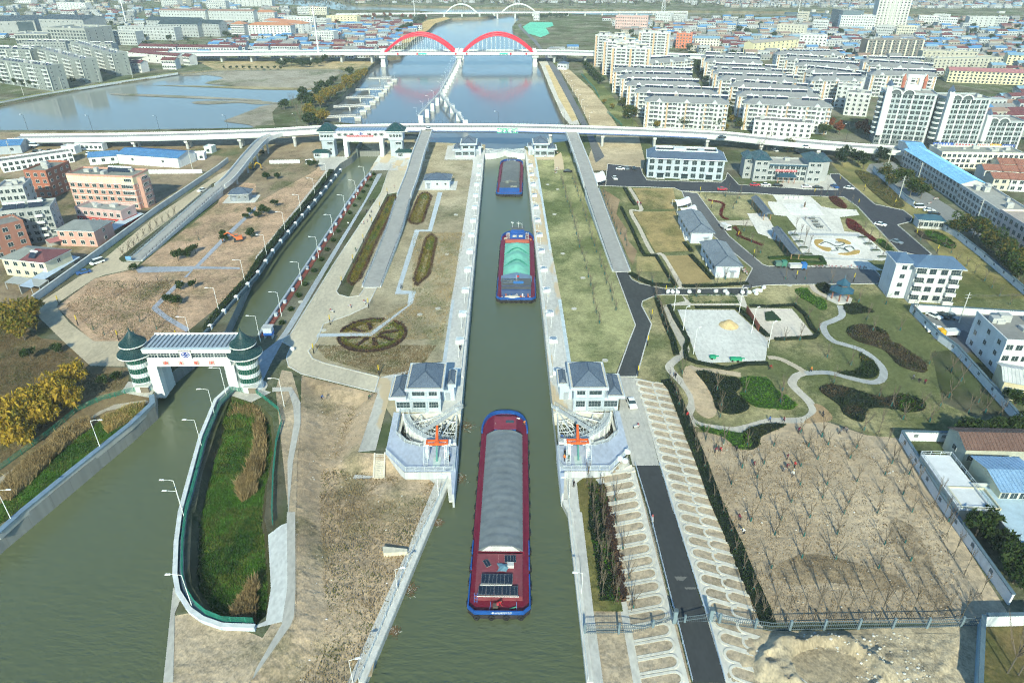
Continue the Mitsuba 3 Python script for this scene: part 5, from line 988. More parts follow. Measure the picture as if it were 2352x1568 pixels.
k, P, S, W = bay_tower('pale high-rise with curved corner bays and two small red spires, right of the flats', *[(210.3,392),(234.6,383.8)], 27.5, 10)
for x in (W * .38, W * .8): P('spire', MB().lathe([(.9, 29), (.9, 33), (1.3, 33), (.05, 36.5)], C(.45, .16, .11), 8, x, 12))
P('roof_arch', MB().box(W * .58, 11, 28, 8, 2, 3, WHT).box(W * .58 - 3, 11, 31, 1.6, 2, 3.5, WHT).box(W * .58 + 3, 11, 31, 1.6, 2, 3.5, WHT).prism([(W * .58 + 4.2 * math.cos(t), 11 + 1.2 * math.sin(t)) for t in np.linspace(0, 2 * math.pi, 12)[:-1]], 34.5, 36.2, WHT))
bay_tower('pale high-rise with a tall arched bay and curved corner, second in the right hand group', *[(237.4,378.9),(260.1,377.2)], 26.5, 10)
bay_tower('lower pale block with two arched gables, right end of the curved bay group', *[(260.1,376.7),(281.9,375.2)], 15, 6)
for i, (a, b, c) in enumerate(((1500, 1680, (.04, .12, .50)), (1685, 1895, (.50, .55, .60)), (1900, 2015, (.70, .66, .66)), (2020, 2120, (.75, .36, .02)), (2125, 2240, (.05, .10, .35)))):
    p, q = {1500: [(236.5,378.9),(247.4,378.3)], 1685: [(248,378.3),(259.2,376.7)], 1900: [(259.8,376.7),(266,375.7)], 2020: [(266.4,375.7),(271.7,374.7)], 2125: [(272.2,374.6),(278.4,373.6)]}[a]
    k = thing('shop_sign', f'{("blue", "pale grey", "white", "orange", "dark blue")[i]} shop signboard on the ground floor of the curved bay group', 'shop sign'); W = math.dist(p, q); an = math.atan2(q[1] - p[1], q[0] - p[0])
    g_ = part(k, 'board', MB().box(W / 2, -.7, 2.2, W, .2, 1.6, C(*c))); scene[g_]['to_world'] = at(*p, 0, an)
    m = MB()
    for j in range(6): m.box(W * (j + .8) / 7, -.84, 2.6, W / 14, .06, .8, WHT if sum(c) < 1.5 else C(.5, .1, .1))
    g_ = part(k, 'lettering', m, kind='stuff'); scene[g_]['to_world'] = at(*p, 0, an)
bldg('apartment_block', 'small pale block with arched gable behind the curved bay high-rise, left one', *[(232,497),(245,491)], 14, 14, 5, 4, C(.55, .58, .58), 'flat', side=(-1, 4), cat='apartment building')
bldg('apartment_block', 'small pale block with arched gable behind the curved bay high-rise, right one', *[(227,470),(240,464)], 14, 14, 5, 4, C(.60, .62, .61), 'flat', side=(-1, 4), cat='apartment building')
bldg('office_building', 'white two storey building standing right behind the road bridge below the flats', *[(148.3,414.1)] + [(179.2,404.2)], 12, 8, 3, 9, C(.80, .81, .80), 'flat', C(.16, .16, .17), clutter=2)
# ---- far right: hotel, annex, beige and cream slabs
k, P, S, W, tw = bldg('hotel_tower', 'very tall cream tower cut off by the top edge of the picture', *[(533,1071),(574,1064)], 22, 62, 18, 9, C(.54, .54, .50), 'flat', win=(2.0, 1.6), strips=([.0, .125, .25, .375, .5, .625, .75, .875, 1.0], 1.3, C(.74, .73, .67)), side=(1, 4))
bldg('hotel_annex', 'long low grey wing with pale grid front beside the very tall cream tower', *[(476,1056),(520,1044)], 30, 17, 5, 14, C(.62, .65, .65), 'flat', C(.3, .33, .34))
bldg('hotel_annex', 'dark glazed block at the left end of the cream tower wing', *[(481,1102),(481,1065)], 30, 22, 5, 4, C(.12, .17, .20), 'flat')
bldg('apartment_block', 'beige ten storey slab with dark vertical window strips behind the flats', *[(366,739),(424,743)], 14, 18, 8, 14, C(.22, .19, .16), 'flat', win=(2.4, 1.6), strips=([i / 7 for i in range(8)], 1.6, C(.70, .66, .52)), cat='apartment building')
bldg('apartment_block', 'cream four storey block beyond the farthest right flats', *[(392,662),(460,672)], 13, 9.8, 4, 16, C(.50, .48, .40), 'flat', C(.33, .35, .30), cat='apartment building', side=(-1, 5))
bldg('apartment_block', 'cream block with roof boxes just left of the long cream four storey block', *[(406,708),(455,700)], 12, 11, 4, 12, C(.50, .47, .38), 'flat', C(.3, .33, .28), clutter=8, cat='apartment building')
bldg('apartment_block', 'long yellow block with pink roof right of the high-rises', *[(372,602),(431,583)], 12, 9.2, 4, 20, YEL, 'gable', C(.45, .20, .20), 2.2, cat='apartment building', side=(-1, 5))
bldg('apartment_block', 'second yellow block with pale blue roof at the right edge', *[(485,700),(529,685)], 12, 9, 4, 12, YEL, 'gable', RCYAN, 2, cat='apartment building')
bldg('school_building', 'pink and white four storey school with central tower near the far river', *[(159,1064),(202,1052)], 16, 16, 4, 14, C(.64, .42, .38), 'flat', bands=(3.8, 7.8, 11.8))
bldg('office_building', 'white block beside the tall lattice mast in the far town', *[(236,1167),(256,1154)], 14, 12, 3, 7, WHT, 'flat')
bldg('office_building', 'white three storey block right of the lattice mast', *[(261,1154),(278,1146)], 14, 11, 4, 8, WHT, 'flat')
bldg('office_building', 'orange red five storey building with white numbers among the low houses', *[(195,836),(211,831)], 14, 15, 5, 5, C(.68, .20, .10), 'flat')
bldg('apartment_block', 'yellow four storey building with dormers near the orange red building', *[(215,830),(241,825)], 12, 11, 4, 8, C(.74, .70, .58), 'gable', RCYAN, 2, cat='apartment building')
bldg('apartment_block', 'yellow block with grey roof right of the second column of flats', *[(261,770)] + [(324,810)], 12, 12, 4, 10, YEL, 'gable', C(.4, .36, .3), 2, cat='apartment building')
bldg('office_building', 'white building with stepped roof behind the third column of flats', *[(336,839),(363,829)], 14, 13, 4, 7, WHT, 'flat', clutter=6)
for i, s in enumerate(([(646,1126),(662,1113)], [(675,1082),(727,1074)], [(355,967),(383,947)], [(424,1023),(440,1014)], [(475,946),(492,937)], [(501,946),(521,937)], [(623,1067),(643,1057)], [(704,1082),(722,1069)], [(460,1174),(472,1166)], [(611,1100),(635,1090)])):
    bldg('office_building', f'pale mid-rise block in the far right town, {nth(i)} of ten', *s, 14, 13, 4, 8, (WHT, GRYW, CREAM)[i % 3], 'flat', group='pale mid-rise blocks of the far right town')
# ---- lock administration, right foreground
k, P, S, W, tw = bldg('office_building', 'three storey pale blue grey office with dark blue mansard roof and sunken roof well', *[(69,326.5),(104.2,320.6)], 15, 9.4, 3, 9, C(.44, .50, .56), 'none', win=(2.0, 1.9), side=(-1, 5), frame=C(.3, .36, .38, .4))
m = MB(); o = [(-.8, -.8), (W + .8, -.8), (W + .8, 15.8), (-.8, 15.8)]; n_ = [(3.4, 4.2), (W - 3.4, 4.2), (W - 3.4, 12.2), (3.4, 12.2)]
for i in range(4): j = (i + 1) % 4; m.quad((*o[i], 9.6), (*o[j], 9.6), (*n_[j], 12.2), (*n_[i], 12.2), SLATE)
P('roof', m, 'tile_mat'); P('eave', MB().box(W / 2, 7.5, 9.3, W + 1.8, 16.8, .35, C(.72, .76, .78)))
m = MB()
for i in range(4):
    j = (i + 1) % 4; m.bar((*n_[i], 12.1), (*n_[j], 12.1), .4, 1.0, C(.6, .65, .68))
P('roof_well', m.box(W / 2, 8.2, 10.2, W - 7, 8, .1, C(.42, .44, .45)).box(W * .42, 9, 10.3, 6, 4, 2.4, C(.56, .6, .64)).box(W * .7, 9, 10.3, 3, 4, 2.0, C(.5, .54, .58)))
for x in (.18, .5, .82): P('door', MB().box(W * x, -.05, 0, 3.0, .12, 2.6, GLASS).box(W * x, -.8, 2.8, 3.6, 1.6, .2, C(.4, .46, .5)).box(W * x, -1.0, 0, 4.2, 2, .25, pcol(CONC)), 'paint')
# second office: two wings and a middle part
k, P, S, W, tw = bldg('office_building', 'grey office with two dark blue roofed wings and a porch with a red banner', *[(125,320.4)] + [(142.5,317.9)], 12, 7.6, 3, 7, C(.38, .40, .41), 'flat', C(.34, .34, .32), win=(2.1, 1.5), clutter=1, frame=C(.7, .7, .7, .4))
for x0, nm in ((-6.2, 'west_wing'), (W + .3, 'east_wing')):
    P('wing', MB().box(x0 + 3, 5, 0, 6.6, 13, 10.2, C(.38, .40, .41)).box(x0 + 3 + (-5.4 if x0 < 0 else 5.2), 7, 0, 4, 9, 9.6, C(.36, .38, .39)))
    for dx, dy, w_, d_, z_ in ((3, 5, 8.6, 14.6, 10.2), (3 + (-5.4 if x0 < 0 else 5.2), 7, 5.4, 10.6, 9.6)):
        q = num(k + '__roof'); scene[q] = {**hip_tiles(d_, w_, 2.3, d_ - w_ + 1, C(.035, .09, .12, .45)).ply('tile_mat'), 'to_world': tw @ at(x0 + dx, dy, z_, math.pi / 2)}
    for f in range(3):
        for xx in (1.5, 4.5): S('window', window_ply(2.0, 1.5, 1, 0, C(.7, .7, .7, .4)), x0 + xx, -1.55, f * 3.3 + 1.9)
        if x0 < 0: S('window', window_ply(1.8, 1.5, 1, 0, C(.7, .7, .7, .4)), x0 - 2.4, 2.45, f * 3.2 + 1.9)
P('porch', MB().box(W * .48, -2, 2.8, 8.4, 3.6, .3, C(.5, .5, .5)).hip(W * .48, -2, 3.1, 9.2, 4.4, 1.3, 6, C(.03, .08, .12, .5)))
for x in (-3.8, -1.3, 1.3, 3.8): P('column', MB().box(W * .48 + x, -3.4, 0, .35, .35, 2.8, C(.40, .22, .18)))
P('banner', MB().box(W * .48, -.4, 4.7, 9.5, .08, .9, C(.55, .03, .05))); m = MB()
for i in range(12): m.box(W * .48 - 4.2 + i * .76, -.47, 4.9, .42, .04, .5, WHT)
P('banner_lettering', m, kind='stuff')
P('trim', MB().box(W / 2, -.3, 7.4, W, .9, .5, C(.05, .11, .16)))
# ---- two service buildings and canopies
for i, (p, q, D, lb) in enumerate((((69.6, 239.9), (77.6, 240.0), 23, 'long pale blue service building with dark blue hip roof beside the garden road, far one'), ((70.5, 208.9), (78.4, 208.4), 21, 'long pale blue service building with dark blue hip roof beside the garden road, near one'))):
    k = thing('service_building', lb, 'building'); W = 8.0; tw = at(p[0], p[1], 0, -.02)
    for nm, m, mt in (('wall', MB().box(W / 2, D / 2, -1, W, D, 5.2, C(.55, .61, .68)), 'paint'), ('eave', MB().box(W / 2, D / 2, 4.2, W + 1.4, D + 1.2, .2, C(.66, .70, .72)), 'paint'), ('door', MB().box(W * .7, -.05, 0, 1.2, .1, 2.3, C(.3, .34, .38)).box(W * .7, -.6, 2.6, 2, 1.1, .12, C(.35, .4, .45)), 'paint')):
        scene[part(k, nm, m, mt)]['to_world'] = tw
    scene[num(k + '__roof')] = {**hip_tiles(D + 1.4, W + 1.6, 2.3, D - 6, C(.16, .20, .25, .5)).ply('tile_mat'), 'to_world': tw @ at(W / 2, D / 2, 4.4, math.pi / 2)}
    for j in range(4): scene[num(k + '__window')] = {**window_ply(2.4, 1.2, 2), 'to_world': tw @ at(-.05, 3 + j * 4.6, 2.6, -math.pi / 2)}
    for j in range(3): scene[num(k + '__ac_unit')] = {**MB().box(-.5, 5 + j * 5, .2, .5, 1, .8, C(.6, .62, .62)).ply('paint'), 'to_world': tw}
def canopy(label, pts, z):
    k = thing('membrane_canopy', label, 'canopy'); p = np.array(pts); c = p.mean(0); n = 8; v = []
    for i in range(n + 1):
        for j in range(n + 1):
            u, w_ = i / n, j / n; q = (p[0] * (1 - u) + p[1] * u) * (1 - w_) + (p[3] * (1 - u) + p[2] * u) * w_
            v.append((*q, z + 1.0 * math.sin(math.pi * w_) - .7 * math.sin(math.pi * u) * (1 - .5 * w_)))
    part(k, 'membrane', MB().add(v, [(i * (n + 1) + j, i * (n + 1) + j + 1, (i + 1) * (n + 1) + j + 1, (i + 1) * (n + 1) + j) for i in range(n) for j in range(n)], C(.82, .83, .82)), 'paint', True)
    for q in p: part(k, 'post', MB().tube((*q, 0), (*q, z), .08, .08, WHITE))
canopy('white stretched canopy beside the ramp foot near the three storey office', [(42.2,325),(47.5,327.8),(47.5,313.2),(42,308.1)], 3)
canopy('white stretched canopy on the garden road, far one of two', [(72,283.1),(79,287.1),(79.2,279.4),(72,273.8)], 3)
canopy('white stretched canopy on the garden road, near one of two', [(71.8,271.7),(79.2,276.2),(79,268.2),(72.1,266.3)], 3)
# ---- grey sheds beside the lock and on the left bank
def shed(label, p, q, D, h, c=C(.50, .56, .63), rc=C(.10, .14, .20, .45), rh=2.0):
    k, P, S, W, tw = bldg('service_shed', label, p, q, D, h, 1, 3, c, 'none', win=(.9, .9)); scene[num(k + '__roof')] = {**hip_tiles(W + 1.4, D + 1.4, rh, max(.3, W - D), rc).ply('tile_mat'), 'to_world': tw @ at(W / 2, D / 2, h + .2)}
    P('eave', MB().box(W / 2, D / 2, h, W + 1.5, D + 1.5, .2, C(.66, .70, .72))); P('door', MB().box(1.6, -.06, 0, 1.3, .1, 2.2, C(.28, .32, .38)).box(1.6, -.5, 2.5, 2, 1, .15, C(.3, .34, .4)))
    P('pavement', MB().box(W / 2, D / 2, 0, W + 6, D + 5, .07, pcol(CONC)), 'pave_mat')
shed('grey blue shed with hip roof on the island left of the lock', *[(-36.6,309.6),(-25.2,309.5)], 9, 3.8)
shed('grey shed with hip roof on the bare left bank below the ramp', *[(-119.9,291.6),(-112,292.2)], 6, 3.2, C(.24, .27, .30))
# ---- four storey white flats and the buildings of the right edge
k, P, S, W, tw = bldg('apartment_block', 'white four storey flats with blue roof at the right, beside the garden pavilion', *[(125.7,190.5),(138.6,188.5)], 9, 11.6, 4, 4, WHT, 'hip', C(.10, .17, .27, .45), 2.2, (1.7, 1.5), (4, (0, 3), True), None, (-1, 9), over=.9, cat='apartment building', frame=C(.25, .27, .27, .4))
P('wing', MB().box(-2.6, 6.4, -1, 5.2, 8.6, 12.6, C(.62, .66, .70)).box(-2.6, 6.4, 11.6, 6.4, 10, .4, WHT)); P('wing_roof', MB().hip(-2.6, 6.4, 12, 6, 9.6, 1.5, .5, C(.10, .17, .27, .45)), 'tile_mat')
for f in range(4): S('window', window_ply(1.5, 1.4, 1), -2.6, 2.05, f * 2.9 + 1.7)
def street_row(label, p, q, D, h, floors, cols, wall, roof, rc, rh=2, **kw): return bldg('shop_row', label, p, q, D, h, floors, cols, wall, roof, rc, rh, (1.8, 1.6), **kw)
street_row('long three storey shop row with bright blue roof along the right hand street', (202.8, 346), (196.8, 287), 11, 8.2, 3, 18, C(.52, .54, .53), 'gable', C(.22, .50, .78, .4))
street_row('pale shop row with flat roof next along the right hand street', (196.2, 286), (191.5, 252), 12, 7.6, 3, 11, C(.55, .55, .54), 'flat', C(.33, .33, .30), clutter=6)
street_row('pinkish curved-front shop row nearest on the right hand street', (190.8, 251), (186, 205), 12, 8.4, 3, 13, C(.56, .50, .48), 'flat', C(.36, .32, .28), clutter=6)
bldg('office_building', 'cream and white block with flat roof behind the blue roofed shop row', *[(219.4,341.1),(258.8,337.7)], 14, 7.5, 3, 16, C(.72, .70, .60), 'flat', C(.26, .27, .24), clutter=10)
bldg('office_building', 'blue roofed end building below the road bridge at the right', *[(203.7,341.3),(211,339.8)], 22, 8.5, 3, 3, C(.56, .58, .58), 'gable', C(.22, .50, .78, .4), 2)
for i, (p, w_) in enumerate(zip([(227.4,317.8),(235.1,315.9),(242.2,314.1),(223,304.1),(230,302.4),(241.5,328.6),(248.8,326.6)], (9,) * 7)):
    bldg('house', f'tile roofed house crowded behind the blue roofed shop row, {nth(i)} of seven', p, (p[0] + w_, p[1] - 1.5), 9, 5.5, 2, 3, (WHT, CREAM)[i % 2], 'gable', C(.36, .16, .11), 1.8, group='tile roofed houses behind the shop row', cat='house')
k, P, S, W, tw = bldg('guardhouse', 'small grey gatehouse with blue roof where the park road meets the street', *[(163.3,255.1),(172.2,253.1)], 6, 3.4, 1, 5, C(.52, .54, .54), 'hip', C(.05, .12, .17, .4), 1.5, (1.6, 1.6), cat='gatehouse')
bldg('office_building', 'white building with barred windows behind the parking yard at the right edge', *[(126.5,148.1),(140.3,146.4)], 16, 9.5, 3, 6, C(.70, .73, .75), 'flat', C(.24, .24, .23), side=(-1, 5), clutter=8)
bldg('outbuilding', 'cream outbuilding with pale gable roof below the white barred building', *[(120.7,137.2),(127.1,134.4)], 9, 5, 1, 3, C(.60, .54, .36), 'gable', C(.6, .62, .6), 1.6)
# walled compound at the lower right
k, P, S, W, tw = bldg('house', 'long grey green house with dark red tile roof in the lower right compound', *[(96,111.3),(111,110.6)], 7, 5.2, 1, 5, C(.44, .46, .40), 'gable', C(.17, .10, .08), 1.8, side=(-1, 7), cat='house')
bldg('house', 'cream house with blue sheet roof in the lower right compound', *[(95.2,98.6),(103.9,98.1)], 10, 5.2, 2, 5, C(.66, .62, .44), 'gable', C(.25, .42, .62, .4), 1.2, cat='house')
k = thing('flat_roof_annex', 'long annex with a broad white flat roof and railing inside the lower right compound', 'building'); pr = [(87,111.7),(93.1,111.3),(92.1,94.9),(85.6,95.3)]
part(k, 'wall', MB().prism(pr, 0, 3.4, C(.5, .5, .46))); part(k, 'roof', MB().prism([((x * .97 + .03 * pr[0][0]), y) for x, y in pr], 3.4, 3.55, C(.66, .69, .72)))
for i in range(4): put_window(k, *(np.array(pr[0]) * (1 - (i + .6) / 4.4) + np.array(pr[3]) * (i + .6) / 4.4 + (-.1, 0)), 1.9, 1.2, 1.1, -math.pi / 2 + .42)
railing('roof_railing', pr + [pr[0]], 3.55, 'thin steel railing round the broad white flat roof in the lower right compound', h=.9, rails=2)
bldg('garage', 'low cream shed below the white flat roof at the right edge', *[(86.4,95.7),(93.4,95.2)], 6, 3, 1, 3, C(.58, .55, .40), 'flat', C(.5, .5, .48), clutter=0)
bldg('garage', 'low shed with pale blue roof in the lower right corner compound', *[(90.9,86.4),(99.8,85.8)], 16, 3.2, 1, 4, GRYW, 'flat', C(.42, .55, .64), clutter=0)
# ---- left foreground housing
FR = C(.72, .73, .72, .4)
k, P, S, W, tw = bldg('apartment_block', 'five storey pink flats with yellow top floor and flat grey roof on the left', *[(-184,285.7),(-154.3,281.3)], 11, 13.6, 5, 9, C(.56, .32, .25), 'flat', C(.20, .21, .19), side=(1, 4), bands=(2.6, 5.3, 8.0, 10.7), cat='apartment building', frame=FR, win=(1.7, 1.4))
P('top_floor', MB().box(W / 2, 5.5, 10.95, W + .12, 11.12, 2.6, YEL)); P('bay', MB().box(W + 1.0, 5, 0, 1.8, 5, 13, C(.54, .32, .26)))
for f in range(5): S('window', window_ply(3.4, 1.4, 3, 0, FR), W - 2.4, -.1, f * 2.72 + 1.6); S('window', window_ply(3.6, 1.4, 3, 0, FR), W + 1.95, 5, f * 2.72 + 1.6, math.pi / 2)
for i in range(5): S('roof__solar_heater', HEATER, W * .5 + i * 2, 8, 13.7)
bldg('apartment_block', 'brick red flats with cream top floor left of the pink flats', *[(-210.4,298.7),(-200.2,297.8)], 16, 11.5, 4, 3, C(.38, .14, .09), 'flat', C(.20, .21, .19), side=(1, 4), cat='apartment building', frame=FR)
k, P, S, W, tw = bldg('apartment_block', 'weathered grey five storey flats with water heaters in front of the pink flats', *[(-183.5,240.6),(-168.3,245.9)], 11, 12.5, 5, 6, C(.36, .38, .38), 'flat', C(.23, .25, .23), side=(1, 5), bal=(3, (1,), False), cat='apartment building', heaters=6)
bldg('apartment_block', 'grey white block with flat roof behind the weathered grey flats', *[(-206,273.4),(-196.9,276)], 11, 11.5, 4, 4, C(.48, .50, .50), 'flat', C(.32, .32, .30), side=(1, 4), cat='apartment building')
bldg('apartment_block', 'plain brick red block with grey parapet at the left edge', *[(-182.9,223.2),(-172.5,235.7)], 10, 11, 4, 4, C(.34, .16, .12), 'flat', C(.2, .2, .19), side=(1, 5), cat='apartment building')
bldg('house', 'pink two storey house with grey hip roof beside the white wall', *[(-165,240.4),(-150.7,239.1)], 11, 6, 2, 4, PINKW, 'hip', C(.24, .26, .25), 2.0, side=(1, 6), cat='house', frame=FR)
bldg('row_house', 'long pink and white two storey row with flat grey roof below the pink flats', *[(-171.6,265.2),(-150.8,259.9)], 8, 6, 2, 7, C(.56, .40, .38), 'flat', C(.28, .29, .27), side=(1, 5), cat='house', frame=FR, base=(3, C(.45, .06, .05)))
k, P, S, W, tw = bldg('house', 'cream two storey house with half red, half grey hip roof near the road bend', *[(-168.3,213.8),(-151.7,210.1)], 11, 6, 2, 5, C(.70, .64, .46), 'hip', C(.25, .27, .25), 2.0, side=(1, 6), cat='house', frame=FR)
P('red_roof', MB().add([(W * .45, -.55, 6.3), (W + .55, -.55, 6.3), (W - 5.2, 5.5, 8.35), (W * .55, 5.5, 8.35)], [[0, 1, 2, 3]], C(.20, .075, .075)).add([(W + .56, -.5, 6.32), (W + .56, 11.5, 6.32), (W - 5.2, 5.5, 8.36)], [[0, 1, 2]], C(.20, .075, .075)), 'tile_mat'); S('roof__solar_heater', HEATER, W * .7, 1.5, 7.0)
for i, (p, q, c, lb) in enumerate(((*[(-166.3,236.6),(-160.2,244.2)], C(.42, .17, .17), 'faded red lean-to roof beside the pink two storey house'), (*[(-150.4,198.4),(-148.4,223.8)], C(.45, .55, .66), 'pale blue sheet lean-to along the white wall by the road bend'), (*[(-151.3,239.1),(-146.9,269.4)], C(.5, .57, .63), 'pale sheet lean-to along the white wall beside the pink row'), (*[(-161.6,202.6),(-148.4,199.2)], C(.35, .37, .36), 'grey courtyard roof in front of the cream house'))):
    a = math.atan2(q[1] - p[1], q[0] - p[0]); W = math.dist(p, q); k = thing('lean_to', lb, 'lean-to'); m = MB()
    for f_ in (('roof', MB().add([(0, 0, 2.4), (W, 0, 2.4), (W, 4, 3.0), (0, 4, 3.0)], [[0, 1, 2, 3]], c)), ('post', MB().box(.2, .2, 0, .15, .15, 2.4, GRYW)), ('post', MB().box(W - .2, .2, 0, .15, .15, 2.4, GRYW)), ('wall', MB().box(W / 2, 3.9, 0, W, .2, 3, C(.45, .46, .44)))):
        scene[part(k, *f_)]['to_world'] = at(*p, 0, a)
# warehouses by the pond
bldg('warehouse', 'white shed with blue sheet roof beside the left ramp', *[(-198.9,354.1),(-164.3,345.5)], 14, 5, 1, 2, C(.76, .79, .80), 'gable', RBLUE, 1.6, (1.2, 1.2))
bldg('warehouse', 'small white shed with blue roof left of the large blue roofed shed', *[(-212.1,351.1),(-199.7,355.1)], 10, 4, 1, 3, C(.68, .72, .74), 'gable', RBLUE, 1.6)
bldg('site_office', 'long white two storey cabin row with dark flat roof at the left edge', *[(-247.4,337.6),(-223.4,357.5)], 9, 5, 2, 12, C(.78, .81, .83), 'flat', C(.17, .18, .17), clutter=0)
bldg('warehouse', 'blue roofed shed at the left edge near the pond', *[(-286.9,369.1),(-261.4,375.6)], 14, 4.5, 1, 3, C(.4, .45, .5), 'gable', RBLUE, 1.8)
bldg('cabin', 'long white cabin with pale blue stripe below the road bridge', *[(-236.6,383.6),(-220.6,381)], 4, 3, 1, 6, C(.75, .80, .84), 'flat', C(.7, .73, .75), clutter=0)
bldg('cabin', 'white cabin beside the parked cars near the blue roofed shed', *[(-238.8,374.2),(-231.4,373.5)], 5, 3.4, 1, 2, C(.76, .79, .80), 'flat', C(.7, .72, .72), clutter=0)
bldg('cabin', 'small white cabin right of the large blue roofed shed', *[(-163.7,360),(-157.3,361)], 5, 2.8, 1, 2, C(.72, .75, .77), 'flat', C(.7, .72, .72), clutter=0)
bldg('cabin', 'small pale green cabin below the road bridge beside the left ramp', *[(-162.4,374.5),(-158.3,374)], 5, 3, 1, 1, C(.66, .74, .72), 'flat', C(.7, .72, .72), clutter=0)
# ---- far left: government complex, slabs, school
bldg('office_building', 'large grey official building with stepped flat roof in the far left', *[(-509,839),(-460,826)], 40, 20, 6, 12, C(.36, .38, .36), 'flat', C(.18, .2, .2), win=(2.4, 2.2), side=(1, 9), clutter=6, pw=2)
bldg('office_building', 'lower grey wing with many tall windows left of the large official building', *[(-544,834),(-507,834)], 30, 15, 3, 12, C(.40, .41, .38), 'flat', C(.24, .26, .26), win=(2.6, 3.2), clutter=2)
bldg('office_building', 'dark roofed hall behind the large official building', *[(-600,978),(-536,964)], 40, 20, 3, 10, C(.36, .38, .38), 'gable', C(.07, .09, .10), 4)
k, P, S, W, tw = bldg('sports_hall', 'grey hall with sloping dark roof and big glazed front at the far left edge', *[(-665,979),(-615,992)], 45, 17, 2, 6, C(.36, .38, .38), 'gable', C(.07, .09, .10), 5)
P('glass_front', MB().box(W * .78, -.3, 5, W * .36, .4, 11, C(.04, .07, .09, .1)), 'gloss')
for i, s in enumerate(([(-419,606),(-353,566)], [(-430,682),(-347,603)], [(-425,732),(-340,641)], [(-479,682),(-427,668)])):
    k, P, S, W, tw = bldg('apartment_block', f'grey green six storey slab by the pond with pale gable end, {nth(i)} from the left', *s, 13, 18, 6, 14, C(.25, .285, .27), 'flat', C(.25, .26, .25), side=(1, 6), bal=(4, (1, 2), False), group='grey green slabs beside the pond', heaters=16, clutter=6, strips=([.0, .25, .5, .75, 1], 1.4, C(.56, .58, .55)), cat='apartment building')
for i, s in enumerate(([(-486,711),(-451,710)], [(-490,761),(-445,757)], [(-433,740),(-390,740)])):
    bldg('apartment_block', f'grey slab in the rear rows beyond the pond, {nth(i)} from the left', *s, 13, 15, 6, 14, C(.30, .33, .32), 'flat', C(.25, .26, .25), heaters=14, group='grey slabs in the rear rows beyond the pond', cat='apartment building')
for i, s in enumerate(([(-477,880),(-427,869)], [(-481,938),(-403,919)])):
    bldg('school_building', f'long grey white teaching block left of the orange roofed school, {nth(i)} of two', *s, 14, 14, 4, 16, C(.42, .45, .46), 'flat', C(.22, .24, .23), bands=(3.4, 6.9, 10.4), clutter=5)
for i, s in enumerate(([(-481,1018),(-406,1000)], [(-441,963),(-389,956)], [(-416,976),(-364,962)])):
    bldg('school_building', f'school block with dark grey pitched roof, {nth(i)} from the left', *s, 18, 15, 4, 13, C(.38, .41, .42), 'gable', C(.05, .075, .085, .5), 4, group='school blocks with dark grey pitched roofs', side=(1, 6), cat='school building')
for i, s in enumerate(([(-537,1186),(-460,1170)], [(-457,1175),(-383,1161)])): bldg('school_building', f'long white block with orange roof edge behind the dark roofed school, {nth(i)} of two', *s, 14, 16, 4, 16, C(.50, .53, .54), 'gable', C(.35, .2, .14), 2)
for i, s in enumerate(([(-327,962),(-271,955)], [(-328,1031),(-262,974)], [(-385,1174),(-355,1174)], [(-354,975),(-336,972)])):
    bldg('school_building', f'white school building with orange tile roof, {nth(i)} of four', *s, 16, 13.5, 5, 12, C(.62, .64, .64), 'hip', RORG, 3, group='school buildings with orange roofs', side=(1, 6), bands=(2.7, 5.4, 8.1, 10.8))
for i, (s, c) in enumerate((([(-324,1119),(-280,1110)], WHT), ([(-270,1085),(-254,1080)], WHT), ([(-266,1136),(-218,1123)], YEL), ([(-336,1311),(-305,1311)], CREAM), ([(-232,906),(-205,900)], WHT), ([(-359,1323),(-338,1318)], WHT), ([(-538,1531),(-462,1524)], GRYW))):
    bldg('office_building', f'pale three storey building among the left village, {nth(i)} of seven', *s, 14, 11, 4, 9, c, 'flat', group='pale three storey buildings in the left village')
for i, s in enumerate(([(-388,790),(-346,783)], [(-344,783),(-317,779)], [(-316,779),(-278,776)], [(-248,789),(-218,788)], [(-266,789),(-250,787)])):
    bldg('row_house', f'white row with dark red roof behind the far elevated road, {nth(i)} from left', *s[:2], 10, 8, 2, 12, C(.56, .6, .64), 'gable', RRED, 2, group='white rows behind the far elevated road', cat='house')
for i, s in enumerate(([(-375,740),(-314,709)], [(-317,681),(-304,680)], [(-309,709),(-301,705)], [(-347,668),(-327,661)], [(-378,752),(-339,747)])):
    bldg('row_house', f'pale house with dark red roof at the corner of the pond, {nth(i)} of five', *s, 9, 8, 2, 6, C(.62, .63, .62), 'gable', RRED, 2, group='pale houses at the corner of the pond', cat='house')
for i, s in enumerate(([(-828,1418),(-763,1395)], [(-679,1517),(-640,1501)], [(-655,1539),(-636,1532)], [(-592,1564),(-556,1557)], [(-559,1564),(-531,1547)], [(-883,1618),(-866,1618)], [(-1046,1638),(-998,1620)], [(-571,1471),(-533,1465)], [(-538,1597),(-518,1597)])):
    bldg('office_building', f'distant pale block near the top left, {nth(i)} of nine', *s, 14, 13, 4, 9, (WHT, GRYW, CREAM)[i % 3], 'flat', group='distant pale blocks near the top left')
bldg('villa', 'white house on the river point by the distant white bridge', *[(48,1199),(57,1198)], 12, 10, 2, 3, WHT, 'gable', C(.6, .6, .6), 3, cat='house')
bldg('pump_house', 'grey house with hip roof below the red arch bridge, right bank, far one', *[(52,731),(60,728)], 9, 5, 1, 3, C(.5, .54, .57), 'hip', SLATE, 2)
bldg('pump_house', 'grey house with hip roof below the red arch bridge, right bank, near one', *[(50,676),(58,673)], 9, 5, 1, 3, C(.62, .65, .68), 'hip', SLATE, 2)
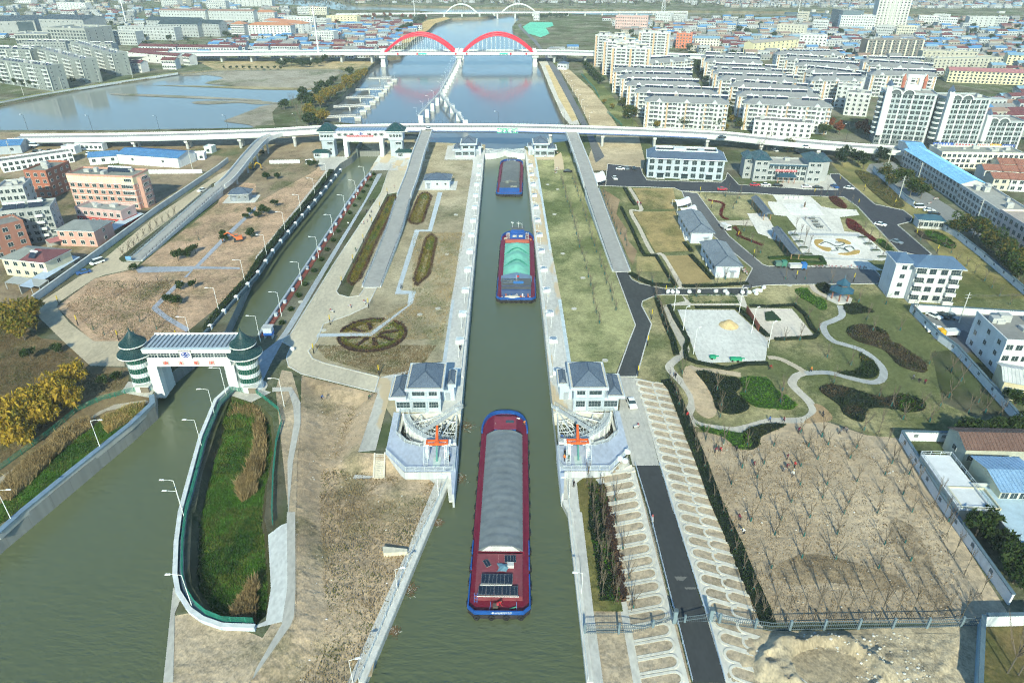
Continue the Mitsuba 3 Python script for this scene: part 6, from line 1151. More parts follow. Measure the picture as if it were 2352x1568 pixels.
# ---- the low houses of the town, one object each for the nearest, the rest as one mass
def house_prefab(w, d, h, wall, rc, kind):
    wall = {WHT: C(.47, .5, .52), CREAM: C(.44, .42, .36), GRYW: C(.34, .36, .36)}[wall]
    m = MB().box(0, 0, -1, w, d, h + 1, wall); o = .4; r = MB(); rh = 1.7
    if kind == 'flat': r.box(0, 0, h, w + .3, d + .3, .5, rc)
    else:
        v = [(-w/2-o, -d/2-o, h), (w/2+o, -d/2-o, h), (w/2+o, 0, h+rh), (-w/2-o, 0, h+rh), (w/2+o, d/2+o, h), (-w/2-o, d/2+o, h)]; r.add(v, [[0, 1, 2, 3], [3, 2, 4, 5]], rc)
        for s in (-1, 1): m.add([(s*w/2, -d/2, h), (s*w/2, d/2, h), (s*w/2, 0, h+rh-.1)], [[0, 1, 2]], wall)
    win = MB()
    for z in ([1.6] if h < 4.5 else [1.6, 4.4]):
        n = max(2, int(w / 3))
        for i in range(n): win.box(-w/2 + w*(i+.5)/n, -d/2 - .03, z - .6, 1.4, .06, 1.3, C(.05, .07, .08, .3))
    return (m, r, win)
HT_ = [('white house with dark red roof', RRED, WHT, 'gable'), ('grey house with grey roof', C(.30, .30, .29), GRYW, 'gable'), ('white house with blue sheet roof', RBLUE, WHT, 'gable'), ('pale house with brown tile roof', C(.33, .22, .17), CREAM, 'gable'), ('white flat roofed house', C(.42, .43, .42), WHT, 'flat'), ('house with pale blue sheet roof', RCYAN, GRYW, 'gable')]
_hp = {}
def hpre(t, sz):
    if (t, sz) not in _hp:
        w, d, h = ((9, 7, 3.4), (12, 8, 6.2), (16, 8, 3.8))[sz]; mbs = house_prefab(w, d, h, HT_[t][2], HT_[t][1], HT_[t][3])
        _hp[t, sz] = (mbs, [('wall', mbs[0].ply('paint')), ('roof', mbs[1].ply('tile_mat')), ('window', mbs[2].ply('paint'))])
    return _hp[t, sz]
_taken = []
for k_, d_ in list(scene.items()):      # keep clear of the buildings above
    if k_.endswith('__wall') and 'to_world' in d_:
        v_ = np.array(meshkit.WRITTEN[d_['filename']][0]) @ np.array(d_['to_world'].matrix)[:3, :3].T + np.array(d_['to_world'].matrix)[:3, 3]
        _taken.append(Polygon([tuple(v_[i][:2]) for i in (0, 1, 3, 2)]).convex_hull.buffer(4))
from shapely.strtree import STRtree
_tree = STRtree(_taken)
_clear = unary_union([_wat.buffer(6), LineString([p[:2] for p in dk]).buffer(16), LineString([tuple(p[:2]) for p in wd]).buffer(12), Polygon([(54,704),(82,704),(88.9,412),(35.6,426.9)]), Polygon([(98,1089),(65,832),(48,804),(23,1124),(37,1284),(124,1260)]), LineString([(66,813),(90,1012),(109,1178)]).buffer(5)])
_hk = [0]; _mass = {}
def town(where, poly, n, wts, step=(13, 15), fill=.8, seed=1, indiv=True):
    r = random.Random(seed); P_ = Polygon(poly).buffer(0); x0, y0, x1, y1 = P_.bounds; ang = r.uniform(-.12, .12); spots = []
    y = y0
    while y < y1:
        x = x0 + r.uniform(0, 8); row_a = ang + r.uniform(-.06, .06)
        while x < x1:
            sz = r.choices((0, 1, 2), (5, 3, 3))[0]; ww = (9, 12, 16)[sz]
            if r.random() < fill:
                pt = Point(x, y + r.uniform(-2, 2)); bx_ = pt.buffer(ww * .5)
                if P_.contains(pt) and not _clear.intersects(bx_) and len(_tree.query(bx_, 'intersects')) == 0: spots.append((pt.x, pt.y, row_a, sz, r.choices(range(6), wts)[0]))
            x += ww + r.choice((.6, .8, 1.2, 5))
        y += r.uniform(*step)
    spots.sort(key=lambda s: math.hypot(s[0], s[1])); _nk = {}
    for i, (x, y, a, sz, t) in enumerate(spots):
        if i < n and _hk[0] < 300:
            _hk[0] += 1; _nk[t] = _nk.get(t, 0) + 1; place(hpre(t, sz)[1], 'house', f'{HT_[t][0]} in {where}, {nth(_nk[t] - 1)} nearest', 'house', at(x, y, 0, a), f'{HT_[t][0]}s in {where}')
        else:
            M4 = np.array(at(x, y, 0, a).matrix, float)
            for q, mm in enumerate(hpre(t, sz)[0]): _mass.setdefault(q, MB()).join(mm, M4)
town('the left village', [(-330, 745), (-125, 755), (-105, 1000), (-150, 1180), (-330, 1150)], 115, (6, 3, 5, 3, 3, 3), seed=3)
town('the town behind the flats', [(167,831),(199,821)] + [(330, 640), (560, 600), (700, 900), (420, 1020), (150, 900)], 120, (3, 5, 3, 4, 4, 3), seed=4)
town('the block right of the red bridge', [(45, 690), (78, 690), (78, 900), (60, 960)], 12, (3, 4, 2, 3, 3, 3), seed=5)
town('the cluster at the right edge', [(300, 395), (470, 400), (560, 590), (430, 580), (300, 480)], 45, (8, 2, 1, 4, 1, 1), seed=6)
town('the far left fields', [(-900, 900), (-330, 960), (-330, 1500), (-1100, 1550)], 0, (2, 5, 2, 2, 6, 2), (24, 40), .45, seed=7)
town('the far right', [(160, 930), (430, 1030), (720, 880), (1250, 1000), (1350, 1210), (160, 1200)], 0, (3, 5, 3, 4, 5, 3), (18, 26), .6, seed=8)
town('beyond the river', [(-1500, 1640), (2200, 1500), (2200, 2100), (-1500, 2100)], 0, (3, 5, 1, 4, 6, 1), (40, 70), .4, seed=9)
town('beyond the river right', [(450, 1480), (1500, 1400), (1700, 1800), (450, 1800)], 0, (3, 4, 1, 4, 8, 1), (22, 34), .75, seed=10)
k = 'distant_houses'; labels[k] = {'kind': 'stuff', 'label': 'mass of distant low houses filling the far plain', 'category': 'houses'}
for q, nm in ((0, 'wall'), (1, 'roof'), (2, 'window')): scene[f'{k}__{nm}'] = _mass[q].ply('tile_mat' if q == 1 else 'paint')
# ================= plants =================
BARK, TWIG, STAKE, WRAP = C(.13, .11, .085), C(.15, .12, .09), C(.13, .10, .07), C(.02, .12, .115)
def bare_prefab(seed, h, spread, stakes=True, wrap=True, nb=6, thin=False):
    r = random.Random(seed); t, b, s, w = MB(), MB(), MB(), MB(); hf = h * (.38 if not thin else .8); rr = .11 if not thin else .065
    t.tube((0, 0, 0), (0, 0, hf), rr, rr * .8, BARK, 5)
    for i in range(nb):
        a = i * 2 * math.pi / nb + r.uniform(-.4, .4); z0 = hf * r.uniform(.8, 1) if not thin else hf * r.uniform(.45, 1); L = spread * r.uniform(.5, 1)
        m = (L * .55 * math.cos(a), L * .55 * math.sin(a), z0 + (h - z0) * r.uniform(.4, .6)); e = (L * math.cos(a + .2), L * math.sin(a + .2), z0 + (h - z0) * r.uniform(.8, 1))
        b.tube((0, 0, z0), m, rr * .6, rr * .42, TWIG, 4).tube(m, e, rr * .42, .012, TWIG, 3)
        for j in range(2):
            a2 = a + r.uniform(-.9, .9); q = (m[0] + L * .4 * math.cos(a2), m[1] + L * .4 * math.sin(a2), m[2] + (h - m[2]) * r.uniform(.5, .9)); b.tube(m, q, rr * .3, .01, TWIG, 3)
            q2 = (e[0] * .8 + L * .2 * math.cos(a2 + 1), e[1] * .8 + L * .2 * math.sin(a2 + 1), e[2]); b.tube((e[0] * .7 + m[0] * .3, e[1] * .7 + m[1] * .3, e[2] * .7 + m[2] * .3), q2, rr * .22, .01, TWIG, 3)
    out = [('trunk', t.ply('paint')), ('branch', b.ply('paint'))]
    if stakes:
        for i in range(4): a = i * math.pi / 2 + .6; s.tube((1.0 * math.cos(a), 1.0 * math.sin(a), 0), (.08 * math.cos(a), .08 * math.sin(a), 1.7), .045, .045, STAKE, 4)
        out.append(('stake', s.ply('paint')))
    if wrap: out.append(('wrap', w.tube((0, 0, .1), (0, 0, 1.3), .16, .15, WRAP, 6).ply('paint')))
    return out
BARE = [bare_prefab(i, 4.9 + .5 * (i % 3), 1.3 + .25 * (i % 2), nb=4 + i % 2) for i in range(5)]; THIN = [bare_prefab(20 + i, 8.5, .9, True, False, 9, True) for i in range(3)]; YOUNG = [bare_prefab(30 + i, 3.4, 1.1, True, False, 5) for i in range(2)]; BIGB = [bare_prefab(40 + i, 11, 3.2, False, False, 10) for i in range(2)]
_bn = [0]
def bares(pref, pts, label, group, z=0, s=1, ordinal=False):
    if '#' not in label: pts = sorted(pts, key=lambda p: math.hypot(*p)); label += ', # nearest'
    for i, (x, y) in enumerate(pts):
        k = place(pref[(i * 7 + len(pts)) % len(pref)], 'bare_tree', label.replace('#', nth(i)), 'tree', at(x, y, z, rnd.uniform(0, 6.3), s * rnd.uniform(.85, 1.15)), group)
def rowpts(p, step, jit=.3): return [(x + rnd.uniform(-jit, jit), y + rnd.uniform(-jit, jit)) for x, y, _ in along(p, step)]
def scatter(poly, d, seed=1, n=9999):
    r = random.Random(seed); P_ = Polygon(poly).buffer(0); x0, y0, x1, y1 = P_.bounds; out = []; y = y0; q = 0
    while y < y1:
        x = x0 + (d / 2 if q % 2 else 0)
        while x < x1:
            p = (x + r.uniform(-.25, .25) * d, y + r.uniform(-.25, .25) * d)
            if P_.contains(Point(p)): out.append(p)
            x += d
        y += d * .87; q += 1
    r.shuffle(out); return out[:n]
bares(BARE, rowpts([(27.4,321.9),(27.4,298.3),(28,266.7),(27.9,238.2),(28.1,220.8),(28.1,196.3),(27.6,176.5)], 6.6), '# staked bare tree of the left row on the lawn, counted from the far end', 'left row of staked trees on the lawn', s=.8)
bares(BARE, rowpts([(33,323.6),(33.2,303.1),(33.5,277.5),(33.4,242.5),(33.7,217),(33.9,191.6),(33.7,182)], 6.6), '# staked bare tree of the right row on the lawn, counted from the far end', 'right row of staked trees on the lawn', s=.8)
bares(BARE, rowpts([(45.1,302.9),(44.6,277.4),(44.1,257.7),(45.3,245.8),(45.5,236.9)], 6), '# staked bare tree in the mulch strip beside the ramp, from the far end', 'trees in the mulch strip', s=.85)
bares(BARE, scatter([(43.4,121.7),(58.8,121.6)] + [(66.9,123.5),(83.9,120.1),(85.1,94.5)] + [(74.7,88.7),(71.4,82.5),(44.9,80.4),(45.9,90.3)], 6.3, 3, 62), 'staked bare tree standing in the open tan planting field', 'staked bare trees in the planting field', s=.85)
bares(THIN, rowpts([(40.2,73.9),(74,73.8)], 2.6), '# thin bare tree of the row just behind the dark front fence, from the left', 'thin row behind the front fence', s=.9)
bares(THIN, rowpts([(83.9,122.5),(82.9,106.8),(84.3,98.4)] + [(81.2,89.9),(80,77.8)], 4.5), '# thin bare tree of the row along the white compound wall, from the far end', 'thin row along the compound wall', s=.8)
bares(BARE, rowpts([(41.8,143.9),(41.8,131.8),(42,119.8),(41.6,107.3),(41.7,100.9)] + [(42,95.9),(41.8,83.8),(41.8,77.7),(42.3,73.9)], 4.6), '# staked bare tree in the dark hedge beside the scalloped slope, from the far end', 'trees in the hedge beside the scalloped slope', s=.9)
bares(THIN, rowpts([(17,108.8),(17.6,103.3)] + [(17,98.2),(16.9,90.4),(16.6,79)], 2.6) + rowpts([(19.6,106.5)] + [(18.7,95.9),(18.6,85.3),(18.5,77.2)], 3), '# thin staked tree in the narrow planting bed beside the quay', 'thin trees in the quay bed', z=-2, s=.7)
bares(BARE, rowpts([(22.2,103.9)] + [(21.5,95.3),(21.4,89.1),(21.5,83.3),(21.6,77.8)], 6.5), '# spreading bare tree at the right edge of the narrow planting bed', 'spreading trees in the quay bed', z=-2)
park = [(45.7,149),(52.7,141.3),(50.3,129.9),(51.8,134.3),(59.3,139.8),(44.9,121.7),(48.4,120.1)] + [(68.9,140.7),(66.5,135.5),(86.7,156.7),(91.4,152.8),(83.3,144.5),(91.8,138),(92.7,133.8),(81.8,124.5),(92.9,128.6),(99.8,133.3),(104.5,133.7),(98.6,127.6),(109.7,131),(112.4,153.1),(116.1,149.3),(115.9,144.6),(108.7,137.4),(71.2,122.2),(67.1,123.9),(114.8,135.4),(113.6,130.9),(116.4,129.6)]
bares(BARE, park, 'staked bare tree on the mottled lawn among the winding paths', 'staked bare trees among the winding paths')
bares(BARE, [(89.8,187.9),(90.4,179.2),(78.6,166.2),(82.9,166.2),(90.1,171.2),(107.5,178.3),(110.3,189.9),(118.1,188.3),(122.6,202.6),(93.7,207.3),(100.3,207.2),(107.9,204.5),(114,171.5),(105.8,171),(122.7,181)], 'staked bare tree on the grass around the small pavilion', 'staked bare trees around the pavilion')
bares(BARE, rowpts([(48,195.3),(47.4,185.4),(46.7,175.6),(46.4,166.6)], 5) + [(47.5,193),(44.4,206.9),(48.8,205.2),(54.4,206),(69.6,203.2),(77.1,203.2),(60.6,194.4),(55.4,200.9),(73.6,207.5)], 'staked bare tree in the hedges around the pale court and garden road', 'trees around the pale court', s=.9)
bares(BARE, [(98.7,295.9),(97.4,279.6),(100.9,286.8),(104.1,292.8),(102,302.3),(104.8,278.1),(89.2,293),(93.6,252.2),(92.9,240.7),(92.7,230),(89.8,226),(107.5,302.2)], 'staked bare tree in the red and green planting left of the plaza', 'trees left of the plaza', s=.9)
plz = [(111.5,247.3),(110.9,240.5),(110.2,234.5),(109.4,228.3),(136.7,244.7),(135.9,238),(135.5,231.6),(135.1,225.5)]
for i, (x, y) in enumerate(plz): solo('tree_planter', MB().box(x, y, .05, 3.2, 1.6, .5, C(.25, .27, .27)).box(x, y, .55, 2.8, 1.2, .06, C(.05, .08, .03)), f'low dark planter box with a bare tree on the plaza, {nth(i)} of eight', 'planter', group='planters on the plaza')
bares(THIN, plz, '# tall bare tree in a planter on the plaza', 'planter trees on the plaza', .5, .9)
bares(BARE, [(141.2,295.5),(145.4,298.6),(147.5,295.4),(148.8,293.8),(151.2,286.2),(147.7,276.2),(176,304.7),(172,293.5),(171.7,289),(171.3,281.6),(172.3,306.4),(171.1,296.7),(164.4,246.7),(163.1,235.5),(161.9,229.2),(157.8,219.3),(157.7,242.2),(161.8,251.4)], 'staked bare tree on the verge by the dark asphalt park road', 'trees by the asphalt park road', s=.8)
bares(BARE, rowpts([(160.9,217.4),(158.7,202.2),(155.5,184.2)], 6), '# staked bare tree along the white street wall at the right', 'trees along the street wall', s=.8)
bares(YOUNG, rowpts([(-136.7,229.6),(-138.6,250.2),(-136.8,279.4)], 5), '# small bare tree of the row beside the far left earth road', 'small row beside the earth road', s=1.2)
bares(YOUNG, scatter([(-128,201.3),(-122.2,211.5),(-108.6,209.6),(-112.1,189.5),(-119,186.6)], 6, 8, 18), 'small bush-like bare tree in the brown left bank plot', 'small bare trees in the left plot', s=.7)
bares(BARE, [(-119.2,174.9),(-114.4,171.6),(-106.3,172.1),(-107.8,179.4),(-100.9,174.7),(-114.4,232.4),(-115.9,245.3)], 'single bare tree with a long shadow on the brown left bank', 'bare trees on the brown left bank', s=.8)
bares(BIGB, [(-139,477),(-128,444),(-130,460),(-146,492)] + [(142.9,373.3),(135.8,364.3)] + [(75.9,64.2),(77.3,63.8)], 'large leafless tree with pale spreading branches', 'large leafless trees')
# ---- leafy trees
def leaf_cloud(m, cx, cy, cz, rx, ry, rz, n, size, cols, r, droop=0, hollow=.55):
    d = r.normal(size=(n, 3)); d /= np.linalg.norm(d, axis=1, keepdims=True); q = d * (hollow + (1 - hollow) * r.random((n, 1))) * (rx, ry, rz) + (cx, cy, cz)
    a = r.normal(size=(n, 3)) * size; b = r.normal(size=(n, 3)) * size; a[:, 2] -= droop * size * 2
    cc = r.integers(0, len(cols), n)
    for k in range(len(cols)):
        o = cc == k; c = int(o.sum())
        if c: v = np.stack([q[o], q[o] + a[o], q[o] + b[o]], 1).reshape(-1, 3); m.add(v, np.arange(c * 3).reshape(-1, 3), cols[k])
def tree_prefab(seed, h, rad, cols, n=900, clumps=9, size=.42, droop=0):
    r = np.random.default_rng(seed); t, l = MB(), MB(); t.tube((0, 0, 0), (0, 0, h * .55), .24, .14, BARK, 6)
    for i in range(clumps):
        a, e, zz = r.uniform(0, 6.3), rad * r.uniform(.25, .75), h * r.uniform(.42, .88); k = rad * r.uniform(.34, .55) * (1.15 - .5 * abs(zz / h - .6)); x, y = e * math.cos(a), e * math.sin(a)
        t.tube((0, 0, h * .38), (x, y, zz), .1, .03, BARK, 4); leaf_cloud(l, x, y, zz, k, k, k * .8, n // clumps, size, [cols[i % len(cols)], cols[(i + 1) % len(cols)], cols[i % len(cols)]], r, droop)
    return [('trunk', t.ply('paint')), ('crown', l.ply('leaf_mat'))]
DKG, MDG, YG, YEL_, OCH = C(.025, .05, .018), C(.045, .075, .022), C(.13, .14, .025), C(.50, .36, .05), C(.38, .25, .04)
EVER = [tree_prefab(50 + i, 6.5, 2.9, [DKG, MDG, DKG, C(.06, .09, .03)]) for i in range(3)]; WILLOW = [tree_prefab(60 + i, 8.5, 4.4, [YEL_, OCH, C(.42, .29, .04), C(.20, .17, .03)], 1300, 18, .42, 1.4) for i in range(3)]; CAMPH = [tree_prefab(70 + i, 8.5, 4.4, [MDG, C(.07, .11, .025), DKG, C(.16, .13, .03)], 1500, 13, .45) for i in range(3)]; RUST = [tree_prefab(80, 8, 2.6, [C(.20, .06, .03), C(.25, .09, .04)], 700)]; CONIF = [tree_prefab(81, 9, 2.2, [C(.03, .055, .03), DKG], 900, 12)]; YGRN = [tree_prefab(90 + i, 7.5, 3.6, [C(.20, .17, .04), YG, C(.30, .21, .04)], 1200, 12, .45, .5) for i in range(2)]
def trees(pref, pts, label, group, s=1, z=0, name='leafy_tree'):
    if '#' not in label: pts = sorted(pts, key=lambda p: math.hypot(*p)); label += ', # nearest'
    for i, (x, y) in enumerate(pts): place(pref[i % len(pref)], name, label.replace('#', nth(i)), 'tree', at(x, y, z, rnd.uniform(0, 6), s * rnd.uniform(.82, 1.15)), group)
trees(WILLOW, [(-106.1,128.3),(-104.9,135.2),(-107.4,121.1),(-111.6,124.3),(-109.6,139.9),(-108.5,145.7),(-110.4,131.8),(-116.4,129.3)], 'golden autumn tree on the brown bank left of the old gate', 'golden trees left of the old gate', .85)
trees(YGRN, [(-135.2,168.7),(-140.9,172.5),(-135.2,173.8),(-147,179.2),(-141.7,182.6)], 'yellow green tree by the road bend at the left edge', 'yellow green trees at the left edge', 1)
trees(EVER, [(-126.7,157.5),(-106.8,131.7),(-108,135.2),(-107.1,128.3),(-101.3,145.6),(-99,147.6),(-121.7,161.4)], 'dark evergreen shrub-like tree on the brown left bank', 'dark evergreens on the left bank', .55)
trees(EVER, [(-137,511),(-144,524),(-140,537),(-143,560),(-136,546),(-140,584),(-138,589),(-139,569),(-135,496),(-152,492),(-145,512),(-135,640),(-121,444),(-117,441),(-123,441),(-150,537)], 'dark green tree in the belt between pond and basin', 'dark trees between pond and basin', 1.15)
trees(YGRN, [(-128,496),(-128,511),(-127,524),(-127,541),(-125,550),(-124,564),(-125,584),(-121,584),(-129,594),(-122,616),(-120,628),(-123,605),(-114,444),(-126,463)], 'golden tree in the belt between pond and basin', 'golden trees between pond and basin', 1.2)
trees(EVER, [(-209,693),(-207,700),(-202,697),(-199,704),(-193,693),(-187,689),(-184,693),(-184,707),(-178,714),(-174,718),(-176,696),(-214,700)], 'dark evergreen in the clump beyond the mud flats', 'evergreens beyond the mud flats', 1.1)
trees(EVER, [p for p, _ in zip([(x, y) for x, y, _ in along([(-261,683),(-231,682)] + [(-231,682),(-206,679)], 6)], range(30))], '# small round tree of the row along the far edge of the mud flats', 'row along the mud flats', .45)
trees(CAMPH, rowpts([(174.3,247.8),(179,246.5),(178.2,237.5),(175.8,226),(174.6,219.1),(170,206.4),(168.5,199.6)], 7), '# round camphor tree of the row along the right hand street', 'camphor trees along the right hand street', .95)
trees(CAMPH, [(181.1,295),(184.3,291.9),(180,309.7),(186,316.5),(188.2,314.7),(183.3,323.7),(178.9,215.3)], 'broad green tree beside the street upstream of the camphor row', 'broad trees by the street', .9)
trees(EVER, [(102.8,121.1),(105.5,121.4),(107.2,120.2),(109.7,121),(111.9,121.7),(113.6,120.9),(117.1,123.3),(119.8,126.6),(120.6,131.7)], 'dark bush-like tree behind the lower right compound', 'trees behind the compound', .8)
trees(EVER, [(87.6,91.8),(89.1,89.3),(89.5,86.7),(87.8,83.3),(87.8,81.1),(88.5,79.9),(91,93.9)], 'dark tree inside the lower right compound beside the white roof', 'trees inside the compound', .85)
trees(CAMPH, [(83,501),(81,458),(85,464),(83,475),(112,432),(130.4,428.7),(144.5,428.6),(148,464),(157,489)] + [(189.3,410.9),(153.9,370.9)] , 'green tree at the foot of the white flats', 'green trees at the foot of the flats', .8)
trees(EVER, [(x, y) for x, y, _ in along([(77,690),(78,638),(80,587)], 6.5)] + [(x, y) for x, y, _ in along([(180,689),(168,596)], 9)], 'dark round street tree lining the lanes between the flats', 'street trees between the flats', .95)
trees(RUST, [(202,431),(200.6,419.2),(200.2,413.5),(216.4,416.2),(213.9,407.8),(213.8,419),(235.7,389.2),(221.1,427.7)], 'rust red tree beside the high-rise with curved bays', 'rust red trees near the high-rises', 1)
trees(CONIF, [(180.1,338.6),(172.7,350.9),(177,352.9),(179.5,350.8),(181,346.6),(172.3,344.7),(193.5,350.6),(194.4,346.5)], 'dark conifer behind the grey office wings', 'conifers behind the grey office', .9)
trees(YGRN, [(72,509),(136.4,428.7),(146,447),(95,432),(75,493)], 'yellow green bush by the garden plots below the flats', 'yellow green bushes below the flats', .55)
trees(EVER, [(x, y) for x, y in scatter([(-141,973),(-137,1333),(-121,1242),(-131,973)], 11, 4, 26)], 'dark tree on the bank behind the reed flat', 'trees behind the reed flat', 1.1)
trees(RUST, scatter([(-260, 1120), (-110, 1180), (-100, 1270), (-260, 1270)], 16, 5, 18), 'rust brown tree near the distant white bridge', 'rust brown trees near the white bridge', 1.1)
trees(EVER, scatter([(-700, 830), (-200, 800), (-200, 1100), (-700, 1150)], 62, 6, 30) + scatter([(150, 700), (700, 700), (800, 1100), (150, 1050)], 62, 7, 44), 'dark tree between the low houses of the town', 'trees between the town houses', 1.3)
trees(EVER, [(62,1219),(69,1223),(76,1227),(86,1235),(95,1235),(104,1239)], 'dark tree of the clump by the white house on the river point', 'trees on the river point', 1.3)
trees(EVER, [(-411,603),(-398,592),(-388,587),(-379,582),(-372,579),(-360,587),(-357,602),(-415,603)], 'dark tree at the foot of the slabs beside the pond', 'trees at the foot of the slabs', .9)
# the wood and fields beyond the river read as one mass
m = MB(); r = np.random.default_rng(5)
for x, y in scatter([(-1500, 1660), (500, 1480), (1400, 1560), (2300, 2100), (-1500, 2300)], 34, 9, 1500): leaf_cloud(m, x, y, 4, 7, 7, 5, 14, 2.4, [C(.10, .09, .07), C(.13, .115, .09), C(.07, .08, .045)], r)
for x, y in scatter([(-1100, 1000), (-320, 800), (-160, 1180), (-330, 1500), (-1100, 1500)], 30, 10, 420) + scatter([(200, 1080), (1300, 1080), (1400, 1260), (150, 1260)], 26, 11, 420) + scatter([(150, 640), (640, 600), (900, 1000), (150, 1000)], 24, 12, 330):
    if not len(_tree.query(Point(x, y), 'intersects')): leaf_cloud(m, x, y, 2.5, 4, 4, 3.2, 16, 1.3, [C(.05, .065, .03), C(.09, .085, .05), C(.035, .05, .02)], r)
scene['distant_trees'] = m.ply('leaf_mat'); labels['distant_trees'] = {'kind': 'stuff', 'label': 'hazy mass of distant trees and scrub across the plain', 'category': 'trees'}
# ---- hedges and planted beds
def hedge(label, pts, w, h, cols, z=0, name='hedge', closed=False, dens=22, lf=.16):
    r = np.random.default_rng(len(label) * 7 + int(abs(pts[0][0]) * 10)); pg = LineString(pts).buffer(w / 2, cap_style=2) if not closed else Polygon(pts).buffer(0); return bed(label, pg, h, cols, z, name, dens, lf)
def bed(label, pg, h, cols, z=0, name='planted_bed', dens=24, lf=.25, core=True, cat=None):
    pg = pg if not isinstance(pg, list) else Polygon(pg).buffer(0); r = np.random.default_rng(len(label) * 13 + 5); m = MB(); k = thing(name, label, cat or name.replace('_', ' '))
    for g_ in getattr(pg, 'geoms', [pg]):
        if g_.area < .3: continue
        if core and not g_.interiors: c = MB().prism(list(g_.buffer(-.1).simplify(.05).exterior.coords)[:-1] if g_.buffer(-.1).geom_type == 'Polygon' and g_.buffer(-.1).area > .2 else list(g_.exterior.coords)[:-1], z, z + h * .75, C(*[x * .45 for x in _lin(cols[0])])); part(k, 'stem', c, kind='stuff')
        x0, y0, x1, y1 = g_.bounds; n = int(min(g_.area * dens, 26000)); n2 = int(n * (x1 - x0) * (y1 - y0) / g_.area); p = np.c_[r.uniform(x0, x1, n2), r.uniform(y0, y1, n2)]
        from shapely import contains_xy
        p = p[contains_xy(g_, p[:, 0], p[:, 1])]; n = len(p)
        top = h * (.72 + .5 * meshkit.fbm(np.c_[p * .45, p[:, :1] * 0 + 2], 3)); q = np.c_[p, z + top * np.sqrt(r.uniform(.15, 1, n))]
        a, b = r.normal(size=(n, 3)) * lf, r.normal(size=(n, 3)) * lf
        ci = np.clip((meshkit.fbm(np.c_[p * .25, p[:, :1] * 0 + 7], 3) * 1.9 - .45) * len(cols) + r.normal(size=n) * .5, 0, len(cols) - 1).astype(int)
        for i, cc in enumerate(cols):
            o = ci == i; c_ = int(o.sum())
            if c_: m.add(np.stack([q[o], q[o] + a[o], q[o] + b[o]], 1).reshape(-1, 3), np.arange(c_ * 3).reshape(-1, 3), cc)
    part(k, 'foliage', m, 'leaf_mat', kind='stuff'); return k
def _lin(c): return [(math.floor(c[0] / 256) / 255) ** 2, ((c[0] % 256) / 255) ** 2, (math.floor(c[1] / 256) / 255) ** 2]
HG = [C(.018, .035, .012), C(.03, .055, .016), C(.045, .075, .022)]; BG = [C(.05, .12, .015), C(.07, .17, .02), C(.10, .20, .03)]; DKB = [C(.02, .035, .018), C(.032, .052, .022), C(.045, .055, .025)]; BRN = [C(.085, .065, .04), C(.11, .085, .05), C(.085, .085, .03)]; OLV = [C(.17, .14, .03), C(.21, .17, .04), C(.13, .16, .03)]; PURP = [C(.075, .045, .035), C(.11, .065, .045), C(.14, .085, .05)]
hedge('long dark hedge between the scalloped slope and the planting field', [(40.7,145.5),(41.7,142),(41.8,131.8),(41.7,121.8),(41.8,113.5),(41.6,102.5)] + [(41.7,98.8),(42.2,89.6),(42.2,81.9),(42.5,76),(42.4,72.6)], 2.6, 1.1, HG, dens=26)
hedge('clipped dark hedge beside the garden lawns right of the ramp', [(49.8,281.5),(50.1,255.1),(50,232.6),(50.4,228),(54.3,227.9),(54.8,214.9),(55.8,202.6)], 1.3, .9, HG)
hedge('low hedge along the near edge of the garden lawns', [(57.8,202.1),(67.9,202.2),(80.2,204)], 1.6, .8, HG); hedge('dark hedge beside the near service building', [(66.9,228.3),(69.3,207.5)], 1.8, .9, HG); hedge('short dark hedge left of the near service building', [(67.4,240.5),(68.1,231.3)], 1.6, .9, HG)
hedge('rectangular hedge ring at the far side of the pale court', [*[(58.6,194.8),(72.4,194.6),(72.6,189.6),(58.1,189.8),(58.6,194.8)]], 1.1, .8, [C(.04, .08, .02), C(.06, .11, .03)])
hedge('hedge along the left side of the pale court', [(50.6,188),(50.6,179),(51.4,166)] + [(49.7,162.4),(48.6,156.6),(50.7,154.4),(58.2,151),(63.8,153.4),(69.7,153.6)], 1.3, .9, HG); hedge('hedge between the pale court and the smaller court', [(71.2,185.9),(74.6,168.1)], 1.5, .9, HG); hedge('low hedge along the far side of the pale court', [(58.3,186.6),(71,186.5)], 1.2, .7, HG)
hedge('curved hedge around the smaller pinkish court', [(75.5,187.7),(81,186.9),(89.4,187.9),(90.3,181.3),(89,173.1),(89.6,169.9),(87.4,167.4),(75.9,166.6)], 1.3, .8, HG); hedge('hedge on the left of the winding path', [(47.8,193),(47.2,178.3),(47.2,166.1)] + [(46.7,162.5),(46.4,158.4)], 1.8, .8, HG)
hedge('broad hedge in front of the plaza', [(93.9,224.9),(102,225.9),(112.9,225.7),(112,219.9),(107.1,220.9),(100.9,222.9),(94.8,221)], 1.6, .9, BG[:1] + HG); hedge('row of clipped dark bushes in the garden right of the ramp foot', [(55.5,309.4),(55.7,301.2),(55.7,291.8),(56.3,284.4)], 1.5, 1.0, HG)
hedge('dark hedge at the junction of ramp and asphalt road', [(42.5,212.3),(44.9,207.8),(48.4,203.1),(55,202.1)], 2.0, .9, HG)
hedge('dark green band under the street wall trees', [(161.4,251.5),(160.6,244.4),(166.3,235.5)], 2.5, .7, BRN + HG)
bed('dark leaf bed inside the winding path, left half', smooth_pts([(49.5,149.5),(52.2,150),(56.6,147.3),(59.6,146.3),(59,142.3),(57.1,139.8),(58.4,136.1),(58.3,133.3),(54.6,131.2),(51.6,131.6),(50.4,133.9),(50.7,138),(50.6,143.8)]), .5, DKB)
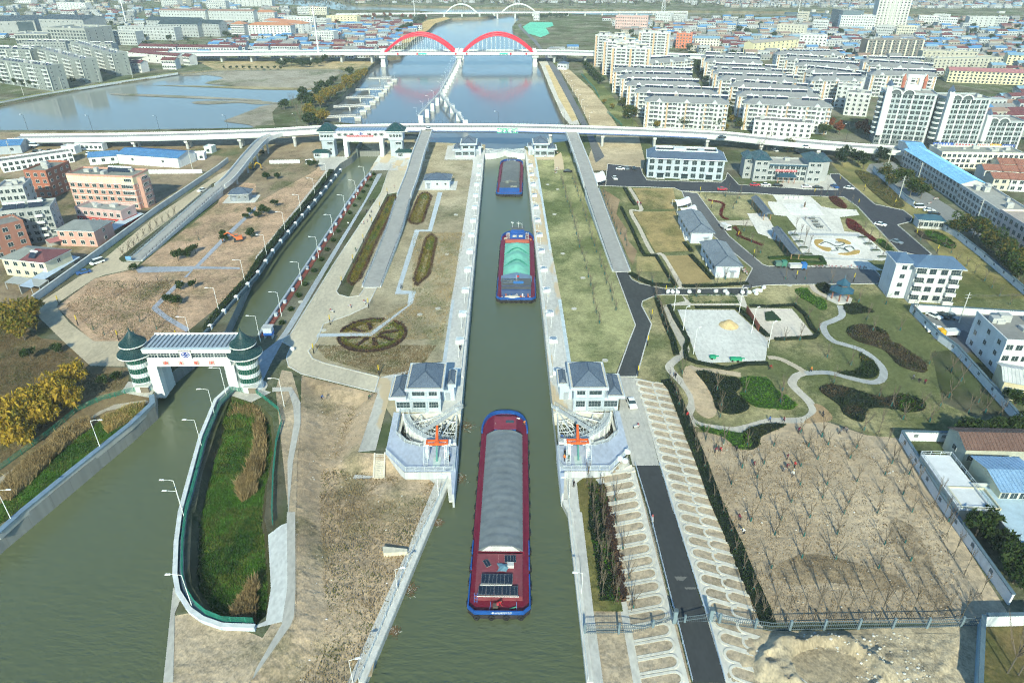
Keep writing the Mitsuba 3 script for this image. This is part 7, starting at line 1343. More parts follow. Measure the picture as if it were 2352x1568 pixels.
bed('bright green leaf bed inside the winding path, right half', smooth_pts([(59.9,146.3),(63.3,147.3),(67.2,146.2)] + [(67.7,141.2),(69.5,137.3),(70.1,134.6),(67.9,132.8),(64.4,133.3),(60,134.2),(57.7,138.9),(59.4,141.8)]), .5, BG)
bed('dark bed with a green end between the lower paths', smooth_pts([(78.3,141.1),(81.7,143.5),(85.2,142.4),(89.3,139.5),(92.7,137.5),(97.1,138.9),(100.4,137.4),(101.3,134.2),(99.1,132),(95.5,131.6),(92.8,132.9),(87.1,133),(83.6,128.2),(81.2,128.7),(80,131.3),(80.3,134.9)]), .4, DKB + BRN[:1])
bed('green leaf patch at the end of the dark lower bed', smooth_pts([(95.9,137.5),(98.5,138.9),(101.3,136.5),(101.1,133.7),(96.8,131.6),(94.2,132)]), .5, HG + BG[:1])
bed('brown bed in the upper right of the garden', smooth_pts([(98.3,171.1),(102.6,175),(107,174.3),(109.6,170.9),(108.4,165.4)] + [(109.6,163.5),(111.6,155.9),(111,151.5),(108.4,148.8),(104.1,152.6),(103.9,160.6),(98.9,165.5)]), .4, BRN + DKB[:1])
bed('green bed inside the loop of the grey path', smooth_pts([(86.3,149.1),(91.4,150.1),(94.5,153.3),(96.5,158.9),(98.2,154.9),(97.6,150),(94.2,146.4),(89.9,146.9)]), .45, HG + OLV[:1])
bed('bright green bed left of the pavilion', smooth_pts([(93.8,198.8),(97.7,199.6),(98.2,194.7),(100.1,190.8),(98.6,185.6),(96.3,184.9),(95.1,189.3),(93.4,194)]), .5, BG); bed('dark bed below the pavilion', smooth_pts([(104.6,187.7),(109,189.2),(111,186.2),(112.3,183.2),(108.6,182.6),(103.7,181.9)]), .4, DKB); bed('dark bed behind the pavilion', smooth_pts([(102.2,202.9),(106.1,203.7),(105.1,198.7),(102.3,196.3),(101.6,199.5)]), .4, DKB)
bed('green bed curling round the end of the path at the planting field', smooth_pts([(43.5,129.1),(44.6,126.6),(48.7,124.9),(52.4,124),(54.2,123.2),(54.8,120.4),(53.6,118.1),(50.8,118.6),(49,122.5),(45,124.9)]), .5, BG); bed('dark bed at the curl of the path by the planting field', smooth_pts([(54.3,124.4),(57.9,126.4),(60.8,127.2)] + [(64.7,126.8),(61.4,124.7),(57.7,122.4),(56.1,119.3),(53.3,117.8),(52.8,120.8)]), .5, DKB)
bed('red brown planting strip beside the plaza, right', smooth_pts([(139.7,265.5),(142.1,262.8),(140.8,250.5),(141.2,242.4),(139,241.3),(138.6,249.3),(136.2,255.4)]), .5, [C(.16, .03, .03), C(.12, .05, .03)]); bed('red brown planting beside the plaza, top', smooth_pts([(144.4,293.9),(148.3,293.8),(146.9,281.9),(144.8,279),(142.9,283.4)]), .5, [C(.14, .03, .03), C(.10, .05, .03)]); bed('red brown curling bed left of the plaza', strip(smooth_pts([(89.6,290.7),(95,286.1),(91.1,275.4),(89.7,268.7),(91.6,266)], False), 1.2), .4, [C(.16, .03, .03), C(.12, .05, .03)])
bed('red brown curling bed below the left plaza', strip(smooth_pts([(91.2,257.1),(91.5,251.1),(90.1,247.6),(93.3,241.8),(96,237.4)], False), 1.4), .4, [C(.16, .03, .03), C(.12, .05, .03)]); bed('green planting between the plaza and the asphalt road', smooth_pts([(140.3,241.3),(143.7,242.4),(142,231.5),(140.2,229.5),(139.7,235.8)]), .6, BG + HG)
bed('green shrubs on the slope above the street wall', smooth_pts([(175.5,337),(181,325.6),(174.5,288.9),(170.5,280.2),(166.1,281.6),(167.5,301.5),(171.1,320.2)]), .5, OLV + HG + OLV[:1], dens=6)
bed('green strip along the street wall below the guardhouse', smooth_pts([(163.3,250.2),(168.8,250.2),(168.4,237.6),(164.3,233.4),(161.3,241)]), .5, BG + HG)
bed('strip of dark green ground cover in the narrow quay bed', strip([(19.3,109.1)] + [(17.7,98.2),(18,86.8),(17.8,79.7)], 3.4), .5, HG + BG[:1], -1.9); bed('strip of brown purple ground cover in the narrow quay bed', strip([(20.1,108.8)] + [(20.1,98.2),(20.1,89.4),(19.8,79.4)], 2.4), .5, PURP, -1.9)
# flower beds left of the lock: an edge of dark shrubs round an olive band
def ringbed(label, pts, w1=.9, w2=1.1):
    P_ = Polygon(pts).buffer(0); bed(label + ', dark outer edging', P_.difference(P_.buffer(-w1)), .7, PURP); Q = P_.buffer(-w1); bed(label + ', olive inner band', Q.difference(Q.buffer(-w2)), .55, OLV); bed(label + ', grassy middle', Q.buffer(-w2), .2, OLV + BG[:1], dens=12, core=False)
ringbed('long flower bed beside the middle ramp', [(-49.4,299.2),(-47.8,297.6),(-46.5,288.5),(-47.7,244.6),(-47.9,208.9),(-49.9,202.5),(-52.4,207.2),(-52.7,211.6),(-52.5,253.9),(-51.9,296.1)]); ringbed('small rounded flower bed near the island shed', [(-37.6,302.3),(-35.2,303),(-32.2,297.4),(-32.3,288.3),(-32.7,263.6),(-35,260.4),(-38.2,262.4),(-39.4,266.2),(-38.5,297.5)]); ringbed('long pointed flower bed beside the zigzag stone path', [(-28.5,251.3),(-25.5,245.4),(-25.4,235.6),(-25.2,214.9),(-25.5,210.4),(-28.7,202.7),(-30.7,207.8),(-30.3,244.4)])
_c = np.array([(-48.6,167.2),(-27.2,171.2),(-40.8,182.1)] + [(-36.9,159.3)]); cx_, cy_ = (_c[0] + _c[1]) / 2; cy_ = (_c[2][1] + _c[3][1]) / 2; R_ = 9.9
_path = Polygon(strip([(-54,170.8),(-38.5,170.9),(-28.5,192.3)], 3.0)); _circ = Point(cx_, cy_).buffer(R_, 24)
bed('wheel shaped flower bed, dark outer ring', _circ.difference(Point(cx_, cy_).buffer(R_ - 1, 24)).difference(_path), .6, PURP); bed('wheel shaped flower bed, olive ring', Point(cx_, cy_).buffer(R_ - 1, 24).difference(Point(cx_, cy_).buffer(R_ - 2.5, 24)).difference(_path), .5, OLV)
bed('wheel shaped flower bed, dark spokes', unary_union([LineString([(cx_ + 2 * math.cos(a), cy_ + 2 * math.sin(a)), (cx_ + (R_ - 2.5) * math.cos(a), cy_ + (R_ - 2.5) * math.sin(a))]).buffer(.55, cap_style=2) for a in np.arange(8) * math.pi / 4 + .3]).difference(_path), .5, PURP); bed('wheel shaped flower bed, grass between the spokes', Point(cx_, cy_).buffer(R_ - 2.5, 24).difference(_path), .15, OLV + BG[:1], dens=10, core=False)
for i, (x, y) in enumerate([(-63.8,332.1),(-63.9,322.9),(-64,313),(-64.1,303.7),(-64.1,293.9),(-64.3,284.3),(-64.5,274.9),(-64.7,253.2),(-64.8,243.9),(-64.9,234.4),(-64.8,225.1),(-65.1,215.3),(-65.4,204.4),(-65.4,196.2),(-65.3,186.4),(-65.5,177.6),(-99.7,340.2),(-112.6,319.9)][:16]):
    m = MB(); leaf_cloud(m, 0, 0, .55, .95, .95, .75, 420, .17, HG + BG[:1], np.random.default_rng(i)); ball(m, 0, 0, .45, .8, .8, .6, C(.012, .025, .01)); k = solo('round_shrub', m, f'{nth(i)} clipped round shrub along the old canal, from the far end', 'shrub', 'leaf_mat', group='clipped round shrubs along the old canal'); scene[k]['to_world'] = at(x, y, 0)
hedge('row of rounded dark bushes along the left wall of the old canal', [(-85.7,338.1),(-85.7,306),(-85.7,278.9),(-86.6,254.3),(-86.5,225)] + [(-85.4,209.3),(-86.7,187.7),(-86.2,173.8)], 2.2, 1.5, HG, dens=24, lf=.22)
trees(EVER, [(-113.7,323.5),(-109,325.2),(-100.9,274.9),(-98.3,272.2),(-101.1,269.5),(-97.9,283.2)] + [(-106,274.9),(-105.2,268.3),(-96.8,247.4),(-107.6,247.5),(-105.2,243),(-114,231.4),(-112.1,232.4),(-115.5,225.4),(-113.2,227.3),(-127.3,217),(-104.8,201.1),(-100.9,201.9),(-104,191.6),(-101,190.1)] + [(-99.4,347.8),(-95.1,343.7),(-129.8,369.6)], 'small green bushy tree on the brown bank left of the old canal', 'green bushes on the left bank', .58)
# ---- reeds, water weed, tufts
def reeds(label, poly, n, h, cols, z=0, lean=.5, w=.09, name='reeds', seed=1):
    r = np.random.default_rng(seed); P_ = poly if not isinstance(poly, list) else Polygon(poly).buffer(0); x0, y0, x1, y1 = P_.bounds; from shapely import contains_xy
    p = np.c_[r.uniform(x0, x1, n * 3), r.uniform(y0, y1, n * 3)]; p = p[contains_xy(P_, p[:, 0], p[:, 1])][:n]; n = len(p); dn = meshkit.fbm(np.c_[p * .3, p[:, :1] * 0], 3); hh = h * (.4 + 1.0 * dn) * r.uniform(.6, 1.2, n)
    a = r.uniform(0, 6.3, n); t = np.c_[p + r.normal(size=(n, 2)) * lean * hh[:, None] * .5, z + hh]; d = np.c_[np.cos(a), np.sin(a), a * 0] * w * np.maximum(.6, hh)[:, None]; b = np.c_[p, np.full(n, z - .05)]
    ci = np.clip((meshkit.fbm(np.c_[p * .2, p[:, :1] * 0 + 5], 3) * 1.8 - .4) * len(cols) + r.normal(size=n) * .6, 0, len(cols) - 1).astype(int); m = MB()
    for i, c in enumerate(cols):
        o = ci == i
        if o.sum(): m.add(np.stack([b[o] - d[o], b[o] + d[o], t[o]], 1).reshape(-1, 3), np.arange(int(o.sum()) * 3).reshape(-1, 3), c)
    k = num(name); scene[k] = m.ply('leaf_mat'); labels[k] = {'kind': 'stuff', 'label': label, 'category': name.replace('_', ' ')}
STRAW = [C(.34, .25, .12), C(.42, .32, .17), C(.26, .19, .09)]; GRN = [C(.08, .19, .03), C(.10, .22, .04), C(.15, .19, .045), C(.06, .14, .03)]
reeds('green water plants filling the low walled basin', low_b.buffer(-.4), 70000, .7, GRN, -2.5, .9, .2, 'water_plants', 2)
reeds('dry reeds along the right side of the walled basin', [(-60.9,137),(-58.5,134.3),(-54.9,125.8),(-52,114.4),(-52.8,111),(-55.3,114.5),(-56.4,121.9)], 5000, 2.2, STRAW, -2.4, seed=3); reeds('dry reeds in the middle right of the walled basin', [(-56.2,121.9),(-55.5,114.5),(-56.1,109.3),(-53.6,105.1),(-51.7,107.6)], 4500, 2.4, STRAW, -2.4, seed=4); reeds('dry reeds at the near end of the walled basin', [(-44.6,84.8),(-45.9,80),(-46,76.7),(-41.9,76.2)], 3500, 2.2, STRAW, -2.4, seed=5)
reeds('tall green and dry weeds at the far end of the walled basin', [(-67.4,140.3),(-61.5,138.9),(-59,130.8),(-64.9,129.2),(-68.3,131.8)], 6000, 2.0, STRAW + GRN[:3], -2.4, seed=6)
reeds('golden reeds on the slope left of the old gate channel', [(-87,136.4),(-90.2,135.9),(-93.7,129.4),(-89.9,124.9),(-87.4,128.9),(-86.2,132.3)], 6000, 1.5, [C(.45, .33, .13), C(.5, .38, .17), C(.2, .22, .05)], seed=7)
reeds('band of green plants along the left channel wall', [(-85.5,135.9),(-87.6,127.7),(-94.2,100.4),(-97.6,96.6),(-100.3,100.7),(-98.1,113),(-94.5,129),(-89.5,133.3)], 30000, .7, GRN, .02, .9, .16, 'water_plants', 8)
reeds('dry tan reeds beside the bank path on the left', [(-96.7,129.9),(-99.1,128.2),(-101.1,118.8),(-103.2,113),(-102.2,105.7),(-98.4,103.1),(-97.3,112.3),(-96.8,121.4),(-94.9,127.4)], 12000, 1.9, STRAW, seed=9)
reeds('dry scrub on the brown bank left of the old gate', [(-150.3,181.4),(-122.8,164.4),(-106.7,150.8),(-98.6,150.7),(-95.6,144.5),(-104.3,137.9),(-107.5,114.1)], 16000, .45, [C(.15, .10, .05), C(.10, .08, .04), C(.07, .09, .03)], seed=10)
for i, (pl, n, hh, cc) in enumerate(((low_l, 26000, .3, [C(.30, .22, .12), C(.24, .18, .10), C(.36, .28, .16), C(.14, .14, .05)]), (Polygon([(-36.8,253.7),(-14.2,253.5),(-16.8,166.8),(-48.6,167.2),(-30.2,192.3)]).buffer(0), 14000, .28, STRAW + [C(.12, .14, .04)]), (Polygon([(-55,166),(-17.9,165.6),(-22.2,148.2),(-33.4,148.9),(-48.6,156.6)]).buffer(0), 9000, .3, [C(.24, .18, .10), C(.18, .14, .07), C(.12, .12, .05)]), (Polygon([(43.6,122.5),(59.1,122.3)] + [(81.4,122.5),(85.6,98.3)] + [(76.5,73.5),(41,74.1)]).buffer(0), 9000, .22, [C(.28, .20, .11), C(.22, .16, .09)]), (Polygon([(-114.4,167.9),(-136.9,189.8),(-135.9,209.9),(-106.8,209.6),(-91.8,167.7)]).buffer(0), 9000, .25, [C(.22, .14, .08), C(.16, .11, .06), C(.10, .12, .04)]))):
    reeds(f'dry winter grass tufts on the bare ground, {nth(i)} of five plots', pl.buffer(-1), n, hh, cc, -2.0 if i == 0 else .05, .9, .2, 'dry_grass', 20 + i)
r = np.random.default_rng(77)      # flecks of stone and litter on the bare ground
for nm, pg, zf2, n in (('left approach bank', low_l.buffer(-2), z_low_l, 1500), ('planting field', Polygon([(43.6,122.5),(59.1,122.3)] + [(81.4,122.5),(85.6,98.3)] + [(76.5,73.5),(41,74.1)]).buffer(0), lambda p: p[:, 0] * 0 + .1, 700), ('island beside the lock', Polygon([(-36.8,253.7),(-14.2,253.5),(-16.8,166.8),(-48.6,167.2),(-30.2,192.3)]).buffer(0), lambda p: p[:, 0] * 0 + .1, 500)):
    x0, y0, x1, y1 = pg.bounds; p = np.c_[r.uniform(x0, x1, n * 3), r.uniform(y0, y1, n * 3)]; from shapely import contains_xy
    p = p[contains_xy(pg, p[:, 0], p[:, 1])][:n]; Z = zf2(p); m = MB()
    for i, (a, b) in enumerate(p): s = .04 + .13 * r.random() ** 3; ball(m, a, b, Z[i], s * 1.3, s, s * .7, (C(.5, .48, .43), C(.38, .33, .26), C(.22, .17, .11), C(.66, .66, .64))[(0, 1, 1, 2, 2, 1, 0, 3)[i % 8]], 0)
    k = num('loose_stones'); scene[k] = m.ply('paint'); labels[k] = {'kind': 'stuff', 'label': f'loose stones and litter flecks on the {nm}', 'category': 'stones'}
# ================= slopes, walls, fences and small things =================
# scalloped slope paving: rounded concrete cells filled with soil
def cell(k, tip, ax, L, w, zf, soil):
    ux, uy = ax; vx, vy = -uy, ux
    def out(g): 
        r = w / 2 - g; o = [(r - r * math.cos(t) + g, r * math.sin(t)) for t in np.linspace(-math.pi / 2, math.pi / 2, 9)]
        return [(tip[0] + ux * a + vx * b, tip[1] + uy * a + vy * b) for a, b in o + [(L, r), (L, -r)]]
    O, I = out(.05), out(.47); n = len(O); c = pcol((.62, .60, .53)); m = MB(); J = I
    Z = lambda p, h: (p[0], p[1], zf(p) + h)
    for i in range(n):
        j = (i + 1) % n; m.quad(Z(O[i], .12), Z(O[j], .12), Z(I[j], .12), Z(I[i], .12), c); m.quad(Z(O[i], -.1), Z(O[j], -.1), Z(O[j], .12), Z(O[i], .12), c); m.quad(Z(I[i], .02), Z(I[j], .02), Z(I[j], .12), Z(I[i], .12), c)
    q = num(k + '__cell'); scene[q] = m.ply('pave_mat'); f = MB(); f.add([Z(p, .04) for p in I], earcut(I)[1], soil); q = num(k + '__soil'); scene[q] = f.ply('ground_mat')
def cells(label, t0, t1, n, ax, L, w, zf):
    k = thing('slope_paving', label, 'slope paving'); d = np.linalg.norm(ax); ax = (ax[0] / d, ax[1] / d)
    for i in range(n + 1): cell(k, (t0[0] + (t1[0] - t0[0]) * i / n, t0[1] + (t1[1] - t0[1]) * i / n), ax, L, w, zf, gcol((.42, .345, .25), 5))
t0, t1 = [(33.1,145.3)] + [], [(33.7,65.2)]; t0 = t0[0]; t1 = t1[0]; _pit = np.array(t1) - np.array(t0); _w = np.linalg.norm(_pit) / 27 * .95
_ax = [(33.4,127.5),(37,126)]; _ax = (_ax[1][0] - _ax[0][0], _ax[1][1] - _ax[0][1]); 
s0 = [(33,147.3),(33.4,144),(32.8,114),(32.6,99)] + [(32.8,99),(32.9,78.1),(32.7,63.1)] + [(42, 48)] + [(56, 50)] + [(40.7,67.9),(41.1,72.2)] + [(41.1,72.2),(40.7,89.3),(40.9,98.9)] + [(40.7,101.5),(41.4,130),(40.2,144)]; sheet('slope_concrete', s0, pcol((.60, .59, .54)), 'pave_mat'); fl = lambda p: _lvl[0]
cells('scalloped concrete slope right of the lower road, row beside the road', t0, t1, 27, _ax, 4.6, _w, fl); u0, u1 = [(36.9,144.2)][0], [(37.2,70.3)][0]; _n2 = round(np.linalg.norm(np.array(u1) - np.array(u0)) / np.linalg.norm(_pit) * 27); cells('scalloped concrete slope right of the lower road, row beside the hedge', u0, u1, _n2, _ax, 4.2, _w, fl)
relief('slope_concrete', LineString(list(_road_l.coords)).buffer(8.3).intersection(low_r).difference(Polygon(QR).buffer(0)), lambda p: z_low_r(p) + .07, .8, pcol((.60, .59, .54)), 'pave_mat', over=-.2)
zr = lambda p: float(-2.04 * min(1, _road_l.distance(Point(p)) / 8.3)) + .06
v0, v1 = [(26.8,110.3)][0], [(26.7,64.2)][0]; _n3 = round(np.linalg.norm(np.array(v1) - np.array(v0)) / (_w / .95)); cells('scalloped concrete slope left of the lower road', v0, v1, _n3, (-_ax[0], -_ax[1] * .2 - .35), 6.2, _w, zr)
# walls
def wall(label, pts, h=2.4, w=.35, c=C(.66, .70, .74), cap=C(.10, .16, .20), name='boundary_wall', z=0, win=0):
    k = thing(name, label, 'wall'); m, t = MB(), MB()
    for p, q in zip(pts[:-1], pts[1:]): m.bar((*p, z + h / 2 - .25), (*q, z + h / 2 - .25), w, h + .5, c); t.bar((*p, z + h + .08), (*q, z + h + .08), w + .3, .18, cap)
    part(k, 'body', m); part(k, 'coping', t)
    if win:
        for x, y, a in along(pts, win, 3): part(k, 'lattice_window', MB().box(x, y, z + 1.1, .9, w + .1, .8, C(.15, .18, .2), a))
wall('white wall with dark coping along the right hand street', [(184.2,336.9),(175.7,287.4),(175.5,281.5)], 2.2); wall('white wall with lattice windows below the guardhouse on the right', [(172.5,253.7),(172.9,245.4),(170.5,225.1),(166.9,202.1),(164.9,190.1)], 2.2, win=7)
wall('pale blue wall with lattice windows on the left of the parking yard', [(123.2,183.8),(121.8,165.7)] + [(122.6,158.6),(120.3,139.6),(118.2,124.1)], 2.4, win=7); wall('white wall with faded posters behind the parked cars at the right', [(123.2,183.8),(159.1,177.8)], 2.4); wall('pale wall with lattice windows round the lower right compound', [(100.4,120.3),(88.2,121),(85.6,100.7)] + [(85.4,96.9),(84.1,76.6)], 2.5, win=6)
wall('white wall at the right end of the dark front fence', [(77,72.6),(86.8,72.7)], 2.6); wall('tall dark blue wall running out of the bottom right corner', [(76.6,72.6),(68.6,60.4)], 2.6, c=C(.20, .33, .42)); wall('stained white wall along the far left earth road', [(-146.8,192.9),(-146.3,228.7),(-146.1,276.8),(-143.4,340.7)] + [(-143.5,356.6)], 2.2, c=C(.55, .58, .58), cap=C(.5, .52, .52)); wall('long white wall with a green foot behind the pink flats', [(-175.6,335.3),(-149.1,335.9)], 1.8, cap=WHITE); wall('low white wall on the left bank by the earth mound', [(-121.2,353.2),(-105.7,354)], 1.6, cap=WHITE)
wall('short white wall on the left bank by the upstream gate', [(-102.6,353),(-98.9,354)], 2, cap=WHITE); wall('pale parapet wall along the far edge of the pond', [(-365,514),(-357,539),(-349,557),(-326,599),(-292,654)], 1.3, c=C(.55, .58, .58), cap=C(.40, .40, .12))
# canal walls
wall('curving grey parapet wall between old canal and the walled basin', [(-68.7,143.2),(-70.2,137.5),(-68.3,123),(-64.6,105.9)] + [(-63.1,99.2),(-60.7,91.6),(-57.8,84),(-55.7,80.2),(-52.4,76.6),(-49.5,74.7),(-45.9,73.4),(-40.5,73.1)], .9, .5, C(.50, .56, .62), C(.62, .66, .68), 'canal_wall'); wall('dark inner wall on the basin side of the curving parapet', [(-67.4,141.8),(-68.7,135.7),(-67,122.2),(-63.4,105.9)] + [(-62.1,99.2),(-59.7,91.6),(-56.9,84.4),(-54.6,80.4),(-51.7,77.3),(-49.3,75.4),(-45.9,74.1),(-40.9,73.7)], .5, .4, C(.08, .11, .14), C(.10, .14, .18), 'canal_wall')
sheet('wall_walkway', [(-68.7,143.2),(-70.2,137.5),(-68.3,123),(-64.6,105.9)] + [(-63.1,99.2),(-60.7,91.6),(-57.8,84),(-55.7,80.2),(-52.4,76.6),(-49.5,74.7),(-45.9,73.4),(-40.5,73.1),(-40.9,73.7),(-45.9,74.1),(-49.3,75.4),(-51.7,77.3),(-54.6,80.4),(-56.9,84.4),(-59.7,91.6),(-62.1,99.2)] + [(-63.4,105.9),(-67,122.2),(-68.7,135.7),(-67.4,141.8)], pcol((.16, .19, .22)), 'pave_mat', z=.09)
wall('grey canal wall with dark blue top along the left side of the channel', [(-86.6,139.6),(-84.9,136.3),(-86.3,127.7),(-90.6,112.5),(-94,99.5),(-95,93.8)], .9, .9, C(.42, .43, .41), C(.16, .24, .33), 'canal_wall'); GF = C(.03, .22, .15, .4)
railing('mesh_fence', [(-67.2,141.3),(-68.3,135.2),(-66.8,121.8),(-63.2,105.6)] + [(-61.9,99.1),(-59.5,91.6),(-56.7,84.4),(-54.6,80.7),(-51.7,77.5),(-49.2,75.6),(-45.9,74.2),(-40.9,73.9)], .5, 'green wire fence along the walled basin', 'fence', 1.5, GF, 6, 2.5); railing('mesh_fence', [(-95.9,140.2),(-93.6,142.1),(-88,142.7)], 0, 'green wire fence below the left round tower', 'fence', 1.3, GF, 5, 2.2); railing('mesh_fence', [(-68.4,142.3),(-61.8,141.2)] + [(-59.6,139.3),(-54,133.7),(-51.8,128.5),(-51,121.3),(-48.4,110),(-45.7,100.1)] + [(-44.4,96.1)], 0, 'green wire fence curving past the right round tower', 'fence', 1.3, GF, 5, 2.2); railing('mesh_fence', [(-106.9,112.4),(-103.4,125),(-101.8,134.3),(-98.4,138.8),(-95.9,140.2)], 0, 'green wire fence along the brown bank at the left', 'fence', 1.3, GF, 5, 3)
railing('mesh_fence', [(69,644),(72,572),(71,530)], 0, 'dark green fence by the garden plots below the flats, upper', 'fence', 1.8, GF, 6, 3); railing('mesh_fence', [(70,478),(74,437)], 0, 'dark green fence by the garden plots below the flats, lower', 'fence', 1.8, GF, 6, 3)
oc = [(-81.4,340),(-82.3,298),(-83.4,264.1),(-84.2,234.1),(-83.4,210.2)] + [(-83.6,208.4),(-84.7,187.7),(-85.5,173.8),(-86.1,165.7)]; wall('dark wall with white pedestals along the left side of the old canal', oc, .8, .5, C(.10, .15, .18), C(.08, .12, .15), 'canal_wall')
for i, (x, y, a) in enumerate(along(oc, 9.6, 2)): solo('pedestal', MB().box(x, y, 0, 1.0, 1.0, 1.3, C(.70, .74, .77)).add([(x - .6, y - .6, 1.3), (x + .6, y - .6, 1.3), (x + .6, y + .6, 1.3), (x - .6, y + .6, 1.3), (x, y, 1.75)], [[0, 1, 4], [1, 2, 4], [2, 3, 4], [3, 0, 4]], C(.78, .8, .82)), f'{nth(i)} white pedestal on the left wall of the old canal, from the far end', 'pedestal', group='white pedestals on the old canal wall')
orr = [(-66,334),(-67.2,319.4),(-67.9,288.7),(-68,271.1),(-68.3,252.3),(-68.7,223.9),(-69.2,195.1),(-69.8,169.8)]; wall('grey blue parapet along the right side of the old canal', orr, .9, .4, C(.24, .29, .34), C(.30, .35, .40), 'canal_wall'); k = thing('boardwalk', 'red brown boardwalk along the right side of the old canal', 'boardwalk'); w_ = [(x + .9, y - .7) for x, y in orr]
for i, (x, y, a) in enumerate(along(w_, 1.2)): part(k, 'plank', MB().box(x, y, .1 + .01 * (i % 3), 1.1, 1.7, .12, C(.17 + .02 * (i % 4), .055, .04), a))
for i, (x, y, a) in enumerate(along(w_, 8.7, 3)): solo('pedestal', MB().box(x, y, 0, 1.0, .9, 1.25, C(.42, .48, .55), a), f'{nth(i)} grey blue block on the boardwalk of the old canal, from the far end', 'pedestal', group='grey blue blocks on the boardwalk')
# front fence with gate
ff = [(12.7,73.3),(15.9,73.3),(20.9,73.3),(22.5,73.3),(27.2,74.4)] + [(27.5,73.8),(32.9,73.9),(33.4,73.8),(38.4,72.7),(42.1,72.1)] + [(42.1,72),(48,72.1),(54.5,72.2),(63.4,72.3),(69.8,72.3),(76.4,72.6)]
k = thing('metal_fence', 'dark grey bar fence with square posts across the foreground', 'fence'); m = MB(); r_ = MB(); Lf = LineString(ff)
zf_ = lambda x: -1.9 if x < 22 else (-1.9 + (x - 22) * .17 if x < 33 else 0)
for x, y, a in along(ff, .32): z = zf_(x); m.box(x, y, z, .05, .05, 2.1, C(.12, .16, .19))
for (p, q) in zip(ff[:-1], ff[1:]):
    for h in (.25, 1.15, 1.95): r_.bar((*p, zf_(p[0]) + h), (*q, zf_(q[0]) + h), .07, .09, C(.12, .16, .19))
part(k, 'bar', m, kind='stuff'); part(k, 'rail', r_, kind='stuff')
for x, y, a in along(ff, 5.6): part(k, 'post', MB().box(x, y, zf_(x), .35, .35, 2.4, C(.16, .22, .26)))
for n_, p in (('left', (27.3,73.8)), ('right', (33.2,74))): solo('gate_post', MB().box(*p, 0, .6, .6, 2.9, C(.20, .27, .31)).box(*p, 2.9, .75, .75, .12, C(.1, .14, .16)), f'thick grey gate post on the {n_} side of the lower road', 'gate post')
for s_, pl in (('left', [(27.9,99),(27.7,77.7),(27.8,73.8),(27.7,63.2)]), ('right', [(32.7,99),(32.8,77.6),(33,73.8),(32.6,63.1)])): railing('road_barrier', [((27.5, 113) if s_ == 'left' else (32.7, 113))] + pl, .05, f'pale blue barrier along the {s_} edge of the lower road', 'barrier', .8, C(.50, .58, .66, .4), 2, 3.6)
# lock deck furniture
dl = [(-10.75, 150), (-10.75, 360)]; dr_ = [(11.5, 150), (11.5, 360)]
for s_, xx, sg in (('left', -11.0, -1), ('right', 11.75, 1)):
    k = thing('deck_parapet', f'pale concrete kerb along the {s_} edge of the lock chamber', 'kerb'); part(k, 'body', MB().box(xx + .1 * sg, 258, 0, .6, 220, .5, pcol((.62, .63, .61))), 'pave_mat')
    for i in range(13):
        y = 150 + i * 16.4; t = thing('mooring_block', f'{nth(i)} white mooring block with octagonal cover on the {s_} lock wall, from the near end', 'mooring block', f'mooring blocks on the {s_} lock wall')
        part(t, 'block', MB().box(xx + 1.7 * sg, y, 0, 2.3, 2.2, 1.1, C(.70, .73, .74))); part(t, 'cover', MB().lathe([(1.02, 1.1), (1.02, 1.18), (0, 1.19)], C(.22, .30, .40) if sg > 0 else C(.50, .60, .66), 8, xx + 1.7 * sg, y))
        if i < 12: railing('deck_railing', [(xx + .4 * sg, y + 2), (xx + .4 * sg, y + 15)], .1, f'{nth(i)} length of grey railing on the {s_} lock wall, from the near end', h=1.1, rails=3, step=1.6, group=f'railings on the {s_} lock wall')
    lamps(LAMP5, [(xx + 1.6 * sg, 158 + i * 16.4) for i in range(12)], f'on the {s_} wall of the lock chamber', math.pi if sg > 0 else 0)
solo('drain_channel', MB().prism([(16.1,362.5),(17,362.5),(17.2,234.1),(16.3,234.1)], .0, .22, C(.52, .60, .64)), 'pale ribbed drain channel along the outer edge of the right lock deck, upper length', 'drain'); solo('drain_channel', MB().prism([(16.7,192.7),(17.7,192.7),(17.5,155),(16.5,155.1)], .0, .22, C(.52, .60, .64)), 'pale ribbed drain channel along the outer edge of the right lock deck, lower length', 'drain'); solo('drain_channel', MB().prism([(-16.8,193.1),(-15.9,193),(-15.8,155.8),(-16.8,155.8)], .0, .12, C(.46, .52, .56)), 'grey drain strip along the outer edge of the left lock deck', 'drain')
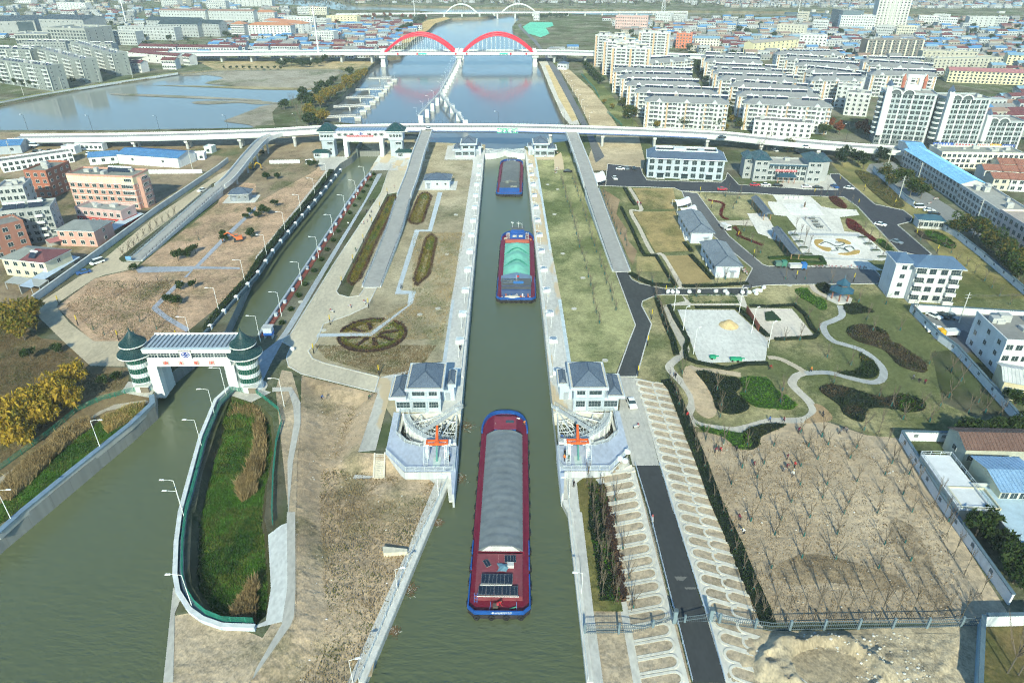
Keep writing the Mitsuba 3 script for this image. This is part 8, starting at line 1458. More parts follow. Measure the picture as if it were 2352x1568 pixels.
# street lamps
lamps(LAMP, [(-65.6,317.6),(-65.6,295.5),(-66.3,274.5),(-66.2,250.5),(-66.4,227.3),(-66.7,204.8),(-67,182.4),(-68.7,167.3)], 'on the boardwalk side of the old canal, from the far end', math.pi); lamps(LAMP, [(-84.8,323.2),(-84.8,298.8),(-85,275.4),(-85.6,253.7),(-85.5,229.5)] + [(-85.9,206.7),(-86.8,185.5),(-87.7,166.9)], 'along the left wall of the old canal, from the far end', math.pi); lamps(LAMP, [(-68.7,140.3),(-68.1,131.1),(-66.6,119.3),(-63.1,100.1)] + [(-61.3,97.1),(-52.3,77.4)], 'on the curving wall of the walled basin, from the far end', math.pi); lamps(LAMP, [(-88.8,119.4)] + [(-94.7,97.7)], 'on the left channel wall', 0)
lamps(LAMP5, [(-19.1,82.4),(-23.6,65.2)] + [(-13.9,106.3)], 'on the left approach quay', .2, -2); lamps(LAMP5, [(13,81.3)] + [(12.9,105.5)], 'on the right approach quay', math.pi, -2); lamps(lamp_prefab(8, .5, r=.1), [(51.1,183.6),(51.1,171.3),(70.9,183.3),(70.7,170.7)] + [(51.1,158.9)] + [(72.6,162.2)], 'around the pale courts of the garden', .4); lamps(LAMP5, rowpts([(44,768),(54,704),(53,614),(54,543),(54,479),(56,439)], 21, 0), 'along the riverside road on the right bank', 0); lamps(LAMP, [(-53.2,135.5)], 'standing on the bank right of the right round tower', math.pi)
YB = [('pole', MB().tube((0, 0, 0), (0, 0, 1.9), .14, .14, C(.03, .03, .03), 6).ply('paint')), ('head', MB().tube((0, 0, 1.9), (0, 0, 3.3), .14, .14, C(.62, .45, .03), 6).ply('paint'))]
for w_, pl in (('the site road left of the lock', [(-52.6,300),(-52.9,280.6),(-53,261.3),(-53.1,242.4),(-53.3,222.7),(-53.4,204.2),(-41.9,187.9),(-51.3,177.1)] + [(-52.1,160.4),(-32.6,149.1)]), ('the bend of the left road', [(-138.1,190.9),(-125.1,177.6),(-108.8,168.4),(-92.3,168.2)]), ('the garden roads', [(34.1,148.1),(39.5,163.7)] + [(43.6,179.4),(88.3,280.4),(88.8,244.1),(88.3,300),(88.9,226),(51.2,196.1)] + [(97.2,207.2),(115.3,204.8),(158.9,316.8),(164.3,303.2),(167.5,281.6),(151.8,281.8),(164.2,261.3),(157.4,245.1),(138.9,297),(156.8,229.3)])):
    for i, (x, y) in enumerate(pl): place(YB, 'light_post', f'{nth(i)} black and yellow light post along {w_}', 'light post', at(x, y, 0), f'black and yellow posts along {w_}')
# vehicles
def car_prefab(c, L=4.5, W=1.8, H=1.45, van=False):
    b, g = MB(), MB(); prof = [(-L/2, .35), (-L/2, .8), (-L*.3, .92), (L*.42, .92), (L/2, .7), (L/2, .35)] if not van else [(-L/2, .35), (-L/2, .95), (-L*.36, 1.05), (L*.48, 1.05), (L/2, .9), (L/2, .35)]
    n = len(prof)
    for s in (-1, 1): b.add([(s*W/2, y, z) for y, z in prof], [(0, i, i+1) for i in range(1, n-1)], c)
    for i in range(n): (y0, z0), (y1, z1) = prof[i], prof[(i+1) % n]; b.quad((-W/2, y0, z0), (W/2, y0, z0), (W/2, y1, z1), (-W/2, y1, z1), c)
    y = [-L*.2, -L*.08, L*.22, L*.38] if not van else [-L*.34, -L*.25, L*.44, L*.48]; z = prof[2][1]; w = W/2*.95; t = W/2*.78
    for s in (-1, 1): g.add([(s*w, y[0], z), (s*w, y[3], z), (s*t, y[2], H), (s*t, y[1], H)], [[0, 1, 2, 3]], GLASS)
    g.quad((-w, y[0], z), (w, y[0], z), (t, y[1], H), (-t, y[1], H), GLASS).quad((-w, y[3], z), (w, y[3], z), (t, y[2], H), (-t, y[2], H), GLASS)
    out = [('body', b.box(0, (y[1]+y[2])/2, H - .02, 2*t, y[2]-y[1], .05, c).ply('gloss')), ('window', g.ply('gloss'))]
    for i, (x_, y_) in enumerate(((-1, -1), (1, -1), (-1, 1), (1, 1))): out.append(('wheel' + (f'_{i:03d}' if i else ''), MB().tube((x_*W/2 - .1, y_*L*.31, .32), (x_*W/2 + .1, y_*L*.31, .32), .32, .32, RUBBER, 10).ply('paint')))
    return out
CC = {'white': C(.80, .81, .82, .2), 'black': C(.02, .022, .026, .15), 'red': C(.50, .02, .04, .2), 'grey': C(.20, .24, .28, .2), 'blue': C(.03, .10, .30, .2)}; CARP = {c: car_prefab(v) for c, v in CC.items()}; VANP = car_prefab(CC['white'], 4.6, 1.8, 1.95, True)
def car(c, p, a, where, z=0): place(VANP if c == 'van' else CARP[c], 'parked_car' if c != 'van' else 'parked_van', f'{"white van" if c == "van" else c + " car"} {where}', 'car' if c != 'van' else 'van', at(*p, z, a))
for c, p, a, w in (('white', (30.4,135.5), .08, 'on the concrete yard beside the right gatehouse'), ('white', (-138,306.6), -.45, 'on the far left earth road'), ('van', (-142.9,223.3), -.6, 'on the earth road near the bend'), ('blue', (-143.2,214.9), -.9, 'by the white wall near the road bend'), ('white', (53.1,323.7), .1, 'on the asphalt beside the white canopy'), ('white', (58.3,340), 1.5, 'parked left of the three storey office, first'), ('grey', (61.7,340.9), 0, 'parked left of the three storey office, second'), ('black', (65.1,339.9), 0, 'parked left of the three storey office, third'), ('red', (117.1,312.1), 1.5, 'in front of the grey office'), ('white', (122.2,312), 1.5, 'in front of the grey office, beside the red one'), ('red', (100,305.6), 1.5, 'on the asphalt road before the service buildings'), ('black', (127.4,311.1), 1.5, 'before the porch of the grey office'), ('white', (140.2,309.3), 1.5, 'before the east wing of the grey office'), ('black', (144.8,307.5), 1.5, 'beside the white one before the east wing'), ('blue', (153.3,309.1), .2, 'at the corner of the grey office'), ('white', (158.8,306.5), .9, 'leaving the grey office along the asphalt road'), ('white', (150.1,258.3), .9, 'on the dark asphalt near the guardhouse'), ('grey', (147.1,239.5), .6, 'on the dark asphalt near the white four storey flats'), ('white', (179,275.1), 1.3, 'by the guardhouse on the street, first'), ('black', (178.6,271), 1.3, 'by the guardhouse on the street'), ('van', (177.1,279.4), 1.5, 'behind the guardhouse'), ('white', (128.4,179.8), .5, 'in the walled parking yard, top row'), ('black', (131,179.8), .5, 'in the walled parking yard, top row'), ('grey', (133.4,179.4), .5, 'in the walled parking yard beside the black one'), ('grey', (143.3,177.9), .9, 'alone in the middle of the walled parking yard'), ('white', (124.1,172.7), 1.2, 'in the walled parking yard, left side'), ('white', (123.6,170.1), 1.2, 'in the walled parking yard beside the yellow truck'), ('black', (31.6,335.7), 1.5, 'in the bay at the top of the lawn'), ('white', (-252.7,377.9), 1.3, 'parked at the cabins by the pond, second'), ('black', (-255.3,377.9), 1.3, 'parked at the cabins by the pond, first'), ('black', (-248.3,379), 1.3, 'parked at the cabins by the pond, third'), ('white', (-244.9,376.6), 1.3, 'parked at the cabins by the pond, fourth'), ('white', (-241.8,375.9), 1.3, 'parked at the cabins by the pond, last'), ('white', (-224.7,372.9), .3, 'parked below the road bridge near the blue roof, first'), ('black', (-222.3,372.9), .3, 'parked below the road bridge near the blue roof'), ('white', (148.5,375.6), .3, 'parked under the road bridge on the right, first'), ('black', (159.1,372), .3, 'parked under the road bridge on the right'), ('grey', (149.9,387.7), .3, 'parked under the road bridge on the right, second'), ('black', (147.6,387.7), .3, 'parked under the road bridge behind the offices')): car(c, p, a, w)
for c, px, w in (('van', (-251, 371.5, 4.8), 'driving on the left end of the long road bridge'), ('white', (-42, 391, 8.7), 'driving on the road bridge behind the left ramp'), ('black', (118, 374.5, 7.4), 'driving on the road bridge above the offices'), ('white', (158, 358.5, 6.1), 'driving on the right part of the road bridge')): car(c, px[:2], 1.5, w, px[2])
def truck(label, p, a, cab, bed_, L=6):
    k = thing('truck', label, 'truck'); tw = at(*p, 0, a)
    for nm, m in (('cab', MB().box(0, -L/2 + .9, .5, 2.0, 1.8, 1.9, cab, tx=.9)), ('bed', MB().box(0, .9, .8, 2.1, L - 2, 1.3, bed_)), ('windscreen', MB().box(0, -L/2 + .02, 1.4, 1.7, .08, .7, GLASS)), ('chassis', MB().box(0, 0, .45, 1.4, L - .3, .3, C(.05, .05, .05)))): scene[part(k, nm, m)]['to_world'] = tw
    for x in (-1, 1):
        for y in (-L/2 + 1, L/2 - 1.2): q = num(k + '__wheel'); scene[q] = {**MB().tube((x*.85, y, .45), (x*1.05, y, .45), .45, .45, RUBBER, 10).ply('paint'), 'to_world': tw}
truck('small blue truck with pale load on the garden road', (100.7,215.7), 1.55, C(.03, .16, .45), C(.5, .52, .52)); truck('yellow truck beside white cars in the parking yard', (125.7,168.2), -1.5, C(.70, .38, .02), C(.62, .66, .66)); truck('white pickup truck on the garden road by the left plaza', (87,254.7), .3, WHITE, C(.6, .62, .62), 5); truck('green three wheeled cart on the garden road', (95.6,217.7), 1.5, C(.05, .2, .15), C(.1, .2, .16), 4)
SCOOT = [('body', MB().box(0, 0, .35, .35, 1.3, .35, C(.5, .5, .5)).box(0, -.5, .6, .3, .25, .5, C(.4, .1, .1)).ply('paint')), ('wheel', MB().tube((-.06, -.65, .25), (.06, -.65, .25), .25, .25, RUBBER, 8).ply('paint')), ('wheel_001', MB().tube((-.06, .6, .25), (.06, .6, .25), .25, .25, RUBBER, 8).ply('paint')), ('handlebar', MB().box(0, -.55, 1.0, .7, .06, .06, C(.05, .05, .05)).ply('paint'))]
for w_, pl in (('parked along the kerb below the plaza', [(x, y) for x, y, _ in along([(105.2,217.1),(124.8,215.9)], 1.6)]), ('beside the near service building', [(x, y) for x, y, _ in along([(81.7,217.4),(82,210.9)], 1.5)]), ('on the sandy yard of the site road', [(-43.6,190.9),(-47.8,188.4),(-57.1,262.6),(-55.7,265.1),(-52.5,185.1),(-51,310.6)]), ('by the bay at the top of the lawn', [(25.4,338.1),(25.6,333.6),(26.8,341.5),(22.1,364.3),(28.7,372.2)]), ('on the street by the blue roofed shops', [(184.1,284.4),(189.7,290.3),(180.3,260.5),(191.1,291)]), ('on the lower road and yard', [(28.1,96.7)] + [(30,126.3)])):
    for i, p in enumerate(pl): place(SCOOT, 'motor_scooter', f'{nth(i)} motor scooter {w_}', 'scooter', at(*p, 0, rnd.uniform(0, 6)), f'motor scooters {w_}')
# people
import manifold3d as m3
def bones(bl, n=8):
    o = m3.Manifold()
    for a, ra, b, rb in bl: o += m3.Manifold.batch_hull([m3.Manifold.sphere(ra, n).translate(a), m3.Manifold.sphere(rb, n).translate(b)])
    t = o.to_mesh(); return np.array(t.vert_properties[:, :3], float), np.array(t.tri_verts)
def person_parts(pose):
    lean, st, arm = {'stand': (0, .06, .12), 'walk': (.08, .32, .3), 'bend': (.55, .15, .55)}[pose]; hip = (0, 0, .92); ch = (0, -lean * .55, 1.38 - lean * .2); hd = (0, ch[1] - .03 - lean * .2, ch[2] + .26 - lean * .1)
    legs = []; arms = []; hands = []
    for s in (-1, 1):
        kn = (s * .1, -st * s * .5 - .04, .5); an = (s * .11, -st * s, .09); legs += [((s * .09, 0, .9), .1, kn, .07), (kn, .07, an, .05), (an, .05, (an[0], an[1] - .15, .04), .04)]
        sh = (s * .2, ch[1], ch[2]); el = (s * .27, ch[1] - .05 + arm * s * .3, ch[2] - .28); wr = (s * .25, el[1] - .1 - arm * .3, el[2] - .2); arms += [(sh, .065, el, .05), (el, .05, wr, .035)]
        hands += [(wr, .035, (wr[0], wr[1] - .02, wr[2] - .07), .035)] + [((wr[0] + f * .016, wr[1] - .02, wr[2] - .08), .009, (wr[0] + f * .02, wr[1] - .03, wr[2] - .15 + abs(f - .3) * .012), .008) for f in (-1.5, -.5, .5, 1.5)] + [((wr[0] - s * .03, wr[1] - .02, wr[2] - .05), .01, (wr[0] - s * .05, wr[1] - .05, wr[2] - .09), .009)]
    tor = [(hip, .135, ch, .15), (ch, .14, (.13, ch[1], ch[2]), .09), (ch, .14, (-.13, ch[1], ch[2]), .09)]; head = [(ch, .07, (hd[0], hd[1], hd[2] - .1), .055), (hd, .1, (hd[0], hd[1] - .02, hd[2] - .05), .085), ((0, hd[1] - .1, hd[2] - .01), .02, (0, hd[1] - .11, hd[2] - .03), .018), ((-.1, hd[1], hd[2]), .02, (.1, hd[1], hd[2]), .02)]
    big = lambda bl, g: [(a, ra + g, b, rb + g) for a, ra, b, rb in bl]
    return bones(tor + head + arms + legs + hands), bones(big(tor, .02) + big(arms, .018)), bones(big(legs, .015)), bones([((0, hd[1] + .02, hd[2] + .03), .105, (0, hd[1] + .04, hd[2] - .02), .1)])
POSE = {p: person_parts(p) for p in ('stand', 'walk', 'bend')}; JC = {'black': (.02, .02, .025), 'red': (.45, .02, .03), 'dark red': (.16, .02, .04), 'blue': (.04, .10, .3), 'orange': (.7, .2, .05), 'grey': (.2, .2, .22), 'white': (.7, .7, .7), 'green': (.05, .12, .07)}
_pp = {}
def person(pose, jc, p, a, label, z=0):
    if (pose, jc) not in _pp:
        b, j, t, h = POSE[pose]; mk = lambda q, c: MB().add(*q, C(*c)).ply('paint', True); _pp[pose, jc] = [('body', mk(b, (.45, .28, .2))), ('jacket', mk(j, JC[jc])), ('trousers', mk(t, (.03, .03, .04))), ('hair', mk(h, (.015, .012, .01) if jc not in ('orange', 'white') else (.6, .45, .02)))]
    place(_pp[pose, jc], 'person', label, 'person', at(*p, z, a))
for i, (po, jc, p, lb, z) in enumerate((('walk', 'black', (21.7,112.9), 'walking below the white front wall of the right gate platform', -2), ('stand', 'black', (14.1,108.7), 'standing beside the round lamp on the right quay', -2), ('stand', 'blue', (12.6,121.9), 'at the rail above the right gate pit', .06), ('stand', 'black', (12.8,116.4), 'on the right gate platform by the water', .06), ('stand', 'orange', (12.6,114.7), 'at the corner of the right gate platform', .06), ('stand', 'green', (13.5,114.5), 'at the rail left of the right stairs', .06), ('stand', 'black', (-12.1,114.8), 'at the corner of the left gate platform', .06), ('walk', 'black', (-12.4,161.9), 'on the left lock wall near the gatehouse', 0), ('walk', 'black', (-33.7,201.5), 'on the zigzag stone path', 0), ('bend', 'blue', (-44.9,138.4), 'stooping on the earth bank right of the old gate', 0), ('bend', 'green', (-33.4,138.5), 'bending beside the sandy yard', 0), ('walk', 'red', (57.5,285.1), 'on the garden path, left of a pair', 0), ('walk', 'dark red', (58.8,284.6), 'on the garden path, right of a pair', 0), ('walk', 'red', (42.7,130.2), 'on the winding path beside the hedge', 0), ('walk', 'black', (43.6,147.2), 'at the top of the winding path', 0), ('bend', 'red', (46.8,117.5), 'in the planting field corner, right of a pair', 0), ('bend', 'dark red', (45.7,117.1), 'in the planting field corner, left of a pair', 0), ('bend', 'black', (50.6,117.8), 'beside the green curl of the bed', 0), ('bend', 'dark red', (52.7,112.7), 'alone among the staked trees', 0), ('stand', 'dark red', (60.6,114.5), 'in the planting field, farthest of a group of five', 0), ('stand', 'red', (61.2,112), 'in bright red in the group in the planting field', 0), ('bend', 'dark red', (59.6,111.9), 'stooping in the group in the planting field', 0), ('bend', 'grey', (58.4,110.7), 'at the left of the group in the planting field', 0), ('walk', 'white', (59.8,109.1), 'nearest in the group in the planting field', 0), ('bend', 'dark red', (66.5,123.9), 'crouching at the top edge of the planting field', 0), ('bend', 'grey', (75.7,123.4), 'in the cluster where lawn meets field, left', 0), ('bend', 'black', (77.1,124.6), 'in the cluster where lawn meets field, middle', 0), ('bend', 'grey', (77.7,124.1), 'in the cluster where lawn meets field, right', 0), ('bend', 'black', (74.6,129.8), 'working on the bare patch beside the path', 0), ('walk', 'orange', (79.5,149.7), 'at the fork of the winding paths', 0), ('stand', 'dark red', (106,143.5), 'on the lawn, right of three', 0), ('bend', 'black', (105.1,144.5), 'on the lawn, middle of three', 0), ('walk', 'grey', (104.2,145.8), 'on the lawn, left of three', 0), ('walk', 'blue', (61.4,128.1), 'on the lower path, left of a pair', 0), ('walk', 'dark red', (64.6,128), 'on the lower path, right of a pair', 0), ('bend', 'red', (69.2,151.1), 'in red by the smaller court', 0), ('walk', 'black', (-58.4,288.6), 'working on the site road, farthest left', 0), ('bend', 'black', (-57,290.1), 'working on the site road, farthest right', 0), ('bend', 'black', (-57.9,276.5), 'working on the site road, in the middle group left', 0), ('bend', 'grey', (-55.8,275.7), 'working on the site road, in the middle group right', 0), ('walk', 'black', (-55.3,269.7), 'working on the site road, nearest', 0), ('bend', 'green', (-54.2,233.3), 'bending on the site road by the flower bed', 0), ('walk', 'white', (-62.4,260.7), 'on the canal walk', 0), ('walk', 'black', (-46.7,281.9), 'leaning at the fence of the middle ramp', 1.9), ('bend', 'orange', (12.4,250.8), 'crouching on the right lock deck', 0), ('bend', 'dark red', (45,96.6), 'by the hedge at the edge of the planting field, upper', 0), ('bend', 'white', (44.7,93.1), 'by the hedge at the edge of the planting field, lower', 0), ('walk', 'black', (122.7,265), 'on the plaza beside the square border', 0), ('walk', 'black', (79.6,199.4), 'on the road by the white bags', 0))): person(po, jc, p, rnd.uniform(0, 6.3), f'person in {jc} jacket {lb}', z)
for po, jc, p, lb in (('bend', 'red', (-1.3, 79.3), 'on the stern of the long near barge'), ('bend', 'orange', (4.2, 130.6), 'on the bow deck of the long near barge')): person(po, jc, p, 1., f'person in {jc} jacket {lb}', -2.35)
# garden buildings
k = thing('pavilion', 'hexagonal pavilion with two tier dark blue roof and brown pillars', 'pavilion'); px, py = (105.2,191.9)
part(k, 'platform', MB().lathe([(4.0, 0), (4.0, .5), (0, .51)], pcol(CONC), 6, px, py), 'pave_mat')
for i in range(6): a = i * math.pi / 3; part(k, 'pillar', MB().box(px + 2.6 * math.cos(a), py + 2.6 * math.sin(a), .5, .35, .35, 3.0, C(.28, .12, .09)))
for r0, r1, z0, z1 in ((3.9, 1.5, 3.5, 5.0), (2.3, .1, 5.6, 7.4)): part(k, 'roof', MB().lathe([(r0, z0), (r0 * .6 + r1 * .4, z0 + (z1 - z0) * .35), (r1, z1)], C(.03, .10, .16, .45), 6, px, py), 'tile_mat')
part(k, 'drum', MB().lathe([(1.5, 4.9), (1.5, 5.8)], C(.25, .12, .09), 6, px, py)); part(k, 'finial', MB().lathe([(.1, 7.3), (.25, 7.8), (.05, 8.6)], C(.1, .15, .2), 8, px, py))
for i, (p, q, lb) in enumerate((*[((108.1,284.2), (106.9,265.2), 'covered corridor with dark grey tile roof at the far left of the plaza')], ((104.1,246.4), (102.5,223.1), 'covered corridor with dark grey tile roof at the near left of the plaza'))):
    k = thing('corridor', lb, 'corridor'); L = math.dist(p, q); a = math.atan2(q[1] - p[1], q[0] - p[0]); tw = at((p[0] + q[0]) / 2, (p[1] + q[1]) / 2, 0, a)
    r_ = num(k + '__roof'); scene[r_] = {**hip_tiles(L + 2, 3.8, 1.1, L + 1.6, C(.10, .13, .17, .5)).ply('tile_mat'), 'to_world': tw @ at(0, 0, 3)}
    for j in range(6):
        for s in (-1.3, 1.3): q_ = num(k + '__pillar'); scene[q_] = {**MB().box(L * (j / 5 - .5), s, 0, .28, .28, 3.0, C(.40, .22, .12)).ply('paint'), 'to_world': tw}
solo('screen_wall', MB().bar((*(73.2,183.7), 1.1), (*(73,171.7), 1.1), .25, 2.0, C(.20, .06, .035)), 'rust brown screen wall between the two pale courts', 'screen')
m = MB().box(0, 0, 0, 2.2, 2.2, .5, C(.6, .6, .58)).lathe([(.35, .5), (.3, 1.5), (.4, 2.1), (.12, 2.4), (.18, 2.6), (.02, 2.8)], C(.12, .08, .05), 8); solo('statue', m, 'dark standing statue on the stepped white square of the plaza', 'statue'); scene['statue']['to_world'] = at(*(127.9,279.9), .1)
for i, (x, y) in enumerate([(124.6,292.9),(126.8,292.8),(128.8,292.5),(131,292.5)]): solo('stone_block', MB().box(x, y, .05, 1.7, .9, 1.1, C(.74, .74, .70), .1, .8), f'{nth(i)} of four pale stone blocks at the far edge of the plaza', 'stone', group='four pale stone blocks')
for i, (x, y) in enumerate([(125.1,265.9),(126.4,265.9),(124.9,262.4),(126.2,262.4),(124,258.6),(125.3,258.6),(124.1,256.1),(125.6,256.1)]): solo('stone_table', MB().box(x, y, .05, .9, .9, .8, C(.12, .13, .13)).box(x, y, .85, 1.2, 1.2, .1, C(.25, .27, .27)), f'dark stone table inside the bordered square of the plaza, {nth(i)} of eight', 'table', group='dark stone tables on the plaza')
solo('tree_planter', MB().prism([(78.6,182.9)] + [(81.2,183.6),(81.8,177.9),(77.2,177.7)], 0, .5, C(.02, .045, .015)), 'dark green square planter in the middle of the smaller court', 'planter')
mt = thing('landscape_relief', 'raised landscape motif of ochre islands and grey winding water on the plaza', 'relief'); OC = C(.45, .30, .09)
for nm, pg, z, c in (('base', smooth_pts([(116.2,242.7),(120.2,244.9),(123.8,244.3),(128.5,243.7),(130.7,240.3),(130.6,232.7),(127.9,228.6),(122.3,227.6),(117.5,229.2),(115,231.8),(114.3,236.1)]), .12, C(.74, .73, .70)), ('island', smooth_pts([(117.7,242.7),(120.4,243.2),(120.5,241.5),(117.1,238.2),(117.9,236.1),(120.4,234.4),(118.3,231.3),(116.4,233.4),(115.9,238.2)]), .22, OC), ('island', smooth_pts([(125.9,243.5),(128.8,243.4),(130.1,239.7),(128.5,238.1),(126.2,240.3)]), .22, OC), ('island', smooth_pts([(120.6,229.2),(125,230.2),(127.9,232.2),(129.9,232.2),(128.1,229.1),(123.1,227.6)]), .22, OC)): part(mt, nm, MB().prism(pg, .04, z, c))
for pl in ([(118,238.2),(120.5,240.4),(121.7,239.3),(122.4,237.1),(123.5,236),(126.9,238.1),(126.8,239.8),(124.3,239.8)], [(119.3,231.8),(122,232.3),(122.1,234.4),(124.2,233.8),(125.3,230.7),(125.3,234.4),(128.4,235.9),(128.2,232.7)]): part(mt, 'stream', MB().join((lambda m_: m_.path([(*p, .25) for p in smooth_pts(pl, False)], .22, C(.10, .13, .13), 5))(MB())))
k = solo('sand_heap', MB().lathe([(3.0, .03), (2.0, .7), (.8, 1.7), (0, 2.0)], gcol((.55, .42, .22), 4), 14, *(65.4,175.1)), 'heap of pale sand on the pale court', 'sand heap', 'ground_mat')
for i, (x, y) in enumerate([(55.7,156.5),(62.3,155.3),(60.9,155.4)]): solo('site_barrow', MB().box(x, y, .3, 1.5, 1.0, .8, C(.02, .30, .16)).box(x + .9, y, .8, 1.4, .3, .2, C(.03, .35, .2)).tube((x - .3, y - .6, .3), (x - .3, y + .6, .3), .3, .3, RUBBER, 8), f'green site machine at the near edge of the pale court, {nth(i)} from the left', 'machine', group='green site machines on the court')
BAG = ball(ball(MB(), 0, 0, .5, .75, .75, .65, C(.72, .74, .74)), .3, .2, 1.0, .35, .35, .25, C(.66, .68, .68)).ply('paint', True)
for i, p in enumerate([(52.2,197.3),(53.7,197.2),(55.3,197),(59.1,197.2),(62.2,197.5),(67.7,197.6),(70.6,197.4),(70.9,195.8),(76,196.6),(78.2,196.6),(80.1,197.3),(81.2,198.1),(82.1,197.7),(84,200.1),(80.1,195.7)] + [(26.5,117),(24.5,114.8),(25.5,114)] + [(-58.4,162.2)]): k = solo('sand_bag', BAG, f'bulging white bulk bag beside a road, {nth(i)} along the garden road from its left end' if i < 15 else f'bulging white bulk bag at the edge of a gate yard, {nth(i - 15)} of four', 'bag', group='white bulk bags'); scene[k] = {**BAG, 'to_world': at(*p, 0, i)}
# machines and masts
def excavator(label, p, a, c):
    k = thing('excavator', label, 'excavator'); tw = at(*p, 0, a, .85)
    for nm, m in (('track', MB().box(-1.1, 0, 0, .6, 3.6, .9, C(.04, .04, .04))), ('track', MB().box(1.1, 0, 0, .6, 3.6, .9, C(.04, .04, .04))), ('body', MB().box(0, .5, .95, 2.6, 2.8, 1.2, c)), ('cab', MB().box(-.7, -.6, .95, 1.0, 1.5, 1.9, C(.08, .1, .1)).box(-.7, -.6, 2.85, 1.1, 1.6, .1, c)), ('boom', MB().bar((.3, -.8, 1.8), (.3, -3.6, 4.6), .4, .5, c).bar((.3, -3.6, 4.6), (.3, -6.2, 3.6), .35, .4, c)), ('stick', MB().bar((.3, -6.2, 3.6), (.3, -6.4, 1.2), .3, .35, c)), ('bucket', MB().box(.3, -6.3, .4, .9, .8, .9, C(.06, .06, .06)))): scene[part(k, nm, m)]['to_world'] = tw
excavator('yellow excavator beside the left ramp', (-126.4,342.1), 1.2, C(.62, .38, .02)); excavator('orange excavator on the left bank plot', (-100.8,244.6), -1.2, C(.66, .16, .05))
for lb, p, h, r0 in (('tall white telecom pole left of the red bridge', (-183,730), 50, .9), ('tall white telecom pole by the far left village', (-572,1145), 52, 1.0), ('thin white pole near the distant white bridge', (-147,1253), 45, .7), ('thin mast at the far right beside the very tall tower', (501,1278), 40, .6)):
    k = thing('telecom_pole', lb, 'pole'); part(k, 'pole', MB().tube((*p, 0), (*p, h), r0, r0 * .45, WHITE, 8)); part(k, 'antenna', MB().box(*p, h * .86, 1.6, 1.6, 2.4, C(.7, .72, .72)).box(*p, h * .95, 1.3, 1.3, 1.6, C(.7, .72, .72)))
k = thing('lattice_mast', 'white lattice mast rising beside a white block in the far town', 'mast'); px, py = (247,1167); m = MB()
for z in range(0, 52, 4):
    s = 3.2 * (1 - z / 60); t = 3.2 * (1 - (z + 4) / 60); cr = [(-1, -1), (1, -1), (1, 1), (-1, 1)]
    for i in range(4): (a, b), (c, d) = cr[i], cr[(i + 1) % 4]; m.bar((px + a * s, py + b * s, z), (px + a * t, py + b * t, z + 4), .3, .3, WHITE).bar((px + a * s, py + b * s, z), (px + c * t, py + d * t, z + 4), .2, .2, WHITE)
part(k, 'lattice', m, kind='stuff')
for i, p in enumerate([(175.6,293.5),(194.6,314.6),(190.3,261),(133.7,176)] + [(196.6,346.4)] + [(-156.5,342.4),(-226.2,357.5),(-258.3,362.2),(-318,624),(-338,608),(-349,572),(-365,548)]):
    k = thing('utility_pole', f'grey concrete utility pole with crossarms, {nth(i)} of twelve counted from the right hand street', 'utility pole'); part(k, 'pole', MB().tube((*p, 0), (*p, 10), .2, .12, C(.55, .55, .5), 6)); part(k, 'crossarm', MB().box(*p, 9.2, 1.8, .12, .12, C(.4, .4, .4)).box(*p, 8.2, 1.8, .12, .12, C(.4, .4, .4)))
a_, b_ = (133.7,176), (175, 183)
for i in range(3): solo('power_line', MB().path([(a_[0] + (b_[0] - a_[0]) * t, a_[1] + (b_[1] - a_[1]) * t + i * .5, 9.2 - i * .5 - 1.2 * math.sin(math.pi * t)) for t in np.linspace(0, 1, 9)], .03, C(.1, .1, .1), 4), f'power line from the leaning pole to the right edge, {nth(i)} of three', 'cable', group='power lines at the right edge')
for i, (x, y) in enumerate([(20.3,315),(24.6,307.5),(20.8,273.2),(-20.2,272.9),(24.6,307.5)] + [(21.1,230.5),(26.2,209.3),(21.2,186.5)] + [(26.7,156)] + [(-20.3,273.3),(-20.9,230.3),(-20.6,187.1),(-25.7,183.2),(-52.5,173.6),(-63.9,192.3)] + [(93.3,202.5)]): solo('manhole_cover', MB().lathe([(.85, 0), (.85, .16), (0, .17)], C(.5, .49, .43), 12, x, y), f'pale round cover set in the grass, {nth(i)} of sixteen', 'manhole cover', group='pale round covers in the grass')
for i, (p, z, w) in enumerate((((-467,1780), 0, 34), ((-436,1780), 0, 30), ((-304,1699), 0, 26), ((545,1380), 0, 60), ((567,1354), 0, 40), ((852,1339), 0, 95), ((-29,1302), 0, 34))):
    k = thing('cargo_boat', f'dark low boat on the wide river, {nth(i)} of seven', 'boat'); part(k, 'hull', MB().box(*p, -3.6, w, 8, 2.6, C(.06, .10, .13), .08, .94)); part(k, 'cabin', MB().box(p[0] + w * .38, p[1], -1, w * .12, 6, 4, C(.5, .5, .48), .08))
# floating litter and the collapsed pit
for i, (p, r_) in enumerate((((-9.6,131.9), 2.6), ((-10.2,113.1), 2.0), ((-13.5,100.1), 1.2), ((-17.3,83.8), 1.4), ((-18.9,75.2), 1.0))):
    r = np.random.default_rng(i); m = MB()
    for j in range(150): q = r.normal(size=2) * r_ * .45; a = r.uniform(0, 3); L = r.uniform(.15, .7); m.bar((p[0] + q[0], p[1] + q[1], -3.47), (p[0] + q[0] + L * math.cos(a), p[1] + q[1] + L * math.sin(a), -3.45), .06, .04, C(.14, .09, .045) if j % 9 else C(.6, .6, .58))
    k = num('floating_litter'); scene[k] = m.ply('paint'); labels[k] = {'kind': 'stuff', 'label': f'raft of twigs and litter floating by the left lock wall, {nth(i)} from the far end', 'category': 'litter'}
rb = Polygon([(40,72),(42,71.6),(55.9,71.4),(74,71.6),(67.7,62.1),(34.3,60.8),(32.5,64.3)]).buffer(0); pc = [(48.6,65.6)][0]
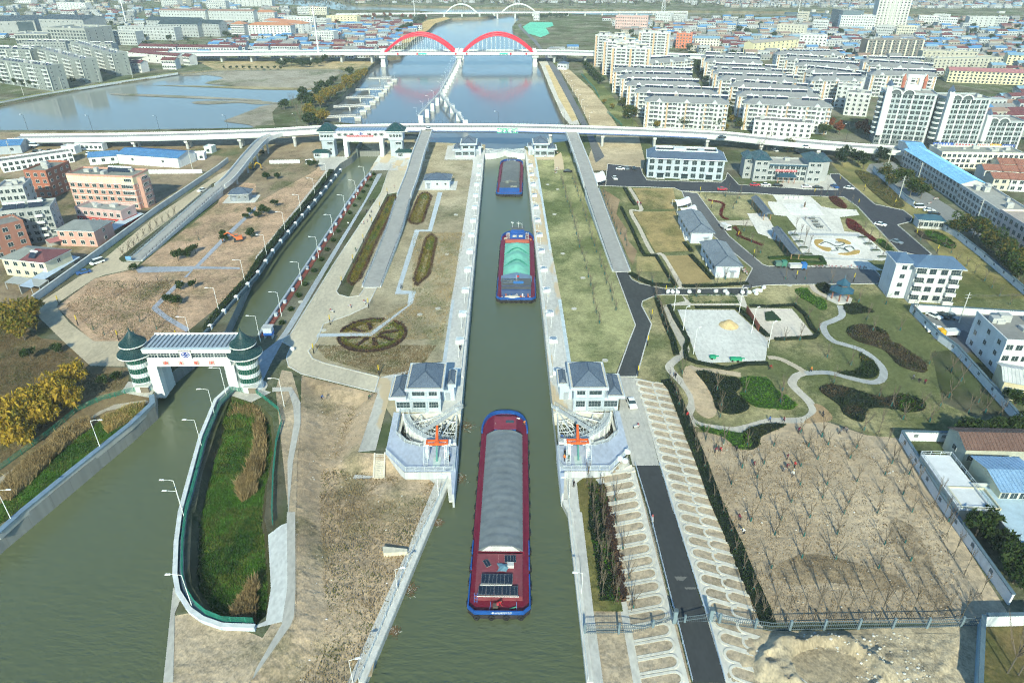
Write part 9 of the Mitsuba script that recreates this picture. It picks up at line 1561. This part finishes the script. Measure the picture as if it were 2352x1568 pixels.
def z_rub(p):
    d = np.hypot((p[:, 0] - pc[0]) / 8, (p[:, 1] - pc[1]) / 4.6); e = np.clip(_sdist(rb.exterior, _spts(p)) / 1.5, 0, 1); w = (meshkit.fbm(np.c_[p * .3, p[:, :1] * 0], 4) - .5)
    return .06 + e * (np.clip(1.1 - abs(d - 1 + w * .9) * 3.2, 0, 1) * 1.5 + 1.0 * np.maximum(0, w + .12) + .5 * (meshkit.fbm(np.c_[p * 1.3, p[:, :1] * 0 + 4], 3) - .45) - .9 * np.clip(1.0 - d + w, 0, .5))
relief('rubble_mound', rb, z_rub, .45, gcol((.47, .40, .28), 6, 0, 1), over=-.2); r = np.random.default_rng(4); m = MB()
for x, y in zip(r.uniform(46, 64, 420), r.uniform(60, 77, 420)):
    if rb.contains(Point(x, y)): s = r.uniform(.06, .3); ball(m, x, y, float(z_rub(np.array([[x, y]]))[0]), s, s * .8, s * .6, C(*[(.5, .48, .42), (.38, .34, .28), (.6, .6, .56)][int(s * 100) % 3]), 0)
scene['rubble'] = m.ply('paint'); labels['rubble'] = {'kind': 'stuff', 'label': 'loose broken stones scattered on the rubble ground', 'category': 'rubble'}
solo('outfall', MB().prism([(-23.1,92),(-18.4,91.3),(-18.3,90.6),(-22.7,90.3)], -2.2, -1.2, pcol((.66, .62, .50))), 'pale concrete outfall block on the earth beside the left quay', 'outfall', 'pave_mat')
railing('quay_railing', [(-22.6,65.2),(-18.1,88.3)] + [(-14.4,102.4),(-11.8,113.3)], -1.93, 'grey rail along the left approach quay', h=1.0, rails=3); railing('quay_railing', [(12.4,65),(12.7,101.3)] + [(12.8,114.1)], -1.93, 'grey rail along the right approach quay', h=1.0, rails=3)
k = thing('notice_board', 'blue notice board at the foot of the far left ramp', 'sign'); p = (-132.4,224.6); part(k, 'board', MB().box(*p, .9, 2.0, .1, 1.3, C(.15, .35, .62))); part(k, 'post', MB().box(p[0] - .8, p[1], 0, .1, .1, .9, STEEL)); part(k, 'post', MB().box(p[0] + .8, p[1], 0, .1, .1, .9, STEEL))
k = thing('guard_booth', 'small blue and white booth on stilts at the old canal boardwalk', 'booth'); p = (-66.9,169.8); part(k, 'wall', MB().box(*p, 1.0, 2.4, 2.0, 2.4, C(.55, .62, .68)).box(*p, 1.0, 2.45, 2.05, .9, C(.03, .14, .5))); part(k, 'roof', MB().box(*p, 3.4, 2.9, 2.5, .15, C(.45, .47, .48))); part(k, 'leg', MB().box(p[0] - 1, p[1], 0, .2, 1.8, 1, STEEL)); part(k, 'leg', MB().box(p[0] + 1, p[1], 0, .2, 1.8, 1, STEEL))
if HAZE:
    scene['haze'] = {'type': 'cube', 'bsdf': {'type': 'null'}, 'to_world': T().translate([0, 1500, 50]).scale([3200, 4000, 62]), 'interior': {'type': 'ref', 'id': 'air'}}
    labels['haze'] = {'kind': 'stuff', 'label': 'thin blue winter haze over the town', 'category': 'haze'}
else:
    scene['camera'].pop('medium'); scene.pop('air')
